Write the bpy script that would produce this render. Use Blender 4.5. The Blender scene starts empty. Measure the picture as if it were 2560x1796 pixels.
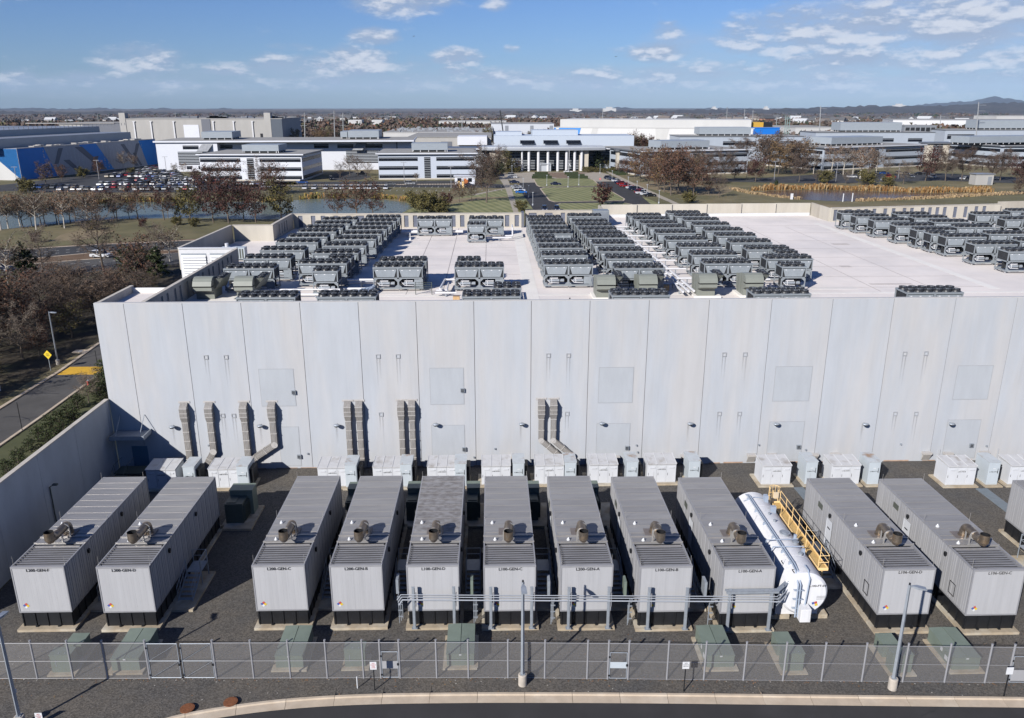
import bpy, math, random
import numpy as np
from mathutils import Vector, Matrix

R = random.Random(7)
scene = bpy.context.scene
col = scene.collection

# ---------------------------------------------------------------- camera
SW, SH, FPX = 2560.0, 1796.0, 2012.3
PITCH, ROLL, YAW, CAMH = 0.3065174, -0.000685, 0.0257663, 34.5
_f = Vector((math.sin(YAW)*math.cos(PITCH), math.cos(YAW)*math.cos(PITCH), -math.sin(PITCH)))
_r = Vector((math.cos(YAW), -math.sin(YAW), 0.0))
_u = _r.cross(_f)
_r2 = _r*math.cos(ROLL) + _u*math.sin(ROLL)
_u2 = _u*math.cos(ROLL) - _r*math.sin(ROLL)
cam_d = bpy.data.cameras.new("camera")
cam = bpy.data.objects.new("camera", cam_d)
col.objects.link(cam)
cam_d.sensor_width = 36.0
cam_d.lens = FPX/SW*36.0
cam_d.clip_start = 0.5
cam_d.clip_end = 90000.0
M3 = Matrix(((_r2.x, _u2.x, -_f.x), (_r2.y, _u2.y, -_f.y), (_r2.z, _u2.z, -_f.z)))
cam.matrix_world = Matrix.Translation((0, 0, CAMH)) @ M3.to_4x4()
scene.camera = cam

def _ray(px, py):
    return _r2*((px-SW/2)/FPX) - _u2*((py-SH/2)/FPX) + _f
def G(px, py, z=0.0):
    """survey: where the sight line of a measured photo point meets height z"""
    d = _ray(px, py); t = (z-CAMH)/d.z
    return Vector((d.x*t, d.y*t, z))
def F(px, py, Y):
    """survey: where it meets the upright plane at distance Y"""
    d = _ray(px, py); t = Y/d.y
    return Vector((d.x*t, Y, CAMH+d.z*t))

# ---------------------------------------------------------------- sun, sky, exposure
SUN_DIR = Vector((1.08, 1.37, -1.0)).normalized()      # the way the light travels
EL = math.asin(-SUN_DIR.z)
AZ = math.atan2(-SUN_DIR.x, -SUN_DIR.y)
sun_d = bpy.data.lights.new("sun", 'SUN')
sun_d.energy = 5.0
sun_d.angle = math.radians(0.5)
sun_d.color = (1.0, 0.965, 0.915)
sun = bpy.data.objects.new("sun", sun_d)
col.objects.link(sun)
sun.rotation_euler = SUN_DIR.to_track_quat('-Z', 'Y').to_euler()
sun.location = (-60, -60, 80)

vs = scene.view_settings
vs.view_transform = 'Standard'; vs.look = 'None'; vs.exposure = 0.5; vs.gamma = 1.0; vs.use_curve_mapping = False
cy = scene.cycles
cy.max_bounces = 5; cy.diffuse_bounces = 1; cy.glossy_bounces = 2; cy.transmission_bounces = 2
cy.transparent_max_bounces = 12; cy.volume_bounces = 0; cy.use_denoising = True
cy.caustics_reflective = False; cy.caustics_refractive = False; cy.sample_clamp_indirect = 6.0

world = bpy.data.worlds.new("World"); scene.world = world; world.use_nodes = True
wt = world.node_tree; wt.nodes.clear(); WL = wt.links
def wn(t, **k):
    n = wt.nodes.new(t)
    for a, b in k.items(): setattr(n, a, b)
    return n
def wm(op, a, b=None, c=None, clamp=False):
    n = wn('ShaderNodeMath', operation=op, use_clamp=clamp)
    for i, s in enumerate((a, b, c)):
        if s is None: continue
        if isinstance(s, (int, float)): n.inputs[i].default_value = s
        else: WL.new(s, n.inputs[i])
    return n.outputs[0]
sky = wn('ShaderNodeTexSky', sky_type='NISHITA', sun_disc=False)
sky.sun_elevation = EL; sky.sun_rotation = AZ
sky.altitude = 100; sky.air_density = 1.0; sky.dust_density = 0.3; sky.ozone_density = 3.0
tc = wn('ShaderNodeTexCoord'); sep = wn('ShaderNodeSeparateXYZ')
WL.new(tc.outputs['Generated'], sep.inputs[0])
az = wm('ARCTAN2', sep.outputs[0], sep.outputs[1])
el = wm('ARCSINE', sep.outputs[2])
def wcomb(x, y, z=0.0):
    n = wn('ShaderNodeCombineXYZ')
    for i, s in enumerate((x, y, z)):
        if isinstance(s, (int, float)): n.inputs[i].default_value = s
        else: WL.new(s, n.inputs[i])
    return n.outputs[0]
def wnoise(vec, scale, detail=7, rough=.55):
    n = wn('ShaderNodeTexNoise'); n.inputs['Scale'].default_value = scale
    n.inputs['Detail'].default_value = detail; n.inputs['Roughness'].default_value = rough
    WL.new(vec, n.inputs['Vector']); return n.outputs['Fac']
def cloud_noise(off):
    e = wm('ADD', el, off)
    return wnoise(wcomb(az, wm('MULTIPLY', e, 2.6)), 17.0, 9, .58)
# cumulus seen in the photo: (x, y, half width, half height, strength) in photo px
BL = [(1003,8,100,26,.42),(1240,10,30,16,.3),(930,92,46,18,.42),(355,150,80,28,.34),(200,198,55,14,.32),(820,160,190,20,.32),
      (895,150,75,26,.42),(1147,145,50,20,.42),(1142,176,36,13,.36),(1238,192,50,11,.34),(1645,132,65,18,.42),(1668,78,34,16,.26),
      (1550,128,34,10,.24),(1975,82,130,44,.38),(2310,62,280,46,.40),(2440,30,220,46,.40),(2120,150,120,20,.38),(2360,134,70,12,.36),
      (20,202,44,20,.3),(446,212,46,10,.32),(740,118,50,8,.24),(842,206,16,8,.36),(1283,124,20,9,.22),(570,178,50,12,.24),
      (750,242,34,6,.26),(1500,200,460,26,.27),(2250,225,460,44,.26),(900,205,420,24,.20),(2420,120,240,40,.30),(300,225,420,20,.14),(1760,160,90,24,.22),(2180,180,30,7,.3),(320,212,60,10,.2),(1900,170,160,24,.2)]
blob = None
for bx, by, bw, bh, s in BL:
    d = _ray(bx, by); ba = math.atan2(d.x, d.y); be = math.asin(d.normalized().z)
    ax = bw/FPX*1.15; ay = bh/FPX*1.15
    dx = wm('MULTIPLY', wm('SUBTRACT', az, ba), 1/ax); dy = wm('MULTIPLY', wm('SUBTRACT', el, be), 1/ay)
    r2 = wm('ADD', wm('MULTIPLY', dx, dx), wm('MULTIPLY', dy, dy))
    s = s*1.12+.03
    g = wm('MULTIPLY', wm('MAXIMUM', wm('SUBTRACT', 1.0, wm('MULTIPLY', r2, .45)), 0.0), s)
    blob = g if blob is None else wm('MAXIMUM', blob, g)
n0 = cloud_noise(0.0); n1 = cloud_noise(0.006)
fine = wnoise(wcomb(az, wm('MULTIPLY', el, 2.2)), 90.0, 6, .6)
dens = wm('ADD', wm('ADD', wm('MULTIPLY', wm('SUBTRACT', n0, .5), .95), wm('MULTIPLY', wm('SUBTRACT', fine, .5), .22)), blob)
mask = wn('ShaderNodeMapRange', interpolation_type='SMOOTHSTEP'); mask.inputs['From Min'].default_value = .10
mask.inputs['From Max'].default_value = .50; WL.new(dens, mask.inputs['Value'])
# no cloud under the horizon
hor = wn('ShaderNodeMapRange'); hor.inputs['From Min'].default_value = 0.0; hor.inputs['From Max'].default_value = .03
WL.new(el, hor.inputs['Value'])
cm = wm('MULTIPLY', wm('MULTIPLY', mask.outputs[0], hor.outputs[0]), .86)
lit = wm('ADD', wm('MULTIPLY', wm('SUBTRACT', n0, n1), 9.0), wm('MULTIPLY', wm('SUBTRACT', mask.outputs[0], .35), .55), clamp=True)
cc = wn('ShaderNodeMix', data_type='RGBA'); WL.new(lit, cc.inputs['Factor'])
cc.inputs[6].default_value = (4.8, 5.9, 8.0, 1); cc.inputs[7].default_value = (9.6, 10.0, 11.0, 1)
tint = wn('ShaderNodeMix', data_type='RGBA', blend_type='MULTIPLY'); tint.inputs['Factor'].default_value = 1.0
WL.new(sky.outputs[0], tint.inputs[6]); tint.inputs[7].default_value = (.62, .82, 1.30, 1)
mx = wn('ShaderNodeMix', data_type='RGBA'); WL.new(cm, mx.inputs['Factor']); WL.new(tint.outputs[2], mx.inputs[6]); WL.new(cc.outputs[2], mx.inputs[7])
soft = None
for bx, by, bw, bh, s in [(2330,70,430,95,.95),(2150,190,560,60,.85),(1480,205,520,44,.8),(880,195,480,40,.65),(330,215,420,30,.5),(1760,110,170,44,.6),(2500,160,300,70,.8)]:
    d = _ray(bx, by); ba = math.atan2(d.x, d.y); be = math.asin(d.normalized().z)
    dx = wm('MULTIPLY', wm('SUBTRACT', az, ba), FPX/bw); dy = wm('MULTIPLY', wm('SUBTRACT', el, be), FPX/bh)
    g = wm('MULTIPLY', wm('MAXIMUM', wm('SUBTRACT', 1.0, wm('ADD', wm('MULTIPLY', dx, dx), wm('MULTIPLY', dy, dy))), 0.0), s)
    soft = g if soft is None else wm('MAXIMUM', soft, g)
veil = wnoise(wcomb(az, wm('MULTIPLY', el, 4.5)), 9.0, 8, .6)
sm = wm('MULTIPLY', wm('MULTIPLY', soft, wm('MULTIPLY', wm('SUBTRACT', veil, .30), 3.2, clamp=True)), .85, clamp=True)
mx0 = mx; mx = wn('ShaderNodeMix', data_type='RGBA'); WL.new(sm, mx.inputs['Factor']); WL.new(tint.outputs[2], mx.inputs[6]); mx.inputs[7].default_value = (5.6, 6.5, 8.5, 1)
WL.new(mx.outputs[2], mx0.inputs[6]); mx = mx0
bg = wn('ShaderNodeBackground'); bg.inputs['Strength'].default_value = 0.052
WL.new(mx.outputs[2], bg.inputs['Color'])
wo = wn('ShaderNodeOutputWorld'); WL.new(bg.outputs[0], wo.inputs['Surface'])

# ---------------------------------------------------------------- helpers
class MB:
    def __init__(self): self.v = []; self.f = []; self.m = []
    def add(self, vs_, fs, m=0):
        o = len(self.v); self.v += [tuple(p) for p in vs_]
        for f in fs: self.f.append(tuple(i+o for i in f)); self.m.append(m)
        return self
    def box(self, x0, x1, y0, y1, z0, z1, m=0):
        return self.add([(x0,y0,z0),(x1,y0,z0),(x1,y1,z0),(x0,y1,z0),(x0,y0,z1),(x1,y0,z1),(x1,y1,z1),(x0,y1,z1)],
                        [(0,3,2,1),(4,5,6,7),(0,1,5,4),(1,2,6,5),(2,3,7,6),(3,0,4,7)], m)
    def quad(self, a, b, c, d, m=0): return self.add([a,b,c,d], [(0,1,2,3)], m)
    def prism(self, pts, z0, z1, m=0, mside=None):
        n = len(pts); ar = sum(pts[i][0]*pts[(i+1)%n][1]-pts[(i+1)%n][0]*pts[i][1] for i in range(n))
        if ar < 0: pts = pts[::-1]
        vs_ = [(p[0],p[1],z0) for p in pts]+[(p[0],p[1],z1) for p in pts]
        self.add(vs_, [tuple(range(n))[::-1], tuple(range(n, 2*n))], m)
        return self.add(vs_, [(i,(i+1)%n,n+(i+1)%n,n+i) for i in range(n)], m if mside is None else mside)
    def xprism(self, pts, x0, x1, m=0):
        """profile in (y, z) pushed along x"""
        n = len(pts); vs_ = [(x0,p[0],p[1]) for p in pts]+[(x1,p[0],p[1]) for p in pts]
        fs = [tuple(range(n))[::-1], tuple(range(n,2*n))]+[(i,(i+1)%n,n+(i+1)%n,n+i) for i in range(n)]
        return self.add(vs_, fs, m)
    def yprism(self, pts, y0, y1, m=0):
        """profile in (x, z) pushed along y"""
        n = len(pts); vs_ = [(p[0],y0,p[1]) for p in pts]+[(p[0],y1,p[1]) for p in pts]
        fs = [tuple(range(n)), tuple(range(n,2*n))[::-1]]+[(i,n+i,n+(i+1)%n,(i+1)%n) for i in range(n)]
        return self.add(vs_, fs, m)
    def tube(self, p0, p1, r, n=8, m=0, r1=None, caps=True):
        p0 = Vector(p0); p1 = Vector(p1); r1 = r if r1 is None else r1
        d = (p1-p0)
        if d.length < 1e-6: return self
        d.normalize(); a = d.orthogonal().normalized() if abs(d.z) < .99 else Vector((1,0,0)); b = d.cross(a)
        vs_ = []
        for p, rr in ((p0, r), (p1, r1)):
            for k in range(n):
                t = 2*math.pi*k/n; vs_.append(p+a*(math.cos(t)*rr)+b*(math.sin(t)*rr))
        fs = [(k,(k+1)%n,n+(k+1)%n,n+k) for k in range(n)]
        if caps: fs += [tuple(range(n))[::-1], tuple(range(n,2*n))]
        return self.add(vs_, fs, m)
    def path(self, pts, r, n=8, m=0):
        for a, b in zip(pts[:-1], pts[1:]):
            d = (Vector(b)-Vector(a)).normalized()*r*.45
            self.tube(Vector(a)-d, Vector(b)+d, r, n, m)
        return self
    def build(self, name, mats, parent=None, smooth=False, loc=None):
        me = bpy.data.meshes.new(name); me.from_pydata(self.v, [], self.f)
        if not isinstance(mats, (list, tuple)): mats = [mats]
        for m in mats: me.materials.append(m)
        if len(mats) > 1: me.polygons.foreach_set('material_index', self.m)
        if smooth: me.polygons.foreach_set('use_smooth', [True]*len(me.polygons))
        me.update()
        return link(name, me, parent, loc)
def link(name, me, parent=None, loc=None):
    o = bpy.data.objects.new(name, me); col.objects.link(o)
    if parent is not None: o.parent = parent
    if loc is not None: o.location = loc
    return o
def tag(o, label=None, cat=None, group=None, kind=None):
    if label: o['label'] = label
    if cat: o['category'] = cat
    if group: o['group'] = group
    if kind: o['kind'] = kind
    return o
def thing(name, loc=(0,0,0), rz=0.0, label=None, cat=None, group=None, kind=None):
    o = bpy.data.objects.new(name, None); col.objects.link(o); o.location = loc; o.rotation_euler = (0,0,rz)
    o.empty_display_size = .3
    return tag(o, label, cat, group, kind)
KIDS = {}
def copy_tree(o, parent=None, loc=None, rz=None, label=None, group=None, scale=None):
    c = o.copy(); col.objects.link(c)
    if parent is not None: c.parent = parent
    if loc is not None: c.location = loc
    if rz is not None: c.rotation_euler = (0,0,rz)
    if scale is not None: c.scale = scale if isinstance(scale, tuple) else (scale,)*3
    if label: c['label'] = label
    if group: c['group'] = group
    if o.name not in KIDS: KIDS[o.name] = list(o.children)
    for ch in KIDS[o.name]: copy_tree(ch, c)
    return c
ORD = "first second third fourth fifth sixth seventh eighth ninth tenth eleventh twelfth thirteenth fourteenth fifteenth sixteenth seventeenth eighteenth nineteenth twentieth".split()
def nth(i):
    if i < 20: return ORD[i]
    tens = ['twenty', 'thirty', 'forty', 'fifty']; n = i+1; t = n//10-2; u = n % 10
    if u == 0: return ['twentieth', 'thirtieth', 'fortieth', 'fiftieth'][t]
    return tens[t]+'-'+ORD[u-1]

# ---------------------------------------------------------------- materials
MATS = {}
MK = .70      # measured albedos: concrete about .4, white paint about .6
def mat(name, c, rough=.65, metal=0.0, var=.10, scale=2.0, stretch=(1,1,1), bump=0.0, bscale=40.0, c2=None, c2amt=.5, detail=5, spec=.4, world_space=False, rand=True, c2scale=None, tone=0.0, streak=0.0):
    if name in MATS: return MATS[name]
    c = tuple(v*MK for v in c[:3]); c2 = None if c2 is None else tuple(v*MK for v in c2[:3])
    m = bpy.data.materials.new(name); m.use_nodes = True; t = m.node_tree; N = t.nodes; L = t.links
    b = N['Principled BSDF']; b.inputs['Roughness'].default_value = rough; b.inputs['Metallic'].default_value = metal
    b.inputs['Specular IOR Level'].default_value = spec
    if world_space:
        gm = N.new('ShaderNodeNewGeometry'); src = gm.outputs['Position']
    else:
        tcn = N.new('ShaderNodeTexCoord'); src = tcn.outputs['Object']
    if rand and not world_space:
        oi = N.new('ShaderNodeObjectInfo'); mu = N.new('ShaderNodeMath'); mu.operation = 'MULTIPLY'; mu.inputs[1].default_value = 37.0
        L.new(oi.outputs['Random'], mu.inputs[0]); ad = N.new('ShaderNodeVectorMath'); ad.operation = 'ADD'
        L.new(src, ad.inputs[0]); L.new(mu.outputs[0], ad.inputs[1]); src = ad.outputs[0]
    mp = N.new('ShaderNodeMapping'); mp.inputs['Scale'].default_value = stretch; L.new(src, mp.inputs['Vector'])
    nz = N.new('ShaderNodeTexNoise'); nz.inputs['Scale'].default_value = scale; nz.inputs['Detail'].default_value = detail
    nz.inputs['Roughness'].default_value = .62; L.new(mp.outputs[0], nz.inputs['Vector'])
    mr = N.new('ShaderNodeMapRange'); mr.inputs['From Min'].default_value = .3; mr.inputs['From Max'].default_value = .7
    mr.inputs['To Min'].default_value = 1-var; mr.inputs['To Max'].default_value = 1+var; L.new(nz.outputs['Fac'], mr.inputs['Value'])
    vm = N.new('ShaderNodeVectorMath'); vm.operation = 'SCALE'; L.new(mr.outputs[0], vm.inputs['Scale'])
    if c2 is None: vm.inputs[0].default_value = c[:3]
    else:
        n2 = N.new('ShaderNodeTexNoise'); n2.inputs['Scale'].default_value = c2scale or scale*.37; n2.inputs['Detail'].default_value = 6; n2.inputs['Roughness'].default_value = .6
        L.new(mp.outputs[0], n2.inputs['Vector'])
        r2 = N.new('ShaderNodeMapRange'); r2.inputs['From Min'].default_value = .62-.28*c2amt; r2.inputs['From Max'].default_value = .78-.2*c2amt
        L.new(n2.outputs['Fac'], r2.inputs['Value'])
        mxc = N.new('ShaderNodeMix'); mxc.data_type = 'RGBA'; mxc.inputs[6].default_value = (*c[:3],1); mxc.inputs[7].default_value = (*c2[:3],1)
        L.new(r2.outputs[0], mxc.inputs['Factor']); L.new(mxc.outputs[2], vm.inputs[0])
    out_ = vm.outputs[0]
    if tone > 0:
        oi2 = N.new('ShaderNodeObjectInfo'); mt = N.new('ShaderNodeMapRange'); mt.inputs['To Min'].default_value = 1-tone; mt.inputs['To Max'].default_value = 1+tone*.6; L.new(oi2.outputs['Random'], mt.inputs['Value'])
        v2 = N.new('ShaderNodeVectorMath'); v2.operation = 'SCALE'; L.new(out_, v2.inputs[0]); L.new(mt.outputs[0], v2.inputs['Scale']); out_ = v2.outputs[0]
    if streak > 0:      # narrow run-off streaks
        m3 = N.new('ShaderNodeMapping'); m3.inputs['Scale'].default_value = (7.0, 7.0, .10); L.new(src, m3.inputs['Vector'])
        n3 = N.new('ShaderNodeTexNoise'); n3.inputs['Scale'].default_value = .8; n3.inputs['Detail'].default_value = 4; L.new(m3.outputs[0], n3.inputs['Vector'])
        r3 = N.new('ShaderNodeMapRange'); r3.inputs['From Min'].default_value = .52; r3.inputs['From Max'].default_value = .75; r3.inputs['To Min'].default_value = 1.0; r3.inputs['To Max'].default_value = 1-streak; L.new(n3.outputs['Fac'], r3.inputs['Value'])
        v3 = N.new('ShaderNodeVectorMath'); v3.operation = 'SCALE'; L.new(out_, v3.inputs[0]); L.new(r3.outputs[0], v3.inputs['Scale']); out_ = v3.outputs[0]
    L.new(out_, b.inputs['Base Color'])
    if bump > 0:
        nb = N.new('ShaderNodeTexNoise'); nb.inputs['Scale'].default_value = bscale; nb.inputs['Detail'].default_value = 4
        L.new(mp.outputs[0], nb.inputs['Vector']); bp = N.new('ShaderNodeBump'); bp.inputs['Strength'].default_value = bump
        bp.inputs['Distance'].default_value = .03; L.new(nb.outputs['Fac'], bp.inputs['Height']); L.new(bp.outputs[0], b.inputs['Normal'])
    MATS[name] = m; return m

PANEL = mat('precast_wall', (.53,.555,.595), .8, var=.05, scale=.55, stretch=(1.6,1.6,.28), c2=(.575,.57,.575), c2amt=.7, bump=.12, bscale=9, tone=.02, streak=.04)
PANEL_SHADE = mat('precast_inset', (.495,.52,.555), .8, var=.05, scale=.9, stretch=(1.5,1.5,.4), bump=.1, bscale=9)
CREAM = mat('cream_precast', (.60,.555,.475), .85, var=.10, scale=.35, stretch=(1.4,1.4,.3), c2=(.50,.45,.38), c2amt=.5)
JOINT = mat('joint_sealant', (.16,.10,.085), .9, var=.3, scale=.5, rand=False)
YARDWALL = mat('yard_wall_concrete', (.50,.53,.57), .85, var=.10, scale=.6, stretch=(1,1,.35))
COPING = mat('coping_concrete', (.62,.57,.50), .85, var=.12, scale=1.2)
ROOFM = mat('roof_membrane', (.98,.90,.84), .8, var=.06, scale=.22, c2=(.84,.785,.75), c2amt=.7, world_space=True)
ROOFW = mat('roof_walkway_membrane', (.98,.94,.88), .75, var=.06, scale=.5, world_space=True)
CONC = mat('pad_concrete', (.47,.385,.275), .9, var=.18, scale=1.6, c2=(.60,.55,.45), c2amt=.6, bump=.3, bscale=14)
KERBM = mat('kerb_concrete', (.58,.475,.36), .9, var=.10, scale=1.4, c2=(.66,.56,.44), c2amt=.5, bump=.2, bscale=25)
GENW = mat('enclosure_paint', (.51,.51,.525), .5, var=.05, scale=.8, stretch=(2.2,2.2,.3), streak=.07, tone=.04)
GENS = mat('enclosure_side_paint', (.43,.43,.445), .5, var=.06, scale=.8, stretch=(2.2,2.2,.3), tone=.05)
GENR = mat('enclosure_roof_metal', (.355,.35,.355), .42, metal=.2, var=.10, scale=.9, stretch=(.35,2.2,1), c2=(.42,.41,.40), c2amt=.5, tone=.05)
GENR_OLD = mat('weathered_roof_metal', (.34,.335,.34), .6, var=.10, scale=1.2, stretch=(1,1.4,1), c2=(.215,.20,.195), c2amt=.85, c2scale=1.9)
GALV = mat('galvanised_steel', (.43,.47,.52), .45, metal=.35, var=.10, scale=4)
LOUVR = mat('louvre_metal', (.37,.365,.375), .5, metal=.1, var=.14, scale=1.5, stretch=(.5,2,1))
FLASH = mat('flashing_metal', (.56,.53,.50), .33, metal=.55, var=.10, scale=2)
BLACK = mat('black_tank_paint', (.016,.017,.02), .45, var=.2, scale=2)
DARK = mat('dark_recess', (.02,.021,.024), .8, var=.2, scale=2)
STEELP = mat('exhaust_steel', (.30,.25,.20), .38, metal=.75, var=.25, scale=3, c2=(.42,.30,.19), c2amt=.5)
SILV = mat('strap_steel', (.60,.58,.55), .35, metal=.5, var=.1, scale=4)
WHITE = mat('white_paint', (.80,.81,.83), .45, var=.04, scale=2)
TANKW = mat('tank_white_paint', (.90,.90,.92), .5, var=.04, scale=.8, streak=.14)
CABW = mat('cabinet_white_paint', (.72,.74,.78), .45, var=.05, scale=1.2, stretch=(1,1,.5))
CABTOP = mat('cabinet_roof_paint', (.64,.64,.65), .55, var=.06, scale=1.5, c2=(.40,.37,.34), c2amt=.30, c2scale=.8)
CABG = mat('cabinet_grey_paint', (.58,.64,.69), .45, var=.05, scale=1.2, stretch=(1,1,.5))
CABGTOP = mat('cabinet_grey_roof', (.58,.62,.65), .55, var=.08, scale=1.5, c2=(.38,.26,.18), c2amt=.30, c2scale=.9)
GREEN = mat('transformer_green', (.20,.245,.205), .5, var=.08, scale=1.5)
GREEND = mat('dark_green_paint', (.085,.105,.09), .5, var=.1, scale=1.5)
YEL = mat('safety_yellow', (1.15,.80,.38), .5, var=.08, scale=3)
YELG = mat('grating_ochre', (.70,.46,.17), .7, var=.25, scale=12)
DUCTM = mat('duct_metal', (.38,.355,.33), .48, metal=.35, var=.20, scale=2.2, stretch=(4,4,.7))
DUCTR = mat('duct_rib_metal', (.66,.63,.60), .45, metal=.2, var=.1, scale=4)
PRINT = mat('lettering_black', (.018,.018,.022), .6, var=0.0)
RED = mat('sign_red', (.60,.10,.08), .5, var=.05); BLUE = mat('sign_blue', (.09,.13,.42), .5, var=.05)
SIGNY = mat('sign_yellow', (.85,.62,.04), .5, var=.05); ORANGE = mat('orange_paint', (.75,.22,.05), .6, var=.1)
RUST = mat('rusty_iron', (.23,.085,.035), .9, var=.3, scale=9, bump=.6, bscale=30)
CHF = mat('chiller_frame_paint', (.29,.32,.345), .45, var=.07, scale=1.0)
CHP = mat('chiller_panel_paint', (.33,.365,.395), .42, var=.08, scale=1.4)
CHD = mat('chiller_dark_coil', (.03,.032,.036), .7, var=.3, scale=5)
FANM = mat('fan_black', (.034,.036,.041), .42, var=.2, scale=4)
FANB = mat('fan_blade_grey', (.20,.215,.235), .4, var=.2, scale=4)
PIPEW = mat('pipe_jacket_white', (.80,.80,.82), .4, var=.05, scale=2)
PIPEB = mat('insulated_pipe_blue', (.40,.47,.58), .4, var=.08, scale=2)
TAN = mat('tan_timber_box', (.66,.43,.22), .8, var=.12, scale=3)
AHU = mat('ahu_olive_paint', (.265,.28,.245), .5, var=.06, scale=1.2)
AHUD = mat('ahu_dark_paint', (.12,.13,.11), .6, var=.1, scale=2)  # darker olive for seams, vents and louvre bars
GLASS = mat('dark_window_glass', (.012,.015,.022), .25, var=.3, scale=.5, spec=.18)
OWHITE = mat('office_white_panel', (.80,.82,.88), .5, var=.03, scale=.3)
OGREY = mat('office_blue_grey_panel', (.46,.51,.58), .45, var=.04, scale=.3)
OROOF = mat('office_gravel_roof', (.36,.35,.33), .9, var=.15, scale=.25)
OEDGE = mat('office_roof_edge', (.20,.215,.24), .4, metal=.3, var=.05)
PENT = mat('penthouse_cladding', (.36,.40,.44), .45, var=.06, scale=.4, stretch=(1,1,4))
SLATW = mat('sunshade_slat', (.55,.58,.62), .4, var=.05)
COLW = mat('white_column', (.78,.78,.80), .4, var=.03)
STONE = mat('cream_stone', (.62,.56,.47), .8, var=.08, scale=.8)
WBLUE = mat('warehouse_blue', (.0,.27,.80), .55, var=.05, scale=.3)
WGREY = mat('warehouse_grey', (.48,.49,.52), .6, var=.08, scale=.5, stretch=(3,3,.5))
WDARKS = mat('warehouse_dark_stripe', (.17,.18,.21), .6, var=.05)
WPALE = mat('warehouse_pale_wall', (.62,.615,.60), .7, var=.05, scale=.1, stretch=(1,1,.4))
WCONC = mat('warehouse_concrete', (.47,.455,.43), .8, var=.07, scale=.12, stretch=(1.5,1.5,.4))
WMETAL = mat('warehouse_roof_metal', (.40,.42,.45), .4, metal=.3, var=.06, scale=.1)
BRICK = mat('far_brick', (.33,.13,.075), .85, var=.15, scale=.3)
TYRE = mat('tyre_rubber', (.02,.02,.02), .8, var=.1)
RIMM = mat('wheel_rim', (.45,.45,.47), .35, metal=.6, var=.1)

# ================================================================ GROUND
GROUNDM = mat('meadow_ground', (.15,.135,.062), .95, var=.22, scale=.11, c2=(.27,.21,.115), c2amt=.6, c2scale=.022, world_space=True, detail=9)
FARM = mat('far_country_ground', (.13,.092,.072), .95, var=.45, scale=.012, c2=(.12,.105,.065), c2amt=.5, c2scale=.0016, world_space=True, detail=9)
LAWN = mat('mown_lawn', (.085,.092,.038), .95, var=.12, scale=.6, c2=(.16,.15,.075), c2amt=.45, c2scale=.05, world_space=True)
LITTER = mat('leaf_litter', (.055,.042,.026), .95, var=.35, scale=.5, c2=(.075,.07,.03), c2amt=.5, world_space=True)
DRYG = mat('dry_grass', (.27,.21,.12), .95, var=.2, scale=.2, world_space=True)
def gravel(name, a, b_, sc):
    m = bpy.data.materials.new(name); m.use_nodes = True; t = m.node_tree; N = t.nodes; L = t.links
    b = N['Principled BSDF']; b.inputs['Roughness'].default_value = .9; b.inputs['Specular IOR Level'].default_value = .3
    g = N.new('ShaderNodeNewGeometry')
    v = N.new('ShaderNodeTexVoronoi'); v.inputs['Scale'].default_value = sc; L.new(g.outputs['Position'], v.inputs['Vector'])
    sv = N.new('ShaderNodeSeparateColor'); L.new(v.outputs['Color'], sv.inputs[0])
    n = N.new('ShaderNodeTexNoise'); n.inputs['Scale'].default_value = .16; n.inputs['Detail'].default_value = 8; n.inputs['Roughness'].default_value = .7
    L.new(g.outputs['Position'], n.inputs['Vector'])
    mr = N.new('ShaderNodeMapRange'); mr.inputs['From Min'].default_value = .35; mr.inputs['From Max'].default_value = .68; L.new(n.outputs['Fac'], mr.inputs['Value'])
    mx_ = N.new('ShaderNodeMix'); mx_.data_type = 'RGBA'; mx_.inputs[6].default_value = (*a,1); mx_.inputs[7].default_value = (*b_,1); L.new(mr.outputs[0], mx_.inputs['Factor'])
    m2 = N.new('ShaderNodeMapRange'); m2.inputs['To Min'].default_value = .62; m2.inputs['To Max'].default_value = 1.38; L.new(sv.outputs[0], m2.inputs['Value'])
    vm = N.new('ShaderNodeVectorMath'); vm.operation = 'SCALE'; L.new(mx_.outputs[2], vm.inputs[0]); L.new(m2.outputs[0], vm.inputs['Scale'])
    L.new(vm.outputs[0], b.inputs['Base Color'])
    bp = N.new('ShaderNodeBump'); bp.inputs['Strength'].default_value = .35; bp.inputs['Distance'].default_value = .03; L.new(v.outputs['Distance'], bp.inputs['Height']); L.new(bp.outputs[0], b.inputs['Normal'])
    return m
GRAVEL = gravel('grey_gravel', (.072,.069,.066), (.105,.091,.074), 12.0)
def asphalt(name, c, var=.16, sc=.35):
    return mat(name, c, .9, var=var, scale=sc, c2=tuple(x*1.35 for x in c), c2amt=.4, world_space=True, detail=10)
ASPH = asphalt('asphalt', (.052,.052,.055)); ASPHD = asphalt('fresh_asphalt', (.044,.042,.043)); ASPHL = asphalt('worn_asphalt', (.095,.09,.085))
LINEW = mat('road_paint_white', (.62,.62,.58), .8, var=.1, scale=2)
LINEY = mat('road_paint_yellow', (.78,.45,.04), .8, var=.12, scale=1.5)
PAVE = mat('pale_pavement', (.44,.39,.32), .9, var=.1, scale=.3, world_space=True)
PAVER = mat('brown_pavers', (.24,.17,.12), .9, var=.15, scale=.4, world_space=True)

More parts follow.
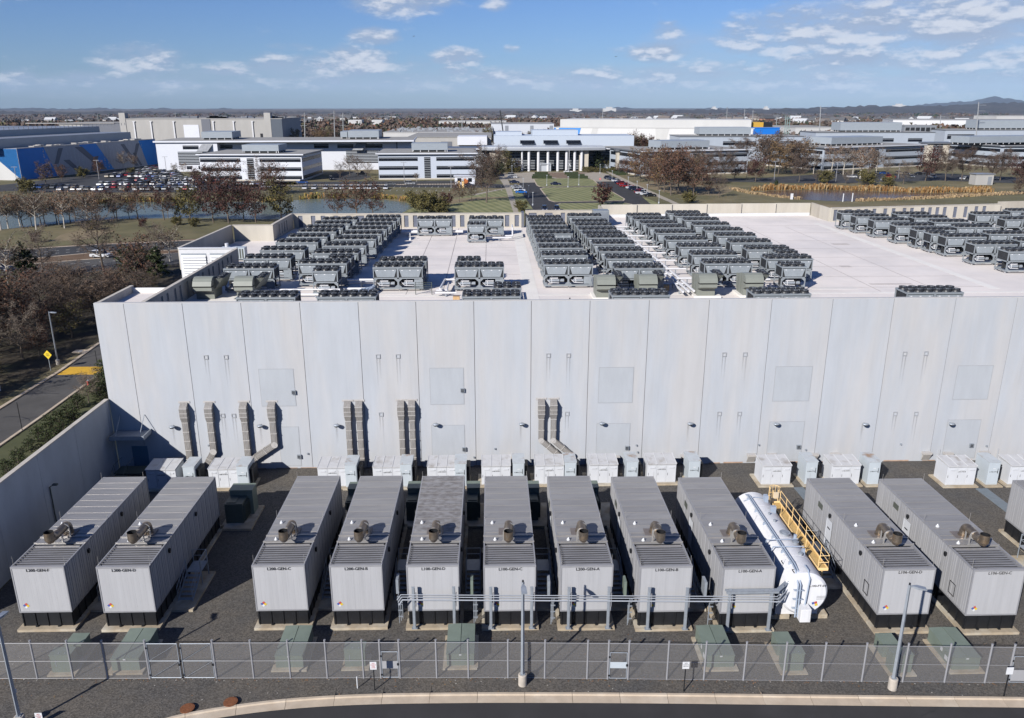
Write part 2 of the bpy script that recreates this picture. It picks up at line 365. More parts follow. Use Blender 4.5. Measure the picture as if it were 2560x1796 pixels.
def drop(d):
    t = min(max((d-900.0)/3200.0, 0.0), 1.0); s = t*t*(3-2*t)
    return -34.0*s - d*d/(2*6.371e6)
def land(x, y):
    d = math.hypot(x, y)
    return drop(d) + min(max((d-1500)/2500.0, 0), 1)*7.0*math.sin(x*.0011+1.3)*math.sin(y*.0009+.5)
b = MB(); radii = [0.0]; r_ = 60.0
while r_ < 42000: radii.append(r_); r_ *= 1.13
NA = 96; vv = [(0,0,0)]
for r_ in radii[1:]:
    for k in range(NA):
        a = 2*math.pi*k/NA; x = r_*math.cos(a); y = r_*math.sin(a); vv.append((x, y, land(x, y) if r_ > 900 else 0.0))
fs = [(0, 1+k, 1+(k+1) % NA) for k in range(NA)]; mi = [0]*NA
for i in range(len(radii)-2):
    for k in range(NA):
        o0 = 1+i*NA; o1 = o0+NA; fs.append((o0+k, o1+k, o1+(k+1) % NA, o0+(k+1) % NA)); mi.append(0 if radii[i+1] < 620 else 1)
b.v = vv; b.f = fs; b.m = mi
tag(b.build('ground', [GROUNDM, FARM], smooth=True), kind='structure')

def sheet(name, pts, z, m, kind='structure'):
    b = MB(); b.add([(p[0], p[1], z) for p in pts], [tuple(range(len(pts)))])
    n = sum(pts[i][0]*pts[(i+1)%len(pts)][1]-pts[(i+1)%len(pts)][0]*pts[i][1] for i in range(len(pts)))
    if n < 0: b.f = [b.f[0][::-1]]
    return tag(b.build(name, m), kind=kind)
def gs(name, px, z, m): return sheet(name, [G(x, y, 0)[:2] for x, y in px], z, m)

# gravel yard and front strip; the kerb and fence run slightly askew to the wall
XW0 = -36.9; YW = 73.57
def lineY(x, y0, yl, yr):    # bent survey line
    return y0 + (yl-y0)*(-x/31.2) if x < 0 else y0 + (yr-y0)*(x/32.7)
def fenceY(x): return lineY(x, 42.36, 43.10, 41.00)
# kerb back edge measured on the photo
KB = [(330,1830),(415,1796),(518,1777),(639,1759),(756,1747.5),(870,1741),(986,1737.5),(1210,1735.2),(1440,1735.5),(1660,1737),(2092,1741.8),(2560,1747),(2800,1750)]
kb = [G(x, y)[:2] for x, y in KB]
kbe = [(-30.0, 30.0)] + [tuple(p) for p in kb] + [(60.0, 38.4)]
sheet('gravel_yard', kbe[::-1][:0] + kbe + [(60.0, YW), (XW0+.1, YW), (XW0+.1, 30.0)], .004, GRAVEL)

# front kerb: single stones with joints
kerb = thing('front_kerb', kind='structure')
dens_pts = []
for a, c in zip(kb[:-1], kb[1:]):
    L_ = math.hypot(c[0]-a[0], c[1]-a[1]); n = max(1, int(L_/.35))
    for k in range(n): dens_pts.append((a[0]+(c[0]-a[0])*k/n, a[1]+(c[1]-a[1])*k/n))
dens_pts.append(kb[-1])
# smooth the polyline
P_ = [Vector(p) for p in dens_pts]
for it in range(14): P_ = [P_[0]]+[(P_[i-1]+P_[i]*2+P_[i+1])/4 for i in range(1, len(P_)-1)]+[P_[-1]]
dens_pts = P_
def kerb_piece(seg):
    b = MB(); ring = []
    prof = [(0,0),(0,.13),(.16,.13),(.20,.045),(.78,.02),(.78,0)]
    for i, p in enumerate(seg):
        t = (seg[min(i+1, len(seg)-1)]-seg[max(i-1, 0)]).normalized(); n_ = Vector((t.y, -t.x))
        ring.append([(p.x+n_.x*o, p.y+n_.y*o, z) for o, z in prof])
    vs_ = [q for r in ring for q in r]; n = len(prof); fs = []
    for i in range(len(ring)-1):
        for k in range(n-1): fs.append((i*n+k, i*n+k+1, (i+1)*n+k+1, (i+1)*n+k)[::-1])
    fs += [tuple(range(n)), tuple(range((len(ring)-1)*n, len(ring)*n))[::-1]]
    b.add(vs_, fs); b.build('kerb_stone', KERBM, kerb)
acc = 0; cur = [dens_pts[0]]
for a, c in zip(dens_pts[:-1], dens_pts[1:]):
    d = (c-a).length
    if acc+d > 2.9:
        e = a+(c-a)*((2.9-acc)/d); cur.append(e-(c-a).normalized()*.012); kerb_piece(cur); cur = [e+(c-a).normalized()*.012, c]; acc = (c-e).length
    else: cur.append(c); acc += d
if len(cur) > 1: kerb_piece(cur)
# road in front of the kerb
off = []
for i, p in enumerate(dens_pts):
    t = (dens_pts[min(i+1, len(dens_pts)-1)]-dens_pts[max(i-1, 0)]).normalized(); off.append((p.x+t.y*.76, p.y-t.x*.76))
sheet('front_road', [(-33, 8), (60, 8), (60, 37.6)]+off[::-1]+[(-33, 29)], .010, ASPHD)
for px, py, lab in ((469,1776,'left rusty iron cover at the end of the kerb beside the gravel'), (577,1760,'rusty iron cover set in the kerb just right of another')):
    c = G(px, py); b = MB(); b.tube((0,0,.0), (0,0,.05), .42, 28)
    t = thing('drain_cover', (c.x, c.y, .11), 0, lab, 'drain cover', 'round rusty drain covers on the kerb')
    b.build('rim', RUST, t); b = MB()
    for k in range(5): b.box(-.30+.02*abs(k-2)**2, .30-.02*abs(k-2)**2, -.26+k*.12, -.20+k*.12, .05, .065)
    b.tube((.0,.0,.05), (0,0,.058), .37, 24); b.build('lid', RUST, t)

# ---- left service road, verge and woods floor
sheet('verge_by_building', [(-52.4, 30), (XW0-.02, 30), (XW0-.02, 110), (-52.4, 110)], .012, LAWN)
sheet('woods_floor', [(-60.2, 30), (-60.6, 190), (-72, 197), (-170, 212), (-230, 150), (-230, 30)], .008, LITTER)
sheet('service_road', [(-58.2, 30), (-52.6, 30), (-52.4, 88), (-52.9, 107), (-54.5, 122), (-58.0, 140), (-63, 152), (-67,150), (-62.0, 135), (-59.6, 122), (-58.5, 105)], .022, ASPHL)
def kerbline(name, pts, w, h, m=KERBM, step=3.0, z=0.0):
    """a run of kerb stones, each its own piece, left to right"""
    k = thing(name, kind='structure')
    pts = [Vector(p) for p in pts]
    for a, c in zip(pts[:-1], pts[1:]):
        L_ = (c-a).length; n = max(1, round(L_/step)); t = (c-a)/L_; nn = Vector((t.y, -t.x))
        for i in range(n):
            p = a+t*(i*L_/n+.01); q = a+t*((i+1)*L_/n-.01)
            b = MB(); b.prism([(p+nn*w/2), (q+nn*w/2), (q-nn*w/2), (p-nn*w/2)], z, z+h); b.build('kerb_stone', m, k)
    return k
kerbline('service_road_kerb', [(-52.3, 46), (-52.2, 88), (-52.6, 107), (-53.4, 115)], .35, .15)
kerbline('service_road_kerb', [(-58.5, 46), (-58.6, 105), (-59.7, 122), (-62.2, 135)], .45, .15)
b = MB(); b.box(-58.2, -52.6, 103.6, 107.0, .022, .032); tag(b.build('speed_table_marking', LINEY), kind='structure')
b = MB()
for x, y, L_, a in ((-56.5, 88.2, 4, .3), (-54.0, 86.5, 2.5, 1.9), (-55.5, 80, 5, .1), (-57, 96, 3, .7), (-55.6, 109.5, 3.0, .2), (-54.3, 111.0, 2.4, 2.4), (-55.4, 112.5, 2, 1.2)):
    px_, py_ = x, y
    for k in range(8):
        nx = px_+math.cos(a)*L_/8; ny = py_+math.sin(a)*L_/8; a += R.uniform(-.5, .5)
        b.quad((px_, py_-.05, .027), (nx, ny-.05, .027), (nx, ny+.05, .027), (px_, py_+.05, .027)); px_, py_ = nx, ny
tag(b.build('asphalt_crack_seal', BLACK), kind='structure')

# ---- dual carriageway
gs('highway_upper_carriageway', [(-40,632),(0,628),(120,620),(243,612.4),(491,601.5),(640,597),(640,618),(448,624.5),(243,630.5),(0,653),(-40,658)], .02, ASPH)
gs('highway_lower_carriageway', [(-40,671),(0,667),(140,655.5),(300,643),(450,633),(620,628),(620,652),(450,660),(200,683),(0,695),(-40,700)], .02, ASPHL)
gs('highway_median', [(-40,658.5),(0,653.5),(243,631),(448,625),(640,618.5),(640,627),(450,632.5),(300,642.5),(140,655),(0,666.5),(-40,670.5)], .014, mat('dry_median', (.17,.105,.06), .95, var=.3, scale=.2, world_space=True))
def gdash(name, px, w, n, m, z=.03, duty=.35):
    b = MB(); P0 = [G(x, y) for x, y in px]
    for a, c in zip(P0[:-1], P0[1:]):
        d = (c-a); k = d.normalized(); nn = Vector((k.y, -k.x, 0))*w/2
        for i in range(n):
            p = a+d*(i/n); q = a+d*((i+duty)/n)
            b.quad((p.x+nn.x, p.y+nn.y, z), (p.x-nn.x, p.y-nn.y, z), (q.x-nn.x, q.y-nn.y, z), (q.x+nn.x, q.y+nn.y, z))
    for i in range(len(b.f)): b.f[i] = b.f[i][::-1]
    return tag(b.build(name, m), kind='structure')
gdash('lane_marking', [(0,639),(243,619.5),(491,608)], .3, 9, LINEW)
gdash('lane_marking', [(0,646),(243,625),(448,617)], .3, 9, LINEW)
gdash('lane_marking', [(0,675),(140,663),(450,641)], .3, 9, LINEW)
gdash('lane_marking', [(0,684),(200,668),(450,650)], .3, 9, LINEW)
gdash('edge_kerb_line', [(-30,630.5),(0,627.6),(120,619.4),(243,611.8),(491,600.8)], 1.1, 1, KERBM, duty=1.0)
gdash('edge_kerb_line', [(0,654),(243,631.3),(448,625.3)], .8, 1, KERBM, duty=1.0)
gdash('edge_kerb_line', [(0,666.5),(140,655),(300,642.6),(450,632.6)], .8, 1, KERBM, duty=1.0)
gs('bare_earth_verge', [(60,622),(243,609.5),(491,598),(491,601),(243,611.5),(60,624)], .012, mat('red_earth', (.20,.11,.065), .95, var=.2, scale=.3, world_space=True))
gs('dry_grass_patch', [(128,603),(150,588),(190,578),(250,577),(288,575),(262,588),(225,597),(180,602)], .016, DRYG)

# ---- ponds
def water(name, c, rough=.07):
    m = bpy.data.materials.new(name); m.use_nodes = True; t = m.node_tree; N = t.nodes; L = t.links; b = N['Principled BSDF']
    b.inputs['Base Color'].default_value = (*c, 1); b.inputs['Specular IOR Level'].default_value = .06; b.inputs['Roughness'].default_value = rough; b.inputs['IOR'].default_value = 1.33
    g = N.new('ShaderNodeNewGeometry'); mp = N.new('ShaderNodeMapping'); mp.inputs['Scale'].default_value = (.6, 1.4, 1); L.new(g.outputs['Position'], mp.inputs[0])
    n = N.new('ShaderNodeTexNoise'); n.inputs['Scale'].default_value = .9; n.inputs['Detail'].default_value = 4; L.new(mp.outputs[0], n.inputs['Vector'])
    bp = N.new('ShaderNodeBump'); bp.inputs['Strength'].default_value = .35; bp.inputs['Distance'].default_value = .08; L.new(n.outputs['Fac'], bp.inputs['Height']); L.new(bp.outputs[0], b.inputs['Normal'])
    return m
gs('pond_water', [(-60,540),(0,530),(100,522),(196,516),(261,509),(400,505),(560,505),(657,505),(722,502.5),(777,498.5),(875,497.5),(954,498.8),(996,505),(1039,509),(1061,518),(1040,530),(900,545),(657,549),(499,546),(327,547),(218,552),(109,563),(0,575),(-60,585)], .03, water('pond_surface', (.11,.13,.11), .2))
gs('marsh_pond_water', [(1890,482),(1922,478),(2032,475),(2164,478.5),(2330,484),(2450,482),(2560,480),(2560,486),(2330,494),(2200,500),(2147,504),(2098,504),(1999,499.5),(1932,490)], .03, water('marsh_surface', (.085,.062,.045), .16))
# ---- car park left of the offices, campus drive, lawns
gs('car_park', [(-60,486),(20,478),(130,482),(500,482),(610,478),(660,470),(745,462),(740,452),(640,452),(510,456),(405,432),(395,412),(330,420),(130,449),(-60,470)], .03, ASPH)
gs('front_parking', [(655,467),(1280,470),(1290,464),(1200,458),(1190,452),(500,457),(600,468)], .03, ASPH)
gs('loading_drive', [(825,452),(900,450),(930,443),(900,432),(855,430),(830,437)], .034, ASPH)
gs('campus_drive', [(1300,455),(1536,452),(1560,464),(1646,514),(1660,535),(1338,540),(1296,475)], .03, ASPHD)
gs('entrance_plaza', [(1243,441),(1262,434.5),(1330,431),(1500,431),(1522,437),(1540,454),(1300,457.5)], .040, PAVE)
LS = bpy.data.materials.new('striped_lawn'); LS.use_nodes = True
_t = LS.node_tree; _N = _t.nodes; _L = _t.links; _g = _N.new('ShaderNodeNewGeometry'); _mp = _N.new('ShaderNodeMapping'); _mp.inputs['Rotation'].default_value = (0, 0, -.28)
_L.new(_g.outputs['Position'], _mp.inputs[0]); _w = _N.new('ShaderNodeTexWave'); _w.inputs['Scale'].default_value = .11; _w.inputs['Distortion'].default_value = .8; _L.new(_mp.outputs[0], _w.inputs['Vector'])
_n = _N.new('ShaderNodeTexNoise'); _n.inputs['Scale'].default_value = .15; _n.inputs['Detail'].default_value = 8; _L.new(_g.outputs['Position'], _n.inputs['Vector'])
_ad = _N.new('ShaderNodeMath'); _ad.operation = 'MULTIPLY_ADD'; _ad.inputs[1].default_value = .45; _L.new(_w.outputs['Fac'], _ad.inputs[0]); _L.new(_n.outputs['Fac'], _ad.inputs[2])
_mr = _N.new('ShaderNodeMapRange'); _mr.inputs['From Min'].default_value = .3; _mr.inputs['From Max'].default_value = 1.1; _L.new(_ad.outputs[0], _mr.inputs['Value'])
_mx = _N.new('ShaderNodeMix'); _mx.data_type = 'RGBA'; _mx.inputs[6].default_value = (.095,.112,.040,1); _mx.inputs[7].default_value = (.23,.22,.10,1); _L.new(_mr.outputs[0], _mx.inputs['Factor'])
_L.new(_mx.outputs[2], _N['Principled BSDF'].inputs['Base Color']); _N['Principled BSDF'].inputs['Roughness'].default_value = .95
def island(px, z=.05):
    P0 = [G(x, y) for x, y in px]; c = sum((Vector(p) for p in P0), Vector())/len(P0)
    sheet('kerbed_island', [(p.x, p.y) for p in P0], z, KERBM)
    sheet('striped_lawn', [(c.x+(p.x-c.x)*.965, c.y+(p.y-c.y)*.965) for p in P0], z+.03, LS)
island([(1333,449),(1352,446.5),(1470,446.5),(1484,450),(1500,464),(1492,466),(1348,468),(1341,464)])
island([(1349,472),(1360,469),(1505,467.5),(1515,470),(1563,498),(1560,502.5),(1385,506),(1372,502)])
island([(1386,514),(1400,509),(1560,507),(1580,511),(1600,530),(1400,535)])
gs('striped_lawn', [(1050,512),(1265,474),(1285,535),(1000,535)], .035, LS)
gs('striped_lawn', [(1279,473),(1300,476),(1340,535),(1297,535)], .045, LS)
gs('striped_lawn', [(1605,493),(1622,498),(1690,530),(1650,530)], .046, LS)
gs('footpath', [(1238,433),(1262,433),(1272,455),(1279,473),(1297,533),(1284,533),(1264,473),(1254,455)], .055, PAVE)
gs('footpath', [(1510,428),(1523,430),(1610,470),(1702,512),(1686,512),(1590,470)], .055, PAVE)
gs('footpath', [(1180,487),(1265,470.5),(1265,472),(1185,489.5)], .038, PAVE)
gs('paver_strip', [(1395,446),(1340,436),(1338,432),(1480,432),(1440,437),(1432,446)], .062, PAVER)
gs('campus_road_right', [(1700,452),(1880,456),(2050,460),(2350,452),(2620,462),(2620,448),(2350,434),(2050,436),(1880,447),(1700,446)], .03, ASPH)
gs('dry_grass_patch', [(1070,505),(1180,494),(1300,492),(1200,500),(1120,512)], .048, DRYG)
gs('dry_grass_patch', [(1540,458),(1700,455),(1850,470),(1800,490),(1700,488),(1600,468)], .018, DRYG)
gs('grey_kerb_strip', [(1185,459.5),(655,463.5),(655,465),(1190,461.5)], .05, KERBM)
# ---- parking bay lines
b = MB()
for k in range(40):
    x = -100+k*2.75
    b.box(x, x+.18, 356.0, 360.8, .036, .042); b.box(x, x+.18, 342.5, 347.0, .036, .042)
tag(b.build('parking_bay_lines', LINEW), kind='structure')
b = MB(); rt = random.Random(31)
for k in range(26):      # hairline cracks and tar in the front road
    x = rt.uniform(-16, 44); y = rt.uniform(36.2, 38.6)+.0; a = rt.uniform(-.5, .5)
    for j in range(rt.randint(4, 10)):
        nx = x+math.cos(a)*.35; ny = y+math.sin(a)*.35; a += rt.uniform(-.6, .6); b.quad((x,y-.012,.014),(nx,ny-.012,.014),(nx,ny+.012,.014),(x,y+.012,.014)); x, y = nx, ny
tag(b.build('road_crack', BLACK), kind='structure')

# ================================================================ DATA CENTRE
ZR, ZP = 14.5, 16.91
dc = thing('data_centre_building', (0, 0, 0), 0, 'huge windowless pale concrete hall with rows of fan chillers on its white roof', 'building')
WX = [XW0, -34.14, -28.76, -23.35, -17.91, -12.49, -7.11, -1.69, 3.72, 9.25, 14.85, 20.55, 26.51, 32.34, 38.21, 44.15, 50.11, 56.1, 62.1, 68.1, 74.1, 80.1, 86.1, 92.1, 98.0]
for i in range(len(WX)-1):
    b = MB(); w = WX[i+1]-WX[i]
    b.box(.022, w-.022, 0, .22, .0, ZP-.02)
    b.build('wall_panel', PANEL, dc, loc=(WX[i], YW, .01))
b = MB(); b.box(XW0+.03, 97.9, YW+.07, YW+.40, .02, ZP-.06); b.build('joint_backing', JOINT, dc)
b = MB(); b.box(XW0+.02, 97.95, YW+.01, YW+.42, ZP-.02+.012, ZP+.055); b.build('wall_coping', mat('wall_coping_metal', (.62,.61,.60), .6, var=.06), dc)
def part_box(name, m, x0, x1, y0, y1, z0, z1, parent=dc):
    b = MB(); b.box(0, x1-x0, 0, y1-y0, 0, z1-z0); return b.build(name, m, parent, loc=(x0, y0, z0))
# roofs
b = MB(); foot = [(-32.6, YW+.40), (97.9, YW+.40), (97.9, 150.5), (60.2, 143.0), (60.2, 151.8), (20.4, 150.2), (17.6, 139.5), (5.8, 139.5), (5.8, 137.6), (-33.2, 137.6), (-33.4, 124.4), (-39.0, 124.4), (-39.6, 103.6), (-32.6, 103.4)]
b.prism(foot, ZR-.5, ZR); b.build('roof', ROOFM, dc)
part_box('low_roof', ROOFM, -36.6, -32.75, YW+.42, 81.2, 15.7, 16.18)
part_box('low_roof_parapet', COPING, XW0, -36.55, YW+.225, 81.6, .02, ZP)
part_box('low_roof_parapet', ROOFW, -36.54, -32.8, 81.21, 81.6, 15.5, ZP-.25)
b = MB()
b.box(XW0+.01, -36.6, 81.61, 103.3, 0.02, 14.2); b.box(-39.9, -39.6, 103.7, 124.0, .02, 14.2); b.box(-39.5, -33.3, 124.8, 125.1, .02, 14.2)
b.box(-33.3, 97, 140.5, 140.9, .02, 14.2); b.build('side_wall', PANEL, dc)
def lwall(name, p0, p1, z0, z1, th, m, parent=dc):
    p0 = Vector(p0); p1 = Vector(p1); d = p1-p0; L_ = d.length; b = MB(); b.box(0, L_, 0, th, z0, z1)
    o = b.build(name, m, parent, loc=(p0.x, p0.y, 0)); o.rotation_euler = (0, 0, math.atan2(d.y, d.x)); return o
louv_me = {}
def louvre_mesh(w, h, slatm, dark):
    b = MB(); b.box(0, w, .10, .14, 0, h, 1); n = max(5, int(h/.17))
    for k in range(n):
        z = h*(k+.5)/n; b.add([(0,.0,z-.055),(w,.0,z-.055),(w,.09,z+.05),(0,.09,z+.05)], [(0,1,2,3)], 0)
    b.box(0, .03, -.01, .1, 0, h, 0); b.box(w-.03, w, -.01, .1, 0, h, 0)
    me = bpy.data.meshes.new('louvre'); me.from_pydata(b.v, [], b.f); me.materials.append(slatm); me.materials.append(dark)
    me.polygons.foreach_set('material_index', b.m); me.update(); return me
def louvred_wall(p0, p1, z0, z1, th, m, ops, lz0, lz1, slatm=GALV, dark=DARK):
    """parapet with openings: ops = list of (start, width) along the wall; camera side is local -y"""
    p0 = Vector(p0); p1 = Vector(p1); d = p1-p0; L_ = d.length; a = math.atan2(d.y, d.x); b = MB(); x = 0.0
    for s, w in ops:
        b.box(x, s, 0, th, lz0, lz1); x = s+w
    b.box(x, L_, 0, th, lz0, lz1); b.box(0, L_, .002, th-.002, z0, lz0); b.box(0, L_, .002, th-.002, lz1, z1)
    o = b.build('parapet_wall', m, dc, loc=(p0.x, p0.y, 0)); o.rotation_euler = (0,0,a)
    for s, w in ops:
        key = (round(w, 2), round(lz1-lz0, 2), slatm.name)
        if key not in louv_me: louv_me[key] = louvre_mesh(w-.02, lz1-lz0-.02, slatm, dark)
        q = Vector((p0.x, p0.y, 0))+Vector((math.cos(a)*(s+.01)-math.sin(a)*.08, math.sin(a)*(s+.01)+math.cos(a)*.08, 0))
        o = link('louvre', louv_me[key], dc, (q.x, q.y, lz0+.01)); o.rotation_euler = (0,0,a)
    b = MB(); b.box(0, L_, -.06, th+.06, z1, z1+.07); o = b.build('coping', COPING, dc, loc=(p0.x, p0.y, 0)); o.rotation_euler = (0,0,a)
# left louvred parapet of the main roof (seen from the inside)
ops = []; y = 1.6
while y < 27.5:
    ops.append((y, .62)); y += 2.05 if len(ops) % 2 else 1.45
louvred_wall((-32.35, YW+.42), (-32.45, 103.3), ZR-1, ZP, .28, CREAM, [(o_, w_) for o_, w_ in ops], ZR+.35, ZP-.35, slatm=COPING, dark=WHITE)  # white backing stands in for daylight coming through the louvres
# white louvred screen facing the camera
scr = [(-39.9, -36.4), (-36.25, -32.75)]
part_box('screen_wall', COLW, -39.95, -32.7, 103.42, 103.7, 2, ZP)
for x0, x1 in scr:
    b = MB(); w = x1-x0-.35
    b.box(.17, .17+w, -.03, 0, 3, ZP-.6-.0, 1)
    k = 9.0
    while k < ZP-.8:
        b.add([(.19,-.22,k),(.15+w,-.22,k),(.15+w,-.035,k+.30),(.19,-.035,k+.30)], [(0,1,2,3)], 0); k += .34
    b.build('louvre_bank', [WHITE, GALV], dc, loc=(x0, 103.40, 0))
part_box('screen_coping', COLW, -40.0, -32.6, 103.3, 103.85, ZP, ZP+.12)
lwall('parapet_wall', (-39.95, 103.9), (-39.5, 124.2), ZR-.4, ZP, .3, CREAM)
lwall('parapet_wall', (-39.3, 124.25), (-33.35, 124.25), ZR-.4, ZP, .3, CREAM)
louvred_wall((-33.35, 124.6), (-33.35, 137.3), ZR-.4, ZP+.05, .3, CREAM, [(3.2,.6),(4.8,.6),(6.4,.6),(8.0,.6)], ZR+.3, ZP-.4, slatm=COPING, dark=WHITE)  # same white backing, painted daylight behind the slats
lwall('coping', (-39.95, 103.9), (-39.5, 124.2), ZP+.002, ZP+.08, .38, COPING); lwall('coping', (-39.5, 124.2), (-33.3, 124.2), ZP+.001, ZP+.075, .42, COPING)
# rear louvred parapet
LBG = mat('louvre_blue_grey', (.24,.26,.33), .5, var=.1)
def rnd_ops(L_, seed, first=.8):
    r = random.Random(seed); o = []; x = first
    while x < L_-1.4:
        w = r.choice([.75,.75,1.35,.75]); o.append((x, w)); x += w+r.choice([.75,.9,1.4])
    return o
louvred_wall((-33.3, 137.35), (5.55, 137.35), ZR-.4, ZP, .3, CREAM, rnd_ops(38.8, 3), ZR+.15, ZP-.30, slatm=LBG)
lwall('parapet_wall', (5.6, 137.2), (5.6, 139.6), ZR-.3, ZP+.1, .45, WDARKS)
louvred_wall((5.9, 139.3), (17.4, 139.3), ZR-.4, ZP+.18, .3, CREAM, rnd_ops(11.4, 5, .6), ZR+.15, ZP-.2, slatm=LBG)
part_box('louvre_penthouse', CHF, 17.45, 20.1, 137.6, 139.9, ZR, ZP+.35)
b = MB()
for k in range(11): b.box(.2, 2.45, -.05, 0, .4+k*.2, .52+k*.2)
b.build('louvre', GALV, dc, loc=(17.45, 137.58, ZR))
# tall plain rear wall panels
x = 20.4
while x < 59.8:
    w = min(6.6, 60.1-x); b = MB(); b.box(.012, w-.012, 0, .3, 0, 2.35); b.build('wall_panel', CREAM, dc, loc=(x, 149.8+.0+ (x-20)*.045, ZR-.05)); x += w
for i in range(2):
    lwall('wall_panel', (60.2, 151.6-i*4.3), (60.2, 147.4-i*4.3), ZR-.05, ZP-.05, .3, CREAM)
lwall('parapet_flashing', (20.4, 149.5), (60.0, 151.3), ZR+.001, ZR+.5, .2, WHITE)
lwall('parapet_wall', (20.1, 140), (20.1, 150.0), ZR-.3, ZP-.2, .3, CREAM)
louvred_wall((60.4, 142.6), (94.0, 147.6), ZR-.4, ZP, .3, CREAM, rnd_ops(33.5, 9, .5), ZR+.15, ZP-.3, slatm=LBG)
lwall('wall_panel', (94.0, 148.4), (108, 150.4), ZR-1, ZP+.35, .3, CREAM)
# walkway strips and membrane seams on the roof
def strip(name, x0, x1, y0, y1, z, m):
    b = MB(); b.box(x0, x1, y0, y1, z, z+.012); return b.build(name, m, dc)
strip('roof_walkway', 3.6, 5.15, 84.2, 137.0, ZR+.003, ROOFW)
strip('roof_walkway', -30.5, 97, 83.6, 84.15, ZR+.004, ROOFW)
strip('roof_walkway', -24, 97, 86.1, 86.7, ZR+.004, ROOFW)
strip('roof_walkway', 56.6, 57.7, 88, 141.0, ZR+.006, ROOFW)
SEAM = mat('roof_seam', (.46,.42,.40), .8, var=.25)
PATCH = mat('roof_patch', (.90,.85,.80), .8, var=.05); PATCHD = mat('ponding_stain', (.66,.60,.56), .85, var=.1)
for y in [91.5, 97.7, 104, 110.5, 117, 124, 131]:
    strip('roof_seam', -13.2, 3.5, y, y+.07, ZR+.002, SEAM)
for y in [89.2, 95.2, 101.5, 108, 115, 122, 130, 138]:
    strip('roof_seam', 36, 56.5, y, y+.08, ZR+.002, SEAM)
for x in [-9.5, -5.5, -.8, 43.5, 50.2]:
    strip('roof_seam', x, x+.07, 87.0, 136.8, ZR+.0015, SEAM)
for x0, x1, y0, y1, m_ in [(36.2,41.5,88.2,89.6,PATCH),(36.0,38.6,94.1,95.0,PATCH),(45,46.4,101,102.1,PATCHD),(51,53.5,118,119.4,PATCHD),(40,41,127,131,PATCH),(-12.6,-10.8,119.5,121.5,PATCH),(-4.2,1.6,119.6,121.2,PATCH),(-2.2,-.9,104,105.2,PATCHD),(-10.8,-8.6,99,100.2,PATCHD),(44,49,90.5,91.2,PATCHD),(-12.8,-7.2,87.2,88.3,PATCH),(23.5,29.5,80.6,82.2,PATCH),(30,36,77,78.2,PATCHD)]:
    strip('roof_patch', x0, x1, y0, y1, ZR+.0005, m_)
# knock-out panels, vent boxes, scuppers, wall lamps, stains
STAIN = bpy.data.materials.new('rain_stain'); STAIN.use_nodes = True
_t = STAIN.node_tree; _N = _t.nodes; _L = _t.links; _tc = _N.new('ShaderNodeTexCoord'); _sp = _N.new('ShaderNodeSeparateXYZ'); _L.new(_tc.outputs['Generated'], _sp.inputs[0])
_b = _N['Principled BSDF']; _b.inputs['Base Color'].default_value = (.22,.21,.21,1); _b.inputs['Roughness'].default_value = .9
_nz = _N.new('ShaderNodeTexNoise'); _nz.inputs['Scale'].default_value = 3.0; _nz.inputs['Detail'].default_value = 5
_mp = _N.new('ShaderNodeMapping'); _mp.inputs['Scale'].default_value = (5,1,.5); _L.new(_tc.outputs['Object'], _mp.inputs[0]); _L.new(_mp.outputs[0], _nz.inputs['Vector'])
_x1 = _N.new('ShaderNodeMath'); _x1.operation = 'PINGPONG'; _x1.inputs[1].default_value = .5; _L.new(_sp.outputs[0], _x1.inputs[0])
_m1 = _N.new('ShaderNodeMath'); _m1.operation = 'MULTIPLY'; _L.new(_x1.outputs[0], _m1.inputs[0]); _L.new(_sp.outputs[2], _m1.inputs[1])
_m2 = _N.new('ShaderNodeMath'); _m2.operation = 'MULTIPLY'; _L.new(_m1.outputs[0], _m2.inputs[0]); _L.new(_nz.outputs['Fac'], _m2.inputs[1])
_m3 = _N.new('ShaderNodeMath'); _m3.operation = 'MULTIPLY'; _m3.inputs[1].default_value = 1.2; _m3.use_clamp = True; _L.new(_m2.outputs[0], _m3.inputs[0]); _L.new(_m3.outputs[0], _b.inputs['Alpha'])
def stain(x, z, w, h):
    b = MB(); b.add([(-w/2,0,-h),(w/2,0,-h),(w/2,0,0),(-w/2,0,0)], [(0,1,2,3)]); b.build('rain_stain', STAIN, dc, loc=(x, YW-.006, z))
for x0, x1, zt, low in [(-22.35,-19.0,10.43,(-21.0,-18.98)), (-6.05,-2.74,10.38,(-6.05,-2.75)), (10.3,13.7,10.3,(10.25,13.6)), (27.5,31.15,10.23,(27.45,31.0)), (45.45,49.0,10.15,(45.4,48.8))]:
    for nm, a, c, z0, z1 in (('inset_panel', x0, x1, 6.6, zt), ('inset_panel', low[0], low[1], .25, 4.47)):
        b = MB(); b.box(0, c-a, -.012, 0, 0, z1-z0, 1); b.box(.05, c-a-.05, -.022, -.012, .05, z1-z0-.05, 0)
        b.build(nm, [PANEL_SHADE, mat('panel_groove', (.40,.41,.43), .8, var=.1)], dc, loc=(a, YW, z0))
VB = MB(); VB.box(-.2,.2,-.16,0,-.2,.2,0); VB.box(-.15,.15,-.165,-.16,.06,.14,1); VB.box(-.15,.15,-.165,-.16,-.04,.03,1); VB.box(-.15,.15,-.165,-.16,-.15,-.07,1)
vbo = VB.build('vent_box', [GALV, DARK], dc, loc=(-19.15, YW-.025, 8.05))
for x, z in [(-19.15,1.2+.1),(-2.9,8.1),(-2.85,1.9),(13.35,1.85),(30.6,1.75),(48.2,1.7)]:
    link('vent_box', vbo.data, dc, (x, YW-.025, z))
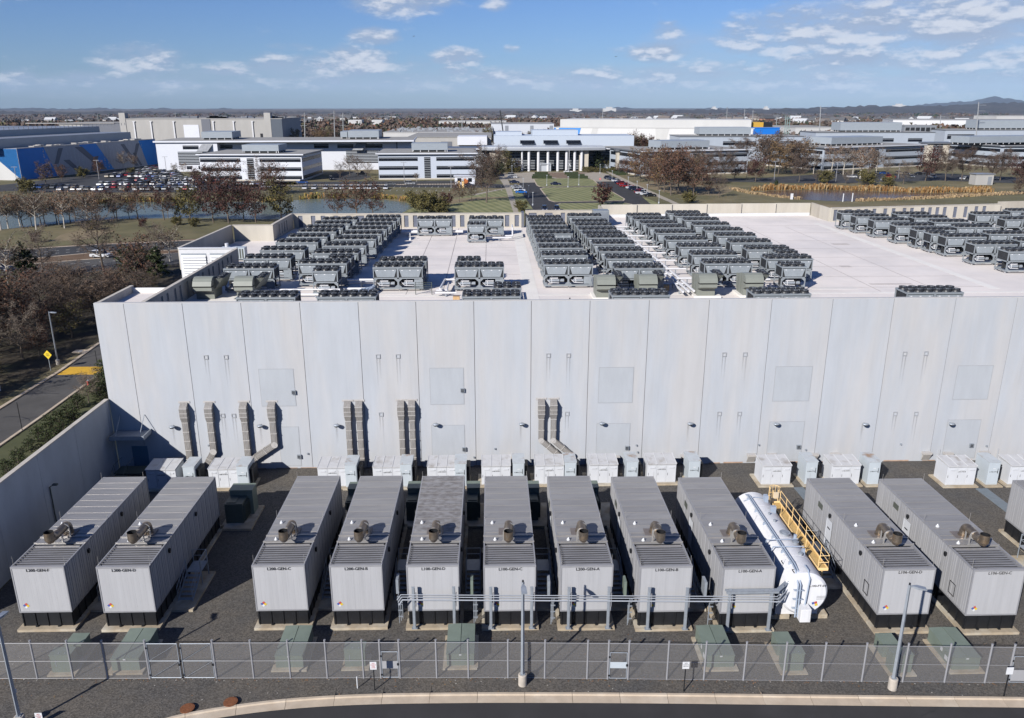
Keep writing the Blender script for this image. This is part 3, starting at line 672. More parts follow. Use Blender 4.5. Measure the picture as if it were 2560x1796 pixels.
SQ = MB(); SQ.box(-.21,.21,-.06,0,.14,.21); SQ.box(-.21,.21,-.06,0,-.21,-.14); SQ.box(-.21,-.14,-.06,0,-.14,.14); SQ.box(.14,.21,-.06,0,-.14,.14); SQ.box(-.14,.14,-.012,0,-.14,.14,1)
sqm = SQ.build('scupper', [mat('scupper_frame', (.42,.43,.45), .6, var=.1), PANEL], dc, loc=(-27.14, YW, 11.65)).data
scp = [(-25.26,11.65),(-10.88,11.59),(-8.99,11.59),(5.38,11.54),(7.31,11.53),(22.37,11.49),(24.38,11.48),(40.0,11.42),(42.09,11.43),
       (22.36,5.37),(24.36,5.35),(7.29,5.53),(-10.89,5.66),(39.95,5.18),(42.06,5.15),(-26.2,5.7),(-25.15,5.68)]
for x, z in scp: link('scupper', sqm, dc, (x, YW, z))
for x, z in [(-27.14,11.65)]+scp:
    for dx in (-.13, .15): stain(x+dx, z-.2, .16, R.uniform(1.6, 3.6))
for x, z in [(-31.05,4.75),(-22.6,4.76),(-15.2,4.72),(-5.56,4.7),(2.85,4.66),(10.74,4.63),(19.46,4.51),(28.02,4.37),(36.94,4.25),(45.63,4.18)]:
    b = MB(); b.tube((0,0,0),(0,-.28,.02),.03,6); arm = None
    n, m_ = 12, 6; vs_ = []; fs = []
    for i in range(m_+1):
        th = math.pi*i/m_
        for k in range(n):
            ph = 2*math.pi*k/n; vs_.append((.33*math.cos(ph)*math.sin(th), -.42+.24*math.sin(ph)*math.sin(th), .12*math.cos(th)))
    for i in range(m_):
        for k in range(n): fs.append((i*n+k, (i+1)*n+k, (i+1)*n+(k+1)%n, i*n+(k+1)%n))
    b.add(vs_, fs, 0); b.tube((0,-.42,-.07),(0,-.42,-.15),.26,14,1,r1=.2)
    b.build('wall_lamp', [GALV, DARK], dc, smooth=True, loc=(x, YW, z)); stain(x-.1, z-.1, .3, 2.2)
for x, z in [(-27.9,2.6),(-18.3,1.6),(-12.9,2.0),(-1.9,1.0),(.2,1.9),(14.3,2.1),(14.45,1.35),(26.6,2.0),(41.0,1.9),(49.8,1.6),(31.4,1.4),(-24.3,1.9)]:
    b = MB(); b.box(-.09,.09,-.1,0,-.07,.07); b.tube((0,-.1,0),(0,-.17,-.05),.05,6); b.build('wall_socket', GALV, dc, loc=(x, YW, z))
for x in (19.0, 19.85, 45.0, 51.0): part_box('downpipe', PANEL, x, x+.1, YW-.12, YW-.03, .05, 1.3)
# red-brown water marks along the foot of the wall
b = MB(); x = -34.0
FOOT = mat('foot_stain', (.48,.33,.24), .9, var=.2, scale=1.2)
while x < 55:
    w = R.uniform(.8, 3.0); b.box(x, x+w, YW-.012, YW-.008+.004, .02, R.uniform(.06,.16)); x += w+R.uniform(.3, 1.8)
b.build('base_stain', FOOT, dc)
# corner door and canopy in the shade
b = MB(); b.box(-36.5, -33.3, 71.7, YW-.03, 4.12, 4.30); b.box(-36.5, -33.3, 71.64, 71.7, 4.0, 4.42); b.box(-33.3, -33.22, 71.64, YW-.03, 4.0, 4.42)
b.tube((-36.0, 71.9, 4.35), (-36.0, YW-.05, 5.9), .035, 6); b.tube((-33.7, 71.9, 4.35), (-33.7, YW-.05, 5.9), .035, 6); b.build('door_canopy', GALV, dc)
b = MB(); b.box(-35.4, -33.9, YW-.05, YW-.003, .1, 2.6); b.build('door', mat('blue_grey_door', (.10,.20,.30), .5, var=.05), dc)

# ---------------- yard wall on the left
yw = thing('yard_wall', (XW0, 0, 0), 0, 'tall shaded concrete screen wall closing the left side of the generator yard', 'wall')
y = 48.5
while y < YW-.1:
    h = min(6.1, YW-.002-y); b = MB(); b.box(-.32, 0, .012, h-(.012 if h > 6 else 0), 0, 7.45); b.build('wall_panel', YARDWALL, yw, loc=(0, y, .01)); y += 6.1
b = MB(); b.box(-.36, .05, 48.5, YW-.05, 7.46, 7.56); b.build('coping', COPING, yw)
b = MB(); b.box(-.25,-.05, 48.6, YW-.05, .02, 7.4); b.build('joint_backing', JOINT, yw)
b = MB(); b.tube((.08,61.5,.6),(.08,61.5,4.2),.05,8); b.tube((.05,61.5,4.2),(.5,61.5,4.45),.04,6); b.box(.35,.75,61.38,61.62,4.38,4.5); b.build('lamp_conduit', GREEND, yw)
# stairs in the dark corner
t = thing('access_stair', (-35.9, 66.4, 0), 0, 'dark steel stair with railings in the shaded corner under the door canopy', 'stairs')
b = MB()
for k in range(6): b.box(.2, 1.3, 2.2+k*.28, 2.5+k*.28, .17+k*.17, .21+k*.17)
b.box(0, 2.6, 3.9, 5.6, 1.15, 1.2); b.build('treads', GREEND, t); b = MB()
for x in (.15, 1.35): b.path([(x,2.2,1.0),(x,3.9,2.1),(x,5.6,2.1)],.025,6); b.tube((x,2.2,0),(x,2.2,1.0),.025,6); b.tube((x,3.9,1.1),(x,3.9,2.1),.025,6)
b.build('railing', GREEND, t)

# ---------------- exhaust ducts down the wall
def duct(x, zt, pts, w, label):
    """hood at the top, ribbed duct below; pts = (dx, z) centre line"""
    t = thing('wall_duct', (x, YW, 0), 0, label, 'duct', 'ribbed metal ducts running down the wall')
    w = w*.72; D = .66
    b = MB(); hw = w/2+.07
    b.add([(-hw,0,zt),(hw,0,zt),(hw,-D*.75,zt-.35),(-hw,-D*.75,zt-.35),(-hw,0,zt-1.95),(hw,0,zt-1.95),(hw,-D,zt-1.4),(-hw,-D,zt-1.4),(hw,-D,zt-.5),(-hw,-D,zt-.5),(w/2,-.52,zt-1.95),(-w/2,-.52,zt-1.95)],
          [(0,1,2,3),(3,2,8,9),(9,8,6,7),(7,6,10,11),(11,10,5,4),(0,3,9,7,11,4),(1,5,10,6,8,2)])
    for z in (zt-.5, zt-.98, zt-1.4): b.box(-hw-.03, hw+.03, -D-.03, -.05, z-.025, z+.025, 1)
    b.box(-hw-.2, hw+.2, -.05, 0, zt-.12, zt+.08, 1)
    b.build('hood', [DUCTM, DUCTR], t)
    pr = [(p[0], p[1]) for p in pts]
    for (xe, ze) in pr[1:-1]:
        b = MB(); b.tube((xe, -.08, ze), (xe, -.52, ze), w/2, 20); b.tube((xe, -.50, ze), (xe, -.54, ze), w/2+.03, 20, 1); b.build('duct_elbow', [DUCTM, DUCTR], t)
    for (xa, za), (xb, zb) in zip(pr[:-1], pr[1:]):
        L_ = math.hypot(xb-xa, zb-za); n = max(1, round(L_/1.0)); ux, uz = (xb-xa)/L_, (zb-za)/L_; nx, nz = -uz, ux
        for k in range(n):
            s0 = L_*k/n; s1 = L_*(k+1)/n; b = MB()
            def P(s, o, y): return (xa+ux*s+nx*o, y, za+uz*s+nz*o)
            h = w/2
            q = [P(s0,-h,-.08),P(s0,h,-.08),P(s0,h,-.52),P(s0,-h,-.52),P(s1,-h,-.08),P(s1,h,-.08),P(s1,h,-.52),P(s1,-h,-.52)]
            b.add(q, [(0,1,2,3),(7,6,5,4),(0,4,5,1),(1,5,6,2),(2,6,7,3),(3,7,4,0)])
            h2 = h+.035
            q = [P(s0,-h2,-.05),P(s0,h2,-.05),P(s0,h2,-.56),P(s0,-h2,-.56),P(s0+.06,-h2,-.05),P(s0+.06,h2,-.05),P(s0+.06,h2,-.56),P(s0+.06,-h2,-.56)]
            b.add(q, [(0,1,2,3),(7,6,5,4),(0,4,5,1),(1,5,6,2),(2,6,7,3),(3,7,4,0)], 1)
            for o in (-.11, 0, .11):
                q = [P(s0+.08,o-.015,-.525),P(s0+.08,o+.015,-.525),P(s0+.08,o+.015,-.545),P(s0+.08,o-.015,-.545),P(s1-.03,o-.015,-.525),P(s1-.03,o+.015,-.525),P(s1-.03,o+.015,-.545),P(s1-.03,o-.015,-.545)]
                b.add(q, [(0,1,2,3),(7,6,5,4),(0,4,5,1),(1,5,6,2),(2,6,7,3),(3,7,4,0)], 1)
            b.build('duct_section', [DUCTM, DUCTR], t)
zt = 7.15
duct(-29.75, zt, [(0, zt-1.95), (0, .4)], .78, 'leftmost straight ribbed metal duct on the wall, just right of the shadow edge')
duct(-27.35, zt, [(0, zt-1.95), (0, 2.1), (-.95, .5)], .80, 'metal duct with a short kink at its foot, second from the left on the wall')
duct(-24.05, zt, [(0, zt-1.95), (0, .4)], .78, 'lone straight metal duct ending behind the second white cabinet group from the left')
duct(-21.35, zt, [(0, zt-1.95), (0, 2.75), (-2.9, .8), (-2.9, .1)], .80, 'metal duct with a long bend to the left beside the pale blue wall panel')
duct(-14.05, zt, [(0, zt-1.95), (0, .3)], .72, 'left duct of the straight pair between the bent duct and the brighter pair')
duct(-12.95+.0, zt, [(0, zt-1.95), (0, .3)], .72, 'right duct of the straight pair just left of a panel joint')
duct(-8.9, zt, [(0, zt-1.95), (0, .3)], .70, 'left duct of the straight pair beside the grey panel with white streaks')
duct(-7.85, zt, [(0, zt-1.95), (0, .3)], .70, 'right duct of the straight pair beside the grey panel with white streaks')
duct(4.75, zt, [(0, zt-1.95), (0, 2.9), (2.1, 1.0), (2.1, .3)], .72, 'left duct of the pair that bends to the right at the foot of the wall')
duct(5.95, zt, [(0, zt-1.95), (0, 2.9), (1.8, 1.3), (1.8, .3)], .72, 'right duct of the pair that bends to the right at the foot of the wall')
# small outlet hoods low on the wall at the right
ol = MB(); ol.box(-.45,.45,-.45,0,-.1,.1); ol.add([(-.4,-.45,-.1),(.4,-.45,-.1),(.4,0,-.9),(-.4,0,-.9)], [(0,1,2,3)]); ol.box(-.35,.35,-.02,-.01,-.9,-.1)
olo = ol.build('outlet_hood', DUCTR, dc, loc=(1.6, YW-.01, .95))
for x in (9.9, 12.2, 17.0, 19.2, 25.9, 28.0, 32.2, 34.4, 43.7, 45.9, 49.6): link('outlet_hood', olo.data, dc, (x, YW-.01, .95+R.uniform(-.05, .05)))

# ================================================================ ROOF EQUIPMENT
# fan unit (shared)
def fan_mesh():
    b = MB(); n = 16; r0, r1, r2, h = .47, .40, .37, .27
    vs_ = []
    for r, z in ((r0,0),(r1,h*.5),(r1+.02,h),(r2,h),(r2,.04)):
        for k in range(n):
            t = 2*math.pi*k/n; vs_.append((r*math.cos(t), r*math.sin(t), z))
    fs = []
    for i in range(4):
        for k in range(n): fs.append((i*n+k, i*n+(k+1)%n, (i+1)*n+(k+1)%n, (i+1)*n+k))
    fs.append(tuple(range(4*n, 5*n)))
    b.add(vs_, fs, 0)
    for k in range(6):
        t = 2*math.pi*k/6; c, s = math.cos(t), math.sin(t); c2, s2 = math.cos(t+.55), math.sin(t+.55)
        b.add([(.08*c,.08*s,.17),(.36*c,.36*s,.16),(.36*c2,.36*s2,.22),(.08*c2,.08*s2,.2)], [(0,1,2,3)], 1)
    b.tube((0,0,.1),(0,0,.27),.10,8,1); b.box(-.38,.38,-.015,.015,.275,.29,1); b.box(-.015,.015,-.38,.38,.275,.29,1)
    me = bpy.data.meshes.new('fan'); me.from_pydata(b.v, [], b.f); me.materials.append(FANM); me.materials.append(FANB)
    me.polygons.foreach_set('material_index', b.m); me.update(); return me
FAN = fan_mesh()
def make_chiller(mods, variant=0):
    W = 2.76*mods; D = 2.35; t = thing('rooftop_chiller', (0,0,-50))
    b = MB(); zt = 2.68
    for x in [0]+[2.76*k for k in range(1, mods)]+[W]:
        w = .10; xa = max(0, min(x-w/2, W-w))
        if x == 0: xa = 0
        if x == W: xa = W-w
        wide = .2 if 0 < x < W else w; xa = x-wide/2 if 0 < x < W else xa
        b.box(xa, xa+wide, 0, .10, .32, zt-.16); b.box(xa, xa+wide, D-.10, D, .32, zt-.16)
    b.box(-.02, W+.02, -.02, .12, zt-.16, zt); b.box(-.02, W+.02, D-.12, D+.02, zt-.16, zt)
    b.box(-.02, .10, .12, D-.12, zt-.16, zt); b.box(W-.10, W+.02, .12, D-.12, zt-.16, zt)
    b.box(0, W, 0, .09, 1.36, 1.50); b.box(0, W, D-.09, D, 1.36, 1.50)
    for x0 in (0, W-.08): b.box(x0, x0+.08, .1, D-.1, 1.36, 1.5)
    b.box(-.03, W+.03, -.05, .13, .20, .38); b.box(-.03, W+.03, D-.13, D+.05, .20, .38); b.box(-.03, .12, .13, D-.13, .20, .38); b.box(W-.12, W+.03, .13, D-.13, .20, .38)
    b.box(0, W, .1, D-.1, zt-.05, zt-.012)
    for m in range(mods):      # cut corners of the lower openings
        x0 = 2.76*m+.10; x1 = x0+2.56
        for xa, s in ((x0, 1), (x1, -1)):
            b.yprism([(xa, 1.36), (xa+s*.38, 1.36), (xa, 1.02)], .02, .07); b.yprism([(xa, .38), (xa+s*.34, .38), (xa, .70)], .02, .07)
    b.build('frame', CHF, t)
    for m in range(mods):
        x0 = 2.76*m+.14; x1 = x0+2.48
        b = MB(); b.yprism([(x0,2.44),(x1,2.44),(x1-.28,1.56),(x0+.28,1.56)], .03, .09); 
        for k, f in enumerate((.14,.5,.86)):
            cx = x0+(x1-x0)*f; b.box(cx-.11, cx+.07, .018, .03, 2.28, 2.35, 1)
        for f in (.33,.67):
            cx = x0+(x1-x0)*f
            for z in (2.0,1.82,1.66): b.box(cx-.24, cx+.24, .022, .03, z-.045, z+.045, 2)
        b.build('coil_panel', [CHP, WHITE, mat('panel_louvre_light', (.33,.37,.40), .45, var=.05)], t)
    b = MB(); b.box(.10, W-.10, .10, .14, 1.5, 2.5); b.box(.1,.13,.14,D-.14,1.5,2.5); b.box(W-.13,W-.1,.14,D-.14,1.5,2.5); b.box(.13, W-.13, D*.45, D*.5, .4, 1.5); b.box(.1, W-.1, D-.14, D-.1, 1.5, 2.5)
    b.build('coil_bank', CHD, t)
    b = MB(); 
    for y_ in (.2, D-.3): 
        for k in range(mods+1):
            x = min(max(2.76*k, .1), W-.25); b.box(x, x+.14, y_, y_+.14, 0, .2)
    b.build('feet', COLW, t)
    b = MB(); rr = random.Random(3+variant+mods)
    for m in range(mods):
        x0 = 2.76*m+.3
        b.tube((x0+.2,.55,.75),(x0+2.0,.55,.75),.19,10,1); b.tube((x0+.35,.45,1.05),(x0+1.3,.45,1.05),.10,8,0)
        b.tube((x0+.6,.4,.45),(x0+.6,.4,1.3),.045,6,0); b.tube((x0+1.5,.38,.45),(x0+1.5,.38,1.32),.05,6,2); b.tube((x0+1.0,.9,.9),(x0+1.8,.9,.9),.26,10,2)
        b.path([(x0,.35,.95),(x0+.4,.3,.55),(x0+1.4,.3,.5)],.045,6,0)
    b.build('pipework', [PIPEW, GALV, BLACK], t, smooth=False)
    if mods == 2:
        b = MB(); b.box(W-.98, W-.14, .12, .5, .42, 1.32); b.box(W-.5,W-.46,.10,.12,.8,.95); b.build('control_cabinet', CHP, t)
    for j in range(2):
        for i in range(3*mods):
            link('fan', FAN, t, (.46+.92*i, .62+1.12*j, zt-.01))
    return t
CH2 = make_chiller(2); CH1 = make_chiller(1)
used = {'2': False, '1': False}
def chiller(x, y, mods, label, right=False):
    proto = CH2 if mods == 2 else CH1; k = str(mods)
    if right: x = x-2.76*mods
    g = 'grey fan chillers on the white roof'
    if not used[k]:
        used[k] = True; KIDS[proto.name] = list(proto.children); proto.location = (x, y, ZR+.04); tag(proto, label, 'chiller', g); return proto
    return copy_tree(proto, loc=(x, y, ZR+.04), label=label, group=g)
def colm(name, lst, mods=2):
    for i, (x, y) in enumerate(lst):
        chiller(x, y, mods, f'chiller, {nth(i)} from the front in the {name}')
colm('leftmost column beside the louvred parapet', [(-29.6,88.5),(-29.15,94.5),(-28.75,100.1),(-28.3,106.05),(-27.95,110.6),(-27.6,115.3),(-27.3,119.0),(-26.95,123.3),(-26.6,127.7)])
colm('second column from the left', [(-22.03,91.2),(-21.75,97.8),(-21.6,103.3),(-21.05,108.5),(-20.85,112.9),(-20.7,117.4),(-20.5,121.6),(-20.3,125.8),(-20.1,129.9)])
colm('third column, right of the pale walkway', [(5.98,89.8),(6.05,95.5),(6.0,100.8),(5.95,105.05),(5.92,112.6),(5.85,116.7),(5.8,121.2),(5.75,125.2),(5.7,128.8)])
colm('fourth column, left of the white pipe run', [(13.6,87.35),(13.5,93.2),(13.3,98.15),(13.15,103.6),(13.05,108.7),(12.85,111.9),(12.7,115.9),(12.63,120.2),(12.55,124.2),(12.45,130.8)])
colm('fifth column, right of the white pipe run', [(24.2,89.8),(24.1,95.3),(23.8,101.0),(23.4,106.6),(23.2,112.5),(23.1,117.9),(22.85,122.2),(22.5,126.6),(22.25,131.0)])
colm('sixth column beside the open roof', [(32.2,92.5),(31.85,98.9),(31.3,104.2),(31.0,109.7),(30.7,114.6),(30.4,120.3),(30.25,125.5),(29.85,130.2),(29.4,134.0)])
colm('first column beyond the large open roof', [(63.5,96.5),(62.4,101.8),(62.0,107.9),(61.2,114.2),(60.3,118.6),(59.6,124.3),(58.8,128.9),(58.3,133.2)])
colm('second column beyond the open roof', [(70.5,98.2),(69.95,104.3),(69.4,110.3),(68.5,116.8),(68.05,122.3),(67.4,127.1),(66.7,131.3)])
colm('third column beyond the open roof', [(81.6,119.0),(80.65,124.8),(79.5,130.9)])
chiller(88.0, 135.2, 2, 'chiller at the far right corner of the roof beside the taller parapet')
chiller(86.6, 128.6, 2, 'chiller half cut off at the right edge of the roof')
for i, (x, y) in enumerate([(-24.0,74.35),(-16.45,74.35),(-2.8,74.1),(11.4,74.2),(25.0,74.4),(39.9,74.6)]):
    chiller(x, y, 2, f'chiller half hidden behind the front wall top, {nth(i)} from the left')
chiller(2.93, 77.65, 1, 'small chiller just behind the third half-hidden one at the front wall', right=True)
chiller(-13.2, 88.75, 2, 'front one of two chillers standing back to back left of the central open roof')
chiller(-13.05, 92.3, 2, 'rear one of two chillers standing back to back left of the central open roof')
chiller(-4.12, 88.5, 2, 'chiller beside white pipe frames at the front of the central open roof')
chiller(-4.0, 92.15, 1, 'small six-fan chiller behind the one beside the white pipe frames')
chiller(-11.7, 128.2, 2, 'lone chiller near the middle of the rear louvred parapet')
chiller(-3.5, 127.9, 2, 'chiller near the rear parapet with a smaller one in front of it')
chiller(-3.6, 121.6, 1, 'small six-fan chiller in front of a wide one near the rear parapet')
chiller(-19.5, 86.7, 1, 'small six-fan chiller at the front of the second column from the left')
chiller(-16.5, 94.2, 1, 'small six-fan chiller squeezed behind the first in the second column', right=True)
chiller(5.92, 108.65, 1, 'small six-fan chiller between full ones in the third column')
chiller(32.4, 87.75, 1, 'small six-fan chiller at the front of the sixth column')
chiller(34.6, 95.9, 1, 'small six-fan chiller behind the first in the sixth column')
chiller(61.5, 110.85, 1, 'small six-fan chiller in the first column beyond the open roof')

# hooded air units at the front of the roof
def air_unit():
    t = thing('hooded_air_unit', (0,0,-50)); w = 1.9
    b = MB()
    b.xprism([(0,0),(2.5,0),(2.9,1.9),(1.1,2.25),(.15,2.25),(.15,1.15),(0,1.0)], 0, w)
    for y in (.9, 1.9): b.box(-.015, 0, y, y+.03, .1, 2.0, 1)
    b.build('cabinet', [AHU, AHUD], t)
    b = MB()                # curved rain hood at the front
    prof = [(.15,2.27),(1.15,2.27),(.9,2.30),(-.1,2.22),(-.5,2.0),(-.78,1.62),(-.72,1.58),(-.45,1.85),(.13,2.05)]
    n = len(prof)
    b.xprism([(1.15,2.27),(.1,2.42),(-.3,2.28),(-.62,2.0),(-.85,1.55),(-.80,1.52),(.14,1.52),(.14,2.2)], -.03, w+.03)
    b.build('rain_hood', AHU, t)
    b = MB(); b.box(.02, w-.02, -.70, .12, 1.40, 1.515); b.build('intake_slot', DARK, t)
    b = MB(); b.xprism([(-.75,1.05),(-.72,1.38),(.0,1.38),(.12,.72),(.06,.70)], -.02, w+.02); b.build('lower_hood', AHU, t)
    b = MB(); b.add([(w+.03,.2,2.2),(w+1.0,.3,2.2),(w+.03,.25,1.05)], [(0,1,2),(2,1,0)], 0); b.add([(w+1.0,.3,2.2),(w+1.15,2.9,2.35),(w+.45,2.9,.9),(w+.03,.25,1.05)], [(0,1,2,3),(3,2,1,0)], 0)
    b.add([(w+.02,.3,2.1),(w+1.0,.35,2.18),(w+1.13,2.85,2.3),(w+.02,2.85,2.2)], [(0,1,2,3)], 1)
    b.build('condenser_wing', [AHU, FANM], t)
    for k in range(3):
        o = link('fan', FAN, t, (w+.55, .85+.8*k, 2.2)); o.scale = (.8,.8,.6)
    return t
au = air_unit(); KIDS[au.name] = list(au.children)
aus = [(-31.35,84.4,'leftmost olive hooded air unit on a pale curb beside the low roof'), (-27.1,84.5,'olive hooded air unit behind the first half-hidden chiller from the left'),
       (11.2,84.0,'olive hooded air unit standing left of the middle half-hidden chiller at the front wall'), (15.7,84.2,'olive hooded air unit rising behind the fourth half-hidden chiller'),
       (22.2,84.5,'olive hooded air unit with a clear shadow on the roof to its right'), (27.2,84.6,'rightmost olive hooded air unit, behind the fifth half-hidden chiller')]
for i, (x, y, lab) in enumerate(aus):
    g = 'olive hooded air units along the front of the roof'
    if i == 0: au.location = (x, y, ZR+.25); tag(au, lab, 'air unit', g)
    else: copy_tree(au, loc=(x, y, ZR+.25), label=lab, group=g)
    part_box('equipment_curb', ROOFW, x-.35 if i else x-1.6, x+(2.6 if i else 4.5), y-(.2 if i else 2.2), y+2.7, ZR+.02, ZR+.25)
# split air-conditioning unit beyond the notch
t = thing('roof_air_conditioner', (-38.6, 107.6, ZR), 0, 'pale boxy air conditioner with louvred side behind the white screen', 'air conditioner')
b = MB(); b.box(0,2.4,0,1.6,.2,1.5); b.box(2.4,5.6,.3,1.5,.2,1.75); b.build('cabinet', CABG, t); b = MB()
for k in range(9): b.box(2.6+k*.33, 2.78+k*.33, .27, .3, .3, 1.6)
b.build('louvre', AHUD, t); b = MB(); b.tube((3.2,.7,1.7),(3.2,.7,2.3),.25,10); b.build('vent_stack', COLW, t)

# ---------------- pipes
def pipe_thing(name, label, runs, r, m, supports=True, cat='pipes', group=None, z0=ZR):
    t = thing(name, (0,0,0), 0, label, cat, group)
    for pts in runs:
        b = MB(); b.path(pts, r, 8); b.build('pipe', m, t)
    if supports:
        b = MB()
        for pts in runs:
            for p, q in zip(pts[:-1], pts[1:]):
                d = Vector(q)-Vector(p)
                if abs(d.z) > .2 or d.length < 1.5: continue
                n = max(1, int(d.length/3))
                for k in range(n):
                    c = Vector(p)+d*((k+.5)/n); b.box(c.x-.06, c.x+.06, c.y-.06, c.y+.06, z0+.02, c.z-r+.01)
        if b.v: b.build('support', GALV, t)
    return t
zp = ZR+.62
pipe_thing('roof_pipe_run', 'long white jacketed header pipes running back between the fourth and fifth chiller columns',
           [[(x, 84.8+.2*i, zp), (x-.8, 131, zp)] for i, x in enumerate((20.7, 21.35, 22.0))], .14, PIPEW)
for j, y in enumerate([89.0, 94.7, 100.2, 105.6, 110.6, 115.6, 120.4, 125.4, 130]):
    xs = 20.6-(y-85)*.016
    pipe_thing('branch_pipe', f'short white branch pipes at the {nth(j)} chiller row from the front',
               [[(xs-1.9, y+.3, zp-.1), (xs+1.2, y+.3, zp-.1)], [(xs-1.9, y+.85, zp+.35), (xs+.1, y+.85, zp+.35), (xs+.1, y+.85, zp)], [(xs+.8, y+1.6, zp+.25), (xs+3.2, y+1.6, zp+.25)]], .12, PIPEW, group='white branch pipes between the fourth and fifth chiller columns')
    b = MB(); b.box(0,.62,0,.8,0,.62); o = b.build('tan_box', TAN, None, loc=(xs-1.25+.05*(j%3), y-1.1, ZR+.02))
    tag(o, f'small tan box beside the white pipes at the {nth(j)} chiller row from the front', 'box', 'small tan boxes on the roof')
for j, (x, y, w) in enumerate([(-.2-3.9, 83.2, .7), (3.2, 80.6, 1.7), (-14.5, 82.8, 1.6)]):
    b = MB(); b.box(0,w,0,.7,0,.55); b.box(.05, w-.05, -.01, 0, .02, .2); o = b.build('tan_box', TAN, None, loc=(x, y, ZR+.02))
    tag(o, ['narrow tan box left of the third half-hidden chiller', 'wide tan box on the roof right of the third half-hidden chiller', 'tan box at the foot of the blue-grey insulated pipes'][j], 'box', 'small tan boxes on the roof')
pipe_thing('insulated_pipe_bank', 'bank of four blue-grey insulated pipes slanting back beside the small chiller',
           [[(-14.9+.38*k, 83.6, zp), (-14.2+.38*k, 87.0+.4*k, zp), (-13.2, 87.2+.5*k, zp)] for k in range(4)], .15, PIPEB)
pipe_thing('roof_pipe_run', 'long white pipe running level behind the two leftmost air units', [[(-27.8, 88.0-1.3, zp+.1), (-16.6, 86.6, zp+.1)], [(-27.0, 85.9, zp-.25), (-17.5, 85.8, zp-.25)]], .1, PIPEW)
pipe_thing('roof_pipe_run', 'white pipes reaching from the blue-grey pipe bank to the pair of chillers', [[(-16.2, 90.6, zp), (-13.3, 90.6, zp)], [(-16.2, 89.7, zp+.5), (-13.3, 89.7, zp+.5)], [(-16.3,87.8,zp-.1),(-13.3,87.8,zp-.1)]], .14, PIPEW)
t = pipe_thing('pipe_frame', 'white pipe frame on black feet left of the chiller at the central open roof', [[(-6.0,86.2,zp), (-4.9,86.3,zp), (-4.9,90.0,zp)], [(-5.6,85.6,zp+.35), (-5.3,90.3,zp+.35), (-4.2,90.3,zp+.35)], [(-6.1,85.9,zp-.2),(-3.9,85.9,zp-.2)]], .11, PIPEW)
b = MB()
for k in range(5): b.box(-8.4, -6.6, 87.0, 87.05, ZR+.5+k*.2, ZR+.54+k*.2)
for x in (-8.4,-6.62): b.box(x, x+.06, 86.95, 87.1, ZR, ZR+1.4)
b.build('rack', GREEND, t)
pipe_thing('roof_pipe_run', 'white pipes right of the third half-hidden chiller leading to its wide tan box', [[(2.2,80.9,zp),(2.2,86.0,zp),(1.3,86.0,zp)],[(2.6,81.0,zp),(2.6,86.4,zp),(1.4,86.4,zp)],[(3.0,81.0,zp),(3.0,86.8,zp),(1.4,86.9,zp)]], .11, PIPEW)
pipe_thing('roof_pipe_run', 'white pipes and valve post beside the wide chiller at the rear parapet', [[(2.2,124.3,zp),(4.2-.9,124.3,zp),(3.3,124.3,zp+1.2),(3.3,127.5,zp+1.2)],[(-.6,123.0,zp-.1),(3.0,123.0,zp-.1)]], .12, PIPEW)
pipe_thing('roof_pipe_run', 'short white capped pipes left of the lone chiller at the rear parapet', [[(-14.2,128.6,zp),(-11.8,128.6,zp)],[(-14.2,129.4,zp),(-11.8,129.4,zp)],[(-6.1,129.0,zp),(-4.6,129.0,zp)]], .22, PIPEW)
pipe_thing('roof_pipe_run', 'white valve pipes in front of the small chiller of the sixth column', [[(29.9,87.5,zp-.2),(32.5,87.5,zp-.2)],[(30.4,87.4,ZR+.1),(30.4,87.4,zp+.4)],[(31.1,87.4,ZR+.1),(31.1,87.4,zp+.3)],[(29.8,90.9,zp),(32.2,90.9,zp)]], .13, PIPEW)
for j, (x, y) in enumerate([(8.0, 80.3), (48.3, 77.9), (-28.8, 112.0), (-12.5, 117.5+7)]):
    t = thing('roof_vent', (x, y, ZR), 0, ['thin dark vent pipe on a white base in front of the third chiller column', 'thin dark vent pipe on a white base right of the last half-hidden chiller', 'white dome vent beside the leftmost chiller column', 'tiny roof vent in the central open roof'][j], 'vent')
    b = MB(); b.tube((0,0,0),(0,0,.3),.2,10,0,r1=.1); b.build('base', WHITE, t); b = MB(); b.tube((0,0,.3),(0,0,1.1),.07,8); b.build('pipe', BLACK if j < 2 else WHITE, t)

# ================================================================ GENERATOR ENCLOSURES
TEXTS = []
def text_obj(s, size, m, parent, loc, rot=(math.pi/2,0,0), sx=1.15, name='lettering', align='LEFT', bold=.006):
    cu = bpy.data.curves.new(name, 'FONT'); cu.body = s; cu.size = size; cu.extrude = .004; cu.offset = bold*.4; cu.resolution_u = 2
    cu.align_x = align; cu.materials.append(m)
    o = bpy.data.objects.new(name, cu); col.objects.link(o); TEXTS.append((o, parent, loc, rot, sx)); return o
def diamond(parent, x, y, z, s=.27, rot=0.0, cols=None):
    cols = cols or [BLUE, RED, SIGNY, WHITE]
    b = MB(); h = s/2
    ds = [(-h,0,0),(0,h,1),(h,0,2),(0,-h,3)]
    for dx, dz, k in ds:
        b.add([(dx-h*.94,0,dz),(dx,0,dz-h*.94),(dx+h*.94,0,dz),(dx,0,dz+h*.94)], [(0,1,2,3)], k)
    o = b.build('hazard_diamond', cols, parent, loc=(x, y, z)); o.rotation_euler = (0, rot, 0); return o
GW, GL, GZ0, GZ1 = 3.56, 13.7, 1.30, 4.87
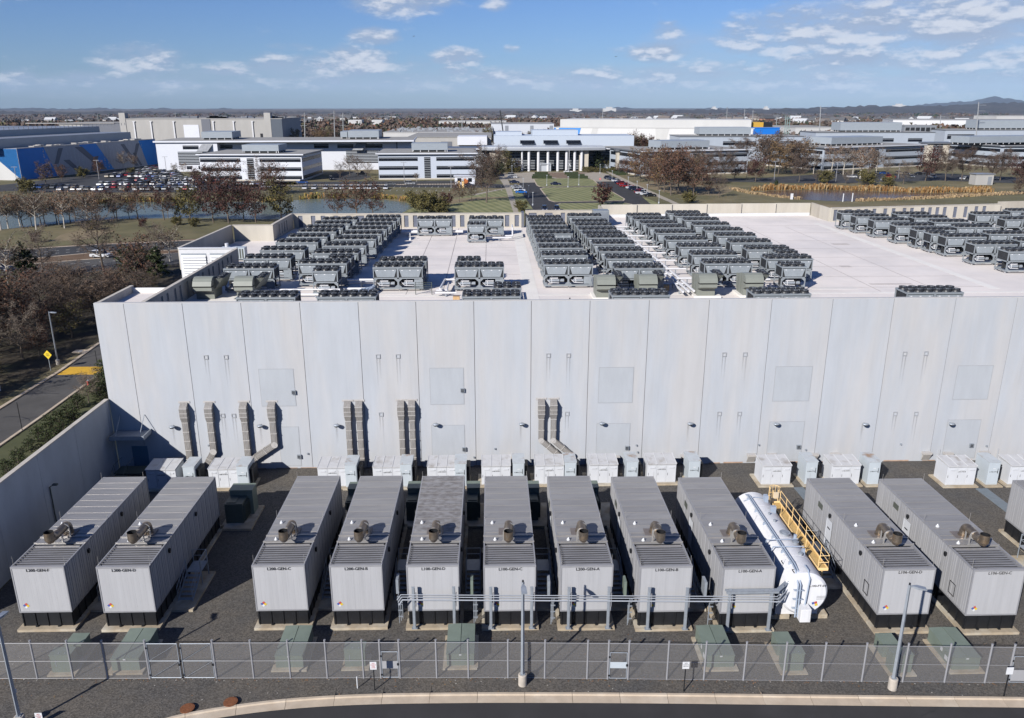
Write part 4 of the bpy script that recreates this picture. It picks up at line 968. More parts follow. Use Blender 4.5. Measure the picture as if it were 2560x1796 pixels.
def gen_enclosure():
    t = thing('generator_enclosure', (0,0,-80))
    b = MB(); b.box(-.16, GW+.2, -.38, GL+.25, 0, .20); b.build('concrete_pad', CONC, t)
    b = MB(); b.box(.10, GW-.10, .06, GL-.06, .20, GZ0-.004)
    for k in range(5): b.box(.12+k*.83, .17+k*.83, .0, .06, .21, GZ0-.02)
    for k in range(16):
        b.box(.04, .10, .1+k*.89, .16+k*.89, .21, GZ0-.02); b.box(GW-.10, GW-.04, .1+k*.89, .16+k*.89, .21, GZ0-.02)
    for k in (.95, 2.45): b.box(k, k+.16, -.1, .06, .20, .28)
    b.build('base_tank', BLACK, t)
    b = MB(); b.box(.06, GW-.06, .07, GL-.02, GZ0, GZ1-.28); b.box(.06, GW-.06, 4.2, GL-.05, GZ1-.28, GZ1-.05); b.build('core', DARK, t)
    b = MB()    # front panel with faint pressed ribs
    n = 9; w = (GW-.16)/n
    for k in range(n):
        x = .08+k*w; b.box(x+.0015, x+w-.0015, .012, .066, GZ0+.10, GZ1-.14)
        b.box(x+w*.35, x+w*.65, .0095, .012, GZ0+.12, GZ1-.16)
    b.build('front_panel', GENW, t)
    b = MB()
    b.box(0, GW, -.012, .1, GZ1-.14, GZ1); b.box(0, GW, -.012, .1, GZ0, GZ0+.10); b.box(0,.08,-.012,.08,GZ0+.1,GZ1-.14); b.box(GW-.08,GW,-.012,.08,GZ0+.1,GZ1-.14)
    for x in (0, GW-.09): b.box(x, x+.09, .1, GL, GZ1-.11, GZ1); b.box(x, x+.09, .1, GL, GZ0, GZ0+.08)
    for x in (0, GW-.08): b.box(x, x+.08, GL-.08, GL, GZ0+.08, GZ1-.11)
    b.box(.09, GW-.09, GL-.09, GL, GZ1-.11, GZ1)
    b.build('corner_frame', GALV_F, t)
    sp = MB(); pw = (GL-.18)/15
    sp.box(.0,.05,.004,pw-.004,0,GZ1-GZ0-.19)
    for f in (.10,.36,.62): sp.box(-.03,.0,pw*f,pw*(f+.2),.03,GZ1-GZ0-.22)
    sp.box(.0,.03,0,pw,0,.01)
    for k in range(15):
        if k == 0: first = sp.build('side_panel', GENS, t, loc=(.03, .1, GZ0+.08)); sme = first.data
        else: link('side_panel', sme, t, (.03, .1+k*pw, GZ0+.08))
    sp2 = MB(); sp2.box(-.05,.0,.004,pw-.004,0,GZ1-GZ0-.19)
    for f in (.10,.36,.62): sp2.box(.0,.03,pw*f,pw*(f+.2),.03,GZ1-GZ0-.22)
    sp2o = None
    for k in range(15):
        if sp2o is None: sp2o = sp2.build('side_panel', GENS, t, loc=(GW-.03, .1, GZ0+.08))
        else: link('side_panel', sp2o.data, t, (GW-.03, .1+k*pw, GZ0+.08))
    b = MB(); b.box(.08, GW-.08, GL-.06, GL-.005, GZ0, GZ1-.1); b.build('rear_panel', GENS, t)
    # roof panels with standing seams
    rp = MB(); n = 9; rl = (GL-.1-4.45)/n
    rp.box(.09, GW-.09, .014, rl-.014, -.06, .0); rp.box(.09, GW-.09, -.014, .014, -.06, .022, 1)
    for f in (.3,.55,.8): rp.box(.12, GW-.12, rl*f-.01, rl*f+.01, 0, .006)
    ro = None
    for k in range(n):
        if ro is None: ro = rp.build('roof_panel', [GENR, FLASH], t, loc=(0, 4.45, GZ1-.0))
        else: link('roof_panel', ro.data, t, (0, 4.45+k*rl, GZ1))
    b = MB(); b.box(.09, GW-.09, 2.98, 4.435, GZ1-.07, GZ1-.012, 0); b.box(-.03, GW+.03, 3.86, 3.95, GZ1-.01, GZ1+.07, 1); b.box(-.03, GW+.03, 3.03, 3.12, GZ1-.01, GZ1+.07, 1)
    b.box(.2, GW-.2, 2.62, 2.74, GZ1-.10, GZ1-.0, 1)
    b.build('roof_flashing', [GENR, FLASH], t)
    # sloping roof louvres at the front
    sl = MB(); sl.add([(.10,0,.015),(GW-.10,0,.015),(GW-.10,.272,-.045),(.10,.272,-.045),(.10,.0,-.005),(GW-.10,0,-.005),(GW-.10,.272,-.09),(.10,.272,-.09)], [(0,1,2,3),(7,6,5,4),(0,4,5,1),(3,2,6,7)])
    sl.add([(.10,0,.025),(.34,.0,.03),(.10,.22,.03)], [(0,1,2),(2,1,0)])
    so = None
    for k in range(9):
        if so is None: so = sl.build('roof_slat', LOUVR, t, loc=(0,.14,GZ1-.02))
        else: link('roof_slat', so.data, t, (0, .14+k*.285, GZ1-.02))
    # exhaust silencer outlet
    ex = thing('exhaust_pipe', (0,0,0)); ex.parent = t
    XB, XF, r = 1.78, 1.74, .29
    b = MB(); b.box(XB-.7, XB+.5, 3.97, 4.95, GZ1+.03, GZ1+.075); b.build('flange_plate', SILV_D, ex)
    b = MB()
    b.tube((XB,4.42,GZ1+.07),(XB,4.42,GZ1+.42),r+.02,18); b.tube((XB,4.42,GZ1+.07),(XB,4.42,GZ1+.14),r+.08,18)
    pts = []
    for k in range(7):
        a = math.pi/2*k/6; pts.append((XB+.03*k/6, 4.42-.40*(1-math.cos(a)), GZ1+.40+.42*math.sin(a)))
    pts.append((XF+.01, 2.60, GZ1+.78))
    pts.append((XF, 2.36, GZ1+.86))
    for p, q in zip(pts[:-1], pts[1:]):
        d = (Vector(q)-Vector(p)).normalized()*.05; b.tube(Vector(p)-d, Vector(q)+d, r, 20)
    b.build('horizontal_pipe', STEELP, ex)
    b = MB(); zc = GZ1+.80
    b.tube((XF,2.46,GZ1+.80),(XF,2.12,zc-.0),r*.98,18); b.tube((XF,2.05,zc-.20),(XF,2.05,zc+.06),.15,20,r1=.31); b.tube((XF,2.05,zc+.06),(XF,2.05,zc+.66),.32,24,caps=False)
    b.tube((XF,2.05,zc+.06),(XF,2.05,zc+.655),.298,24,1,caps=False); b.tube((XF,2.05,zc+.06),(XF,2.05,zc+.08),.295,20,1)
    b.build('outlet_stack', [STEELP, BLACK], ex)
    b = MB()
    for y, X in ((3.83, XB+.08), (3.08, XF-.04)):
        b.tube((X,y-.035,GZ1+.78),(X,y+.035,GZ1+.78),r+.03,20)
        for sx_ in (-1, 1): b.box(X+sx_*(r+.01)-.035, X+sx_*(r+.01)+.035, y-.045, y+.045, GZ1+.07, GZ1+.78)
    b.box(XF-.42, XF+.38, 3.02, 3.12, GZ1+.07, GZ1+.12); b.build('strap', SILV, ex)
    for x, y in ((.62, 5.75), (.82, 3.35)):
        b = MB(); b.tube((0,0,0),(0,0,.06),.13,12); b.tube((0,0,.06),(0,0,.22),.10,12,r1=.03); b.build('roof_cap', WHITE, t, loc=(x, y, GZ1))
    for x, y in ((.07,.3),(.07,6.6),(GW-.07,6.6),(GW-.07,.3),(GW-.07,13.3),(.07,13.3)):
        b = MB(); b.tube((0,0,0),(0,0,.62),.012,5); b.tube((0,0,0),(0,0,.06),.03,6); b.build('lightning_rod', SILV, t, loc=(x, y, GZ1))
    diamond(t, .55, -.004, GZ0+.55, .23, .12)
    for x, s in ((-.0, -1), (GW, 1)):
        for y in (3.2, 8.6):
            b = MB(); b.box(min(x, x+s*.14), max(x, x+s*.14), y-.1, y+.1, 4.05, 4.3); b.tube((x+s*.07,y,4.05),(x+s*.07,y,3.98),.07,8); b.build('side_lamp', BLACK, t)
    return t
GALV_F = mat('frame_light_metal', (.40,.40,.42), .45, metal=.2, var=.06)
SILV_D = mat('flange_plate_metal', (.30,.26,.24), .5, metal=.4, var=.15)
ge = gen_enclosure()
GENS_ = [('L200-GEN-F',-32.52,48.2,'leftmost generator enclosure lettered L200-GEN-F, close to the shaded yard wall'),
 ('L200-GEN-D',-26.76,48.05,'generator enclosure lettered L200-GEN-D with the wide shadowed gap on its right'),
 ('L200-GEN-C',-16.35,47.96,'generator enclosure lettered L200-GEN-C, first right of the wide shadowed gap'),
 ('L200-GEN-B',-11.12,47.82,'generator enclosure lettered L200-GEN-B'),
 ('L100-GEN-D',-5.93,47.68,'generator enclosure lettered L100-GEN-D with a blotched weathered roof'),
 ('L100-GEN-C',-.72,47.5,'generator enclosure lettered L100-GEN-C behind the middle lamp post'),
 ('L200-GEN-A',4.5,47.36,'generator enclosure lettered L200-GEN-A with a lamp post shadow on its front'),
 ('L100-GEN-B',9.82,47.12,'generator enclosure lettered L100-GEN-B'),
 ('L100-GEN-A',15.38,46.82,'generator enclosure lettered L100-GEN-A, left of the white fuel tank'),
 ('L106-GEN-D',26.05,46.4,'generator enclosure lettered L106-GEN-D, right of the white fuel tank'),
 ('L106-GEN-C',32.0,46.13,'generator enclosure lettered L106-GEN-C, last complete one on the right'),
 ('',42.9,45.6,'generator enclosure mostly cut off by the right edge, with a steel stair at its side')]
KIDS[ge.name] = list(ge.children)
KIDS[[c for c in ge.children if c.name.startswith('exhaust_pipe')][0].name] = list([c for c in ge.children if c.name.startswith('exhaust_pipe')][0].children)
gens = []
for i, (txt, x, y, lab) in enumerate(GENS_):
    g = 'generator enclosures standing in a row'
    if i == 0: ge.location = (x, y, 0); o = tag(ge, lab, 'generator', g)
    else: o = copy_tree(ge, loc=(x, y, 0), label=lab, group=g)
    gens.append(o)
for (txt, x, y, lab), o in zip(GENS_, gens):
    if txt: text_obj(txt, .30, PRINT, o, (1.02, -.018, GZ1-.37), sx=1.0)
    if txt == 'L100-GEN-D':
        for ch in list(o.children):
            if ch.name.startswith('roof_panel'):
                ch.data = ch.data.copy() if ch.data.users > 2 and 'old' not in ch.data.name else ch.data
                ch.data.materials[0] = GENR_OLD; ch['label'] = 'blotched weathered roof panel'
for i_, o in enumerate(gens):
    if 4 <= i_ <= 8:
        for ch in o.children:
            if ch.name.startswith('hazard_diamond'): ch.location.x = .86
# side doors, vents, landings
def left_side_kit(o, n):
    b = MB(); b.box(-.045,-.03, 8.1, 9.05, 1.5, 3.75); b.box(-.06,-.045,8.05,8.12,1.45,3.8); b.box(-.06,-.045,9.03,9.1,1.45,3.8); b.box(-.06,-.045,8.12,9.03,3.74,3.8); b.build('side_door', CABW, o)
    b = MB(); b.box(-.05,-.03,10.1,10.9,3.8,4.25)
    for k in range(5): b.box(-.06,-.05,10.1,10.9,3.82+k*.09,3.86+k*.09)
    b.build('side_vent', AHUD, o)
    b = MB(); b.box(-.05,-.03,1.5,2.2,1.75,1.80); b.box(-.05,-.03,1.5,2.2,2.65,2.7); b.box(-.05,-.03,1.5,1.54,1.8,2.65); b.box(-.05,-.03,2.16,2.2,1.8,2.65); b.build('access_hatch', PRINT, o)
    b = MB(); b.box(-.06,-.045,8.35,8.8,3.05,3.15); b.build('door_print', PRINT, o)
def stair(x, y, s, lab):
    """landing and stair along the side of an enclosure; s = +1 right side"""
    t = thing('enclosure_stair', (x, y, 0), 0, lab, 'stairs', 'steel landing stairs beside the enclosures')
    b = MB(); b.box(-.1, 1.5, -3.2, 1.8, 0, .18); b.build('concrete_pad', CONC, t)
    b = MB(); b.box(.05, 1.15, 0, 1.5, 1.24, 1.30); b.build('landing', GALV, t)
    tr = MB(); tr.box(.1, 1.1, 0, .26, 0, .04); tr_o = None
    for k in range(6):
        if tr_o is None: tr_o = tr.build('tread', GALV, t, loc=(0, -.3, 1.05))
        else: link('tread', tr_o.data, t, (0, -.3-k*.33, 1.05-k*.175))
    b = MB(); 
    for x_ in (.08, 1.12): b.path([(x_, 0, 1.25), (x_, -2.1, .2)], .05, 4)
    for x_, y_ in ((.08,1.45),(1.12,1.45),(1.12,.05),(.08,.05)): b.box(x_-.03, x_+.03, y_-.03, y_+.03, .1, 2.3)
    b.build('posts', GALV, t)
    b = MB()
    for h in (.55, 1.05):
        b.path([(1.12,1.45,1.25+h),(1.12,0,1.25+h),(1.12,-2.1,.2+h)], .022, 5); b.path([(.08,0,1.25+h),(.08,-2.1,.2+h)], .022, 5); b.path([(.08,1.45,1.25+h),(1.12,1.45,1.25+h)], .022, 5)
    for k in range(4):
        for x_ in (.08, 1.12): y_ = -.1-k*.65; z_ = 1.2+y_*.5; b.tube((x_,y_,z_),(x_,y_,z_+1.05),.02,5)
    b.build('railing', GALV, t)
    if s < 0: t.scale = (-1, 1, 1)
    return t
for i, (txt, x, y, lab) in enumerate(GENS_):
    if i <= 7: stair(x+GW+.22, y+5.0, 1, f'steel stair and landing on the right side of the enclosure lettered {txt}')
    if i >= 6: left_side_kit(gens[i], i)
stair(26.05-.22, 46.4+8.2, -1, 'steel stair behind the tank walkway at the left side of the enclosure lettered L106-GEN-D')
stair(42.9-.3, 45.6+8.0, -1, 'grey steel stair with railings beside the cut-off enclosure at the right edge')

# ---------------- white three-door cabinets and tall grey cabinets along the wall
def cab3():
    t = thing('switch_cabinet', (0,0,-60)); w, d, h = 2.75, 2.05, 2.15
    b = MB(); b.box(-.35, w+.25, -.4, d+.3, 0, .14); b.build('concrete_pad', CONC, t)
    b = MB(); b.box(0, w, 0, d, .14, h-.12); b.build('body', CABW, t)
    for k in range(3):
        x = k*w/3; b = MB(); b.box(x+.025, x+w/3-.025, -.03, 0, .22, h-.22); b.box(x+.25, x+w/3-.2, -.09, -.03, h-.50, h-.42); b.box(x+.1, x+.13, -.045, -.03, .9, 1.15, 1)
        b.box(x+.12, x+w/3-.12, -.045, -.03, .26, .30, 0)
        if k == 1: b.box(x+.38, x+.60, -.04, -.03, h-.58, h-.53, 2)
        b.build('door', [CABW, PRINT, WHITE], t)
        b = MB(); b.xprism([(-.12,h-.12),(d+.05,h-.02),(d+.05,h+.12),(-.12,h-.03)], x+.012, x+w/3-.012); b.build('roof_panel', CABTOP, t)
    for k in range(4):
        x = min(k*w/3, w-.0); b = MB(); b.xprism([(-.13,h-.03),(d+.05,h+.12),(d+.05,h+.15),(-.13,h+.0)], x-.02, x+.02); b.build('roof_seam', WHITE, t)
    return t
def cab1():
    t = thing('tall_cabinet', (0,0,-60)); w, d, h = 1.08, 2.1, 2.42
    b = MB(); b.box(-.25, w+.35, -.4, d+.2, 0, .13); b.build('concrete_pad', CONC, t)
    b = MB(); b.box(0, w, 0, d, .13, h); b.build('body', CABG, t)
    b = MB(); b.box(-.04, w+.04, -.06, d+.03, h, h+.06); b.build('roof_panel', CABGTOP, t)
    b = MB(); b.box(.05, w-.05, -.03, 0, .25, h-.1); b.box(.88,.92,-.05,-.03,1.3,1.8,1); b.box(.42,.66,-.04,-.03,1.75,1.82,2); b.build('door', [CABG, PRINT, WHITE], t)
    b = MB()
    for k in range(3):
        a = [(w+.02, .5+k*.5-.0, 1.2), (w+.3, .45+k*.5, 1.45), (w+.3, .42+k*.5, 1.75), (w+.02, .4+k*.5, 1.9)]; b.path(a, .045, 6)
    b.build('breather_pipe', WHITE, t)
    b = MB(); b.box(w, w+.35, .3, 1.7, .5, 2.0); b.build('side_box', BLACK, t)
    return t
c3 = cab3(); c1 = cab1(); KIDS[c3.name] = list(c3.children); KIDS[c1.name] = list(c1.children)
C3 = [(-32.35,69.2,'L200-GCB-F','three-door white cabinet crossed by the yard wall shadow'),(-26.6,69.2,'L200-GCB-D','three-door white cabinet behind the L200-GEN-D enclosure'),(-16.45,69.2,'L200-GCB-C','three-door white cabinet behind the L200-GEN-C enclosure'),
 (-11.3,69.2,'L200-GCB-B','three-door white cabinet behind the L200-GEN-B enclosure'),(-6.2,69.2,'L100-GCB-D','three-door white cabinet behind the blotched roof enclosure'),(-1.1,69.2,'L100-GCB-C','three-door white cabinet behind the L100-GEN-C enclosure'),
 (3.95,69.2,'L200-GCB-A','three-door white cabinet under the pair of bent ducts'),(9.05,69.2,'L100-GCB-B','three-door white cabinet behind the L100-GEN-B enclosure'),(14.6,69.2,'L100-GCB-A','three-door white cabinet behind the L100-GEN-A enclosure'),
 (25.35,68.5,'L106-GCB-D','three-door white cabinet on a cream pad above the tank walkway'),(31.9,68.4,'L106-GCB-C','three-door white cabinet behind the L106-GEN-D enclosure'),
 (42.7,67.9,'L106-GCB-B','three-door white cabinet left of the tall one near the right edge'),(48.7,67.9,'L106-GCB-A','three-door white cabinet cut off by the right edge')]
C1 = [(-28.85,69.0,'L200-CT-F','tall grey cabinet with rust on top, second unit from the left'),(-23.9,69.0,'L200-CT-D','tall grey cabinet standing beside the bend of the long bent duct'),(-13.85,69.0,'L200-CT-C','tall grey rust-topped cabinet behind the L200-GEN-C enclosure'),
 (-8.7,69.0,'L200-CT-B','tall grey rust-topped cabinet behind the L200-GEN-B enclosure'),(-3.6,69.0,'L100-CT-D','tall grey rust-topped cabinet behind the blotched roof enclosure'),(1.85,69.0,'L100-CT-C','tall grey rust-topped cabinet behind the L100-GEN-C enclosure'),
 (6.75,69.0,'L200-CT-A','tall grey cabinet just right of the foot of the pair of bent ducts'),(12.6,69.0,'L100-CT-B','tall grey cabinet behind the L100-GEN-B enclosure'),(18.5,69.0,'L100-CT-A','tall grey cabinet right behind the L100-GEN-A enclosure'),
 (29.5,68.5,'L106-CT-D','tall pale blue-grey cabinet right of the white one above the tank walkway'),(35.4,68.3,'L106-CT-C','tall pale blue-grey cabinet between L106-GEN-D and L106-GEN-C'),(46.6,67.9,'L106-CT-B','tall pale blue-grey cabinet on a cream pad near the right edge')]
def place(protos, lst, group, cat):
    out = []
    for i, (x, y, txt, lab) in enumerate(lst):
        if i == 0: protos.location = (x, y, 0); o = tag(protos, lab, cat, group)
        else: o = copy_tree(protos, loc=(x, y, 0), label=lab, group=group)
        out.append((o, txt))
    return out
for o, txt in place(c3, C3, 'white three-door cabinets at the foot of the wall', 'cabinet'): text_obj(txt, .13, PRINT, o, (1.0, -.045, 1.47), sx=1.1, bold=.003)
for o, txt in place(c1, C1, 'tall grey cabinets at the foot of the wall', 'cabinet'): text_obj(txt, .15, PRINT, o, (.12, -.05, 1.42), sx=1.15, bold=.003)
for i, (x, y) in enumerate([(-22.95,63.9),(-12.7,63.9),(-7.5,63.9),(-2.3,63.8),(2.9,63.7),(8.1,63.6)]):   # dark green units behind the enclosures
    t = thing('dark_transformer', (x, y, 0), 0, ['dark green finned transformer in the shaded gap right of L200-GEN-D', 'dark green transformer behind the right rear corner of L200-GEN-C', 'dark green transformer behind the right rear corner of L200-GEN-B', 'dark green transformer behind the right rear corner of the blotched roof enclosure', 'dark green transformer behind the right rear corner of L100-GEN-C', 'dark green transformer behind the right rear corner of L200-GEN-A'][i], 'transformer', 'dark green transformers behind the enclosures')
    b = MB(); b.box(-.3,2.4,-2.6,1.6,0,.2); b.build('concrete_pad', CONC, t); b = MB(); w_ = 1.95 if i == 0 else 1.12; b.box(0,w_,0,1.3,.2,2.45); b.box(-.03,w_+.03,-.05,1.33,2.45,2.53); b.build('cabinet', GREEN, t)
    b = MB(); b.box(.0,1.5 if i == 0 else .95,-1.6,-.02,.2,2.0); b.box(.1,.9,-1.4,-.2,2.0,2.06); b.build('tank', GREEND, t); b = MB()
    for k in range(9): xx = 1.5 if i == 0 else .95; b.box(xx, xx+.2, -1.5+k*.17, -1.46+k*.17, .4, 1.8)
    b.build('cooling_fin', GREEND, t)
# blue-grey cable trench covers on the gravel at the right
for i, pts in enumerate([[(28.3,68.0),(29.2,68.0),(29.6,50),(28.7,50)], [(45.3,67.3),(46.4,67.3),(46.8,45),(45.7,45)], [(50.0,67.3),(51.1,67.3),(51.5,45),(50.4,45)], [(36.7,67.6),(37.5,67.6),(37.9,60),(37.1,60)]]):
    t = thing('trench_cover_run', kind='structure'); (xa, ya), (xb, _), (xc, yc), (xd, _) = pts; n = int((ya-yc)/1.2)
    for k in range(n):
        f0 = k/n; f1 = (k+1)/n; b = MB(); g_ = .015/ (ya-yc)
        P = [(xa+(xd-xa)*f0, ya+(yc-ya)*(f0+g_)), (xb+(xc-xb)*f0, ya+(yc-ya)*(f0+g_)), (xb+(xc-xb)*f1, ya+(yc-ya)*(f1-g_)), (xa+(xd-xa)*f1, ya+(yc-ya)*(f1-g_))]
        b.prism(P, .005, .06); b.build('trench_cover', mat('trench_cover_paint', (.20,.235,.265), .6, var=.1), t)

# ---------------- green pad transformers by the fence
def big_tr():
    t = thing('green_transformer', (0,0,-60)); w, d, h = 1.75, 3.0, 1.12
    b = MB(); b.box(-.25, w+.25, -.3, d+.1, 0, .12); b.build('concrete_pad', CONC, t)
    b = MB(); b.box(0, w, 0, d, .12, h-.1); b.build('tank', GREEN, t)
    b = MB(); b.add([(-.03,-.04,h-.12),(w/2-.02,-.04,h-.06),(w/2-.02,d+.02,h+.0),(-.03,d+.02,h-.04),(-.03,-.04,h-.16),(w/2-.02,-.04,h-.16),(w/2-.02,d+.02,h-.16),(-.03,d+.02,h-.16)], [(0,1,2,3),(0,4,5,1),(1,5,6,2),(3,2,6,7),(0,3,7,4)])
    b.build('lid', GREEN, t)
    b = MB(); b.add([(w/2+.02,-.04,h-.06),(w+.03,-.04,h-.12),(w+.03,d+.02,h-.04),(w/2+.02,d+.02,h+.0),(w/2+.02,-.04,h-.16),(w+.03,-.04,h-.16),(w+.03,d+.02,h-.16),(w/2+.02,d+.02,h-.16)], [(0,1,2,3),(0,4,5,1),(1,5,6,2),(3,2,6,7),(0,3,7,4)])
    b.build('lid', GREEN, t)
    b = MB(); b.box(w/2-.08, w/2+.08, -.06, -.04, h-.20, h-.12); b.box(-.02,0,.6,.9,.3,.6); b.box(-.06,-.03,1.2,1.4,.6,.85); b.build('warning_sticker', WHITE, t)
    return t
def small_tr(two=True):
    t = thing('green_switch_box', (0,0,-60))
    b = MB(); b.box(-.2, 1.55, -.3, 2.9 if two else 1.2, 0, .1); b.build('concrete_pad', CONC, t)
    b = MB(); b.box(0, 1.3, 0, .75, .1, 1.36); b.box(-.03,1.33,-.04,.78,1.36,1.42); b.build('front_box', GREEN, t)
    if two: b = MB(); b.box(.15, 1.2, 1.5, 2.7, .1, .98); b.box(.12,1.23,1.46,2.73,.98,1.03); b.build('rear_box', GREEN, t)
    b = MB(); b.box(.3,.34,-.01,.0,.5,1.0); b.box(.5,.56,.1,.16,1.42,1.45); b.box(.9,.96,.1,.16,1.42,1.45); b.build('fitting', GALV, t)
    return t
bt = big_tr(); KIDS[bt.name] = list(bt.children)
for i, (x, y, rz, lab) in enumerate([(-24.35,43.55,0,'wide green transformer left of the double gate, below L200-GEN-D'),(-14.0,43.55,0,'wide green transformer behind the fence below L200-GEN-C'),(-3.08,43.45,0,'wide green transformer between the first small gate and the middle lamp post'),
   (13.55,42.85,0,'wide green transformer behind the fence below L100-GEN-B'),(29.1,42.2,0,'wide green transformer right of the right-hand lamp post')]):
    if i == 0: bt.location = (x, y, 0); tag(bt, lab, 'transformer', 'wide green transformers behind the fence')
    else: copy_tree(bt, loc=(x, y, 0), label=lab, group='wide green transformers behind the fence')
st = small_tr(); KIDS[st.name] = list(st.children); st1 = small_tr(False)
for i, (x, y, lab) in enumerate([(-28.1,43.5,'pair of small green boxes at the left end of the fence'),(18.3,42.4,'pair of small green boxes on an angled pad below the white fuel tank'),(25.1,42.05,'pair of small green boxes left of the right-hand lamp post')]):
    if i == 0: st.location = (x, y, 0); tag(st, lab, 'switch box', 'small green boxes behind the fence')
    else: copy_tree(st, loc=(x, y, 0), label=lab, group='small green boxes behind the fence')
st1.location = (-9.6, 43.55, 0); tag(st1, 'single small green box behind the fence left of the first small gate', 'switch box', 'small green boxes behind the fence')

# ---------------- fuel tank
t = thing('fuel_tank', (21.2, 47.0, 0), 0, 'white cylindrical fuel tank lettered L100-FT-01 between the enclosures', 'tank')
TR, TZ, TL = 1.62, 2.55, 12.3
b = MB(); n = 40; vs_ = []; prof = [(0,0.0),(.35,.05)]
rings = [(0.0,.35),(.0,.9),(.02,1.45),(.10,TR-.06),(.18,TR),(TL-.18,TR),(TL-.08,TR-.08),(TL,1.2),(TL+.05,.5)]
for y, r in rings:
    for k in range(n): a = 2*math.pi*k/n; vs_.append((r*math.cos(a), y, TZ+r*math.sin(a)))
fs = [tuple(range(n))]
for i in range(len(rings)-1):
    for k in range(n): fs.append((i*n+k, (i+1)*n+k, (i+1)*n+(k+1)%n, i*n+(k+1)%n))
fs.append(tuple(range((len(rings)-1)*n, len(rings)*n))[::-1])
b.add(vs_, [f[::-1] for f in fs]); sh = b.build('tank_shell', TANKW, t, smooth=True)
try: sh.data.set_sharp_from_angle(angle=.5)
except Exception: pass
for y in (2.45, 4.9, 7.35, 9.8): b = MB(); b.tube((0,y-.02,TZ),(0,y+.02,TZ),TR+.008,48); b.build('weld_seam', TANKW, t)
for y in (1.3, 5.9, 10.6):
    b = MB(); b.box(-1.5, 1.5, y-.25, y+.25, .3, 1.55); b.build('saddle', TANKW, t); b = MB(); b.box(-1.9,-.5,y-.4,y+.4,.0,.32); b.box(.6,2.2,y-.4,y+.4,.0,.32); b.build('concrete_block', CONC, t)
for y, x, r in ((5.4,.35,.34),(4.3,.75,.22),(7.2,.2,.10),(8.3,.15,.08),(2.6,.5,.15)):
    z = TZ+math.sqrt(max(TR*TR-x*x, .1)); b = MB(); b.tube((x,y,z-.1),(x,y,z+.12),r,16); b.tube((x,y,z+.12),(x,y,z+.16),r*1.15,16); b.tube((x,y,z+.16),(x,y,z+.2),r*.7,12); b.build('manhole', GALV, t)
b = MB(); b.box(-.35,.35,-.75,-.05,.75,1.75); b.box(-.3,.3,-.78,-.75,.8,1.7); b.build('filler_box', TANKW, t, loc=(-.1,0,.15))
def tpt(a, r, y): return (r*math.cos(a), y, TZ+r*math.sin(a))
b = MB()
for k in range(2):
    o_ = -.62+k*.17
    b.path([(o_,11.7,TZ+1.62),(o_,11.2,TZ+1.72),(o_,1.2,TZ+1.72),(o_,.5,TZ+1.6),(o_-.0,-.2,TZ+.9),(o_,-.25,1.0)], .055, 8)
b.path([(.15,.9,TZ+1.75),(.15,.3,TZ+1.75),(.15,-.15,TZ+1.3),(.0,-.2,1.9)], .05, 8)
b.path([(-1.0,11.0,TZ+1.4),(-.2,11.0,TZ+1.75),(.9,11.0,TZ+1.6)], .03, 6); b.path([(-1.4,4.3,TZ+1.2),(-1.4,4.3,TZ+1.75),(.9,4.3,TZ+1.8)], .035, 6); b.path([(-1.45,3.4,TZ+.9),(-1.2,3.4,TZ+1.72),(1.0,3.4,TZ+1.72)], .045, 6)
for y in (1.5,3,5,7,9,11): b.box(-.75,-.3,y-.04,y+.04,TZ+1.45,TZ+1.68)
for z in (1.6,2.3,3.0): b.box(-.85,-.2,-.22,-.02,z,z+.04)
b.build('pipe', PIPEB, t)
b = MB(); b.box(.55,.85,10.6,11.0,TZ+1.35,TZ+2.0); b.box(.5,.9,8.9,9.2,TZ+1.3,TZ+1.95); b.tube((.95,4.9,TZ+1.3),(.95,4.9,TZ+1.8),.13,8); b.box(.65,.85,2.7,2.9,TZ+1.4,TZ+1.9); b.build('valve', PIPEB, t)
b = MB()
for y, x in ((2.2,-1.0),(.8,-.75)):
    z = TZ+math.sqrt(TR*TR-x*x)+.03; b.box(x, x+.5, y-.03, y+.03, z-.02, z+.03); b.box(x, x+.04, y-.4, y, z-.08, z+.02)
b.build('lifting_lug', PRINT, t)
text_obj('L100-FT-01', .225, PRINT, t, (.24, -.012, TZ+.62), sx=1.08)
b = MB()
for k in range(3): b.box(.82, 1.40, -.016, -.012, TZ-.14-k*.11, TZ-.10-k*.11)
b.build('fine_print', mat('fine_print_grey', (.35,.35,.37), .6, var=0), t)
diamond(t, .75, -.015, TZ-.72, .26, .5)
# yellow walkway with railings and ladder cage
t = thing('tank_walkway', (22.75, 48.9, 0), 0, 'yellow railed walkway with a caged ladder at its far end along the white fuel tank', 'walkway')
WLn, WWd, WZ = 9.9, .72, 3.35
b = MB(); b.box(.03, WWd-.03, .03, WLn-.03, WZ-.05, WZ); b.build('grating', YELG, t)
b = MB()
for x in (0, WWd-.04): b.box(x, x+.04, 0, WLn, WZ-.12, WZ+.10)
b.box(0, WWd, -.04, 0, WZ-.12, WZ+.1); b.box(0, WWd, WLn, WLn+.04, WZ-.12, WZ+.1)
for y in (.4, 3.4, 6.4, 9.4): b.path([(WWd-.05,y,WZ-.1),(WWd-.45,y,WZ-.9)], .035, 5)
b.build('edge_frame', YEL, t)
def rail_side(x, y0, y1):
    b = MB()
    for h in (.52, 1.05): b.tube((x,y0,WZ+h),(x,y1,WZ+h),.024,6)
    n = max(2, round((y1-y0)/1.4))
    for k in range(n+1):
        y = y0+(y1-y0)*k/n; b.tube((x,y,WZ-.05),(x,y,WZ+1.05),.024,6)
    b.build('railing', YEL, t)
rail_side(WWd, 0, WLn); rail_side(0, 0, 1.6) if False else None
b = MB()
for h in (.52, 1.05): b.tube((0,0,WZ+h),(WWd,0,WZ+h),.024,6)
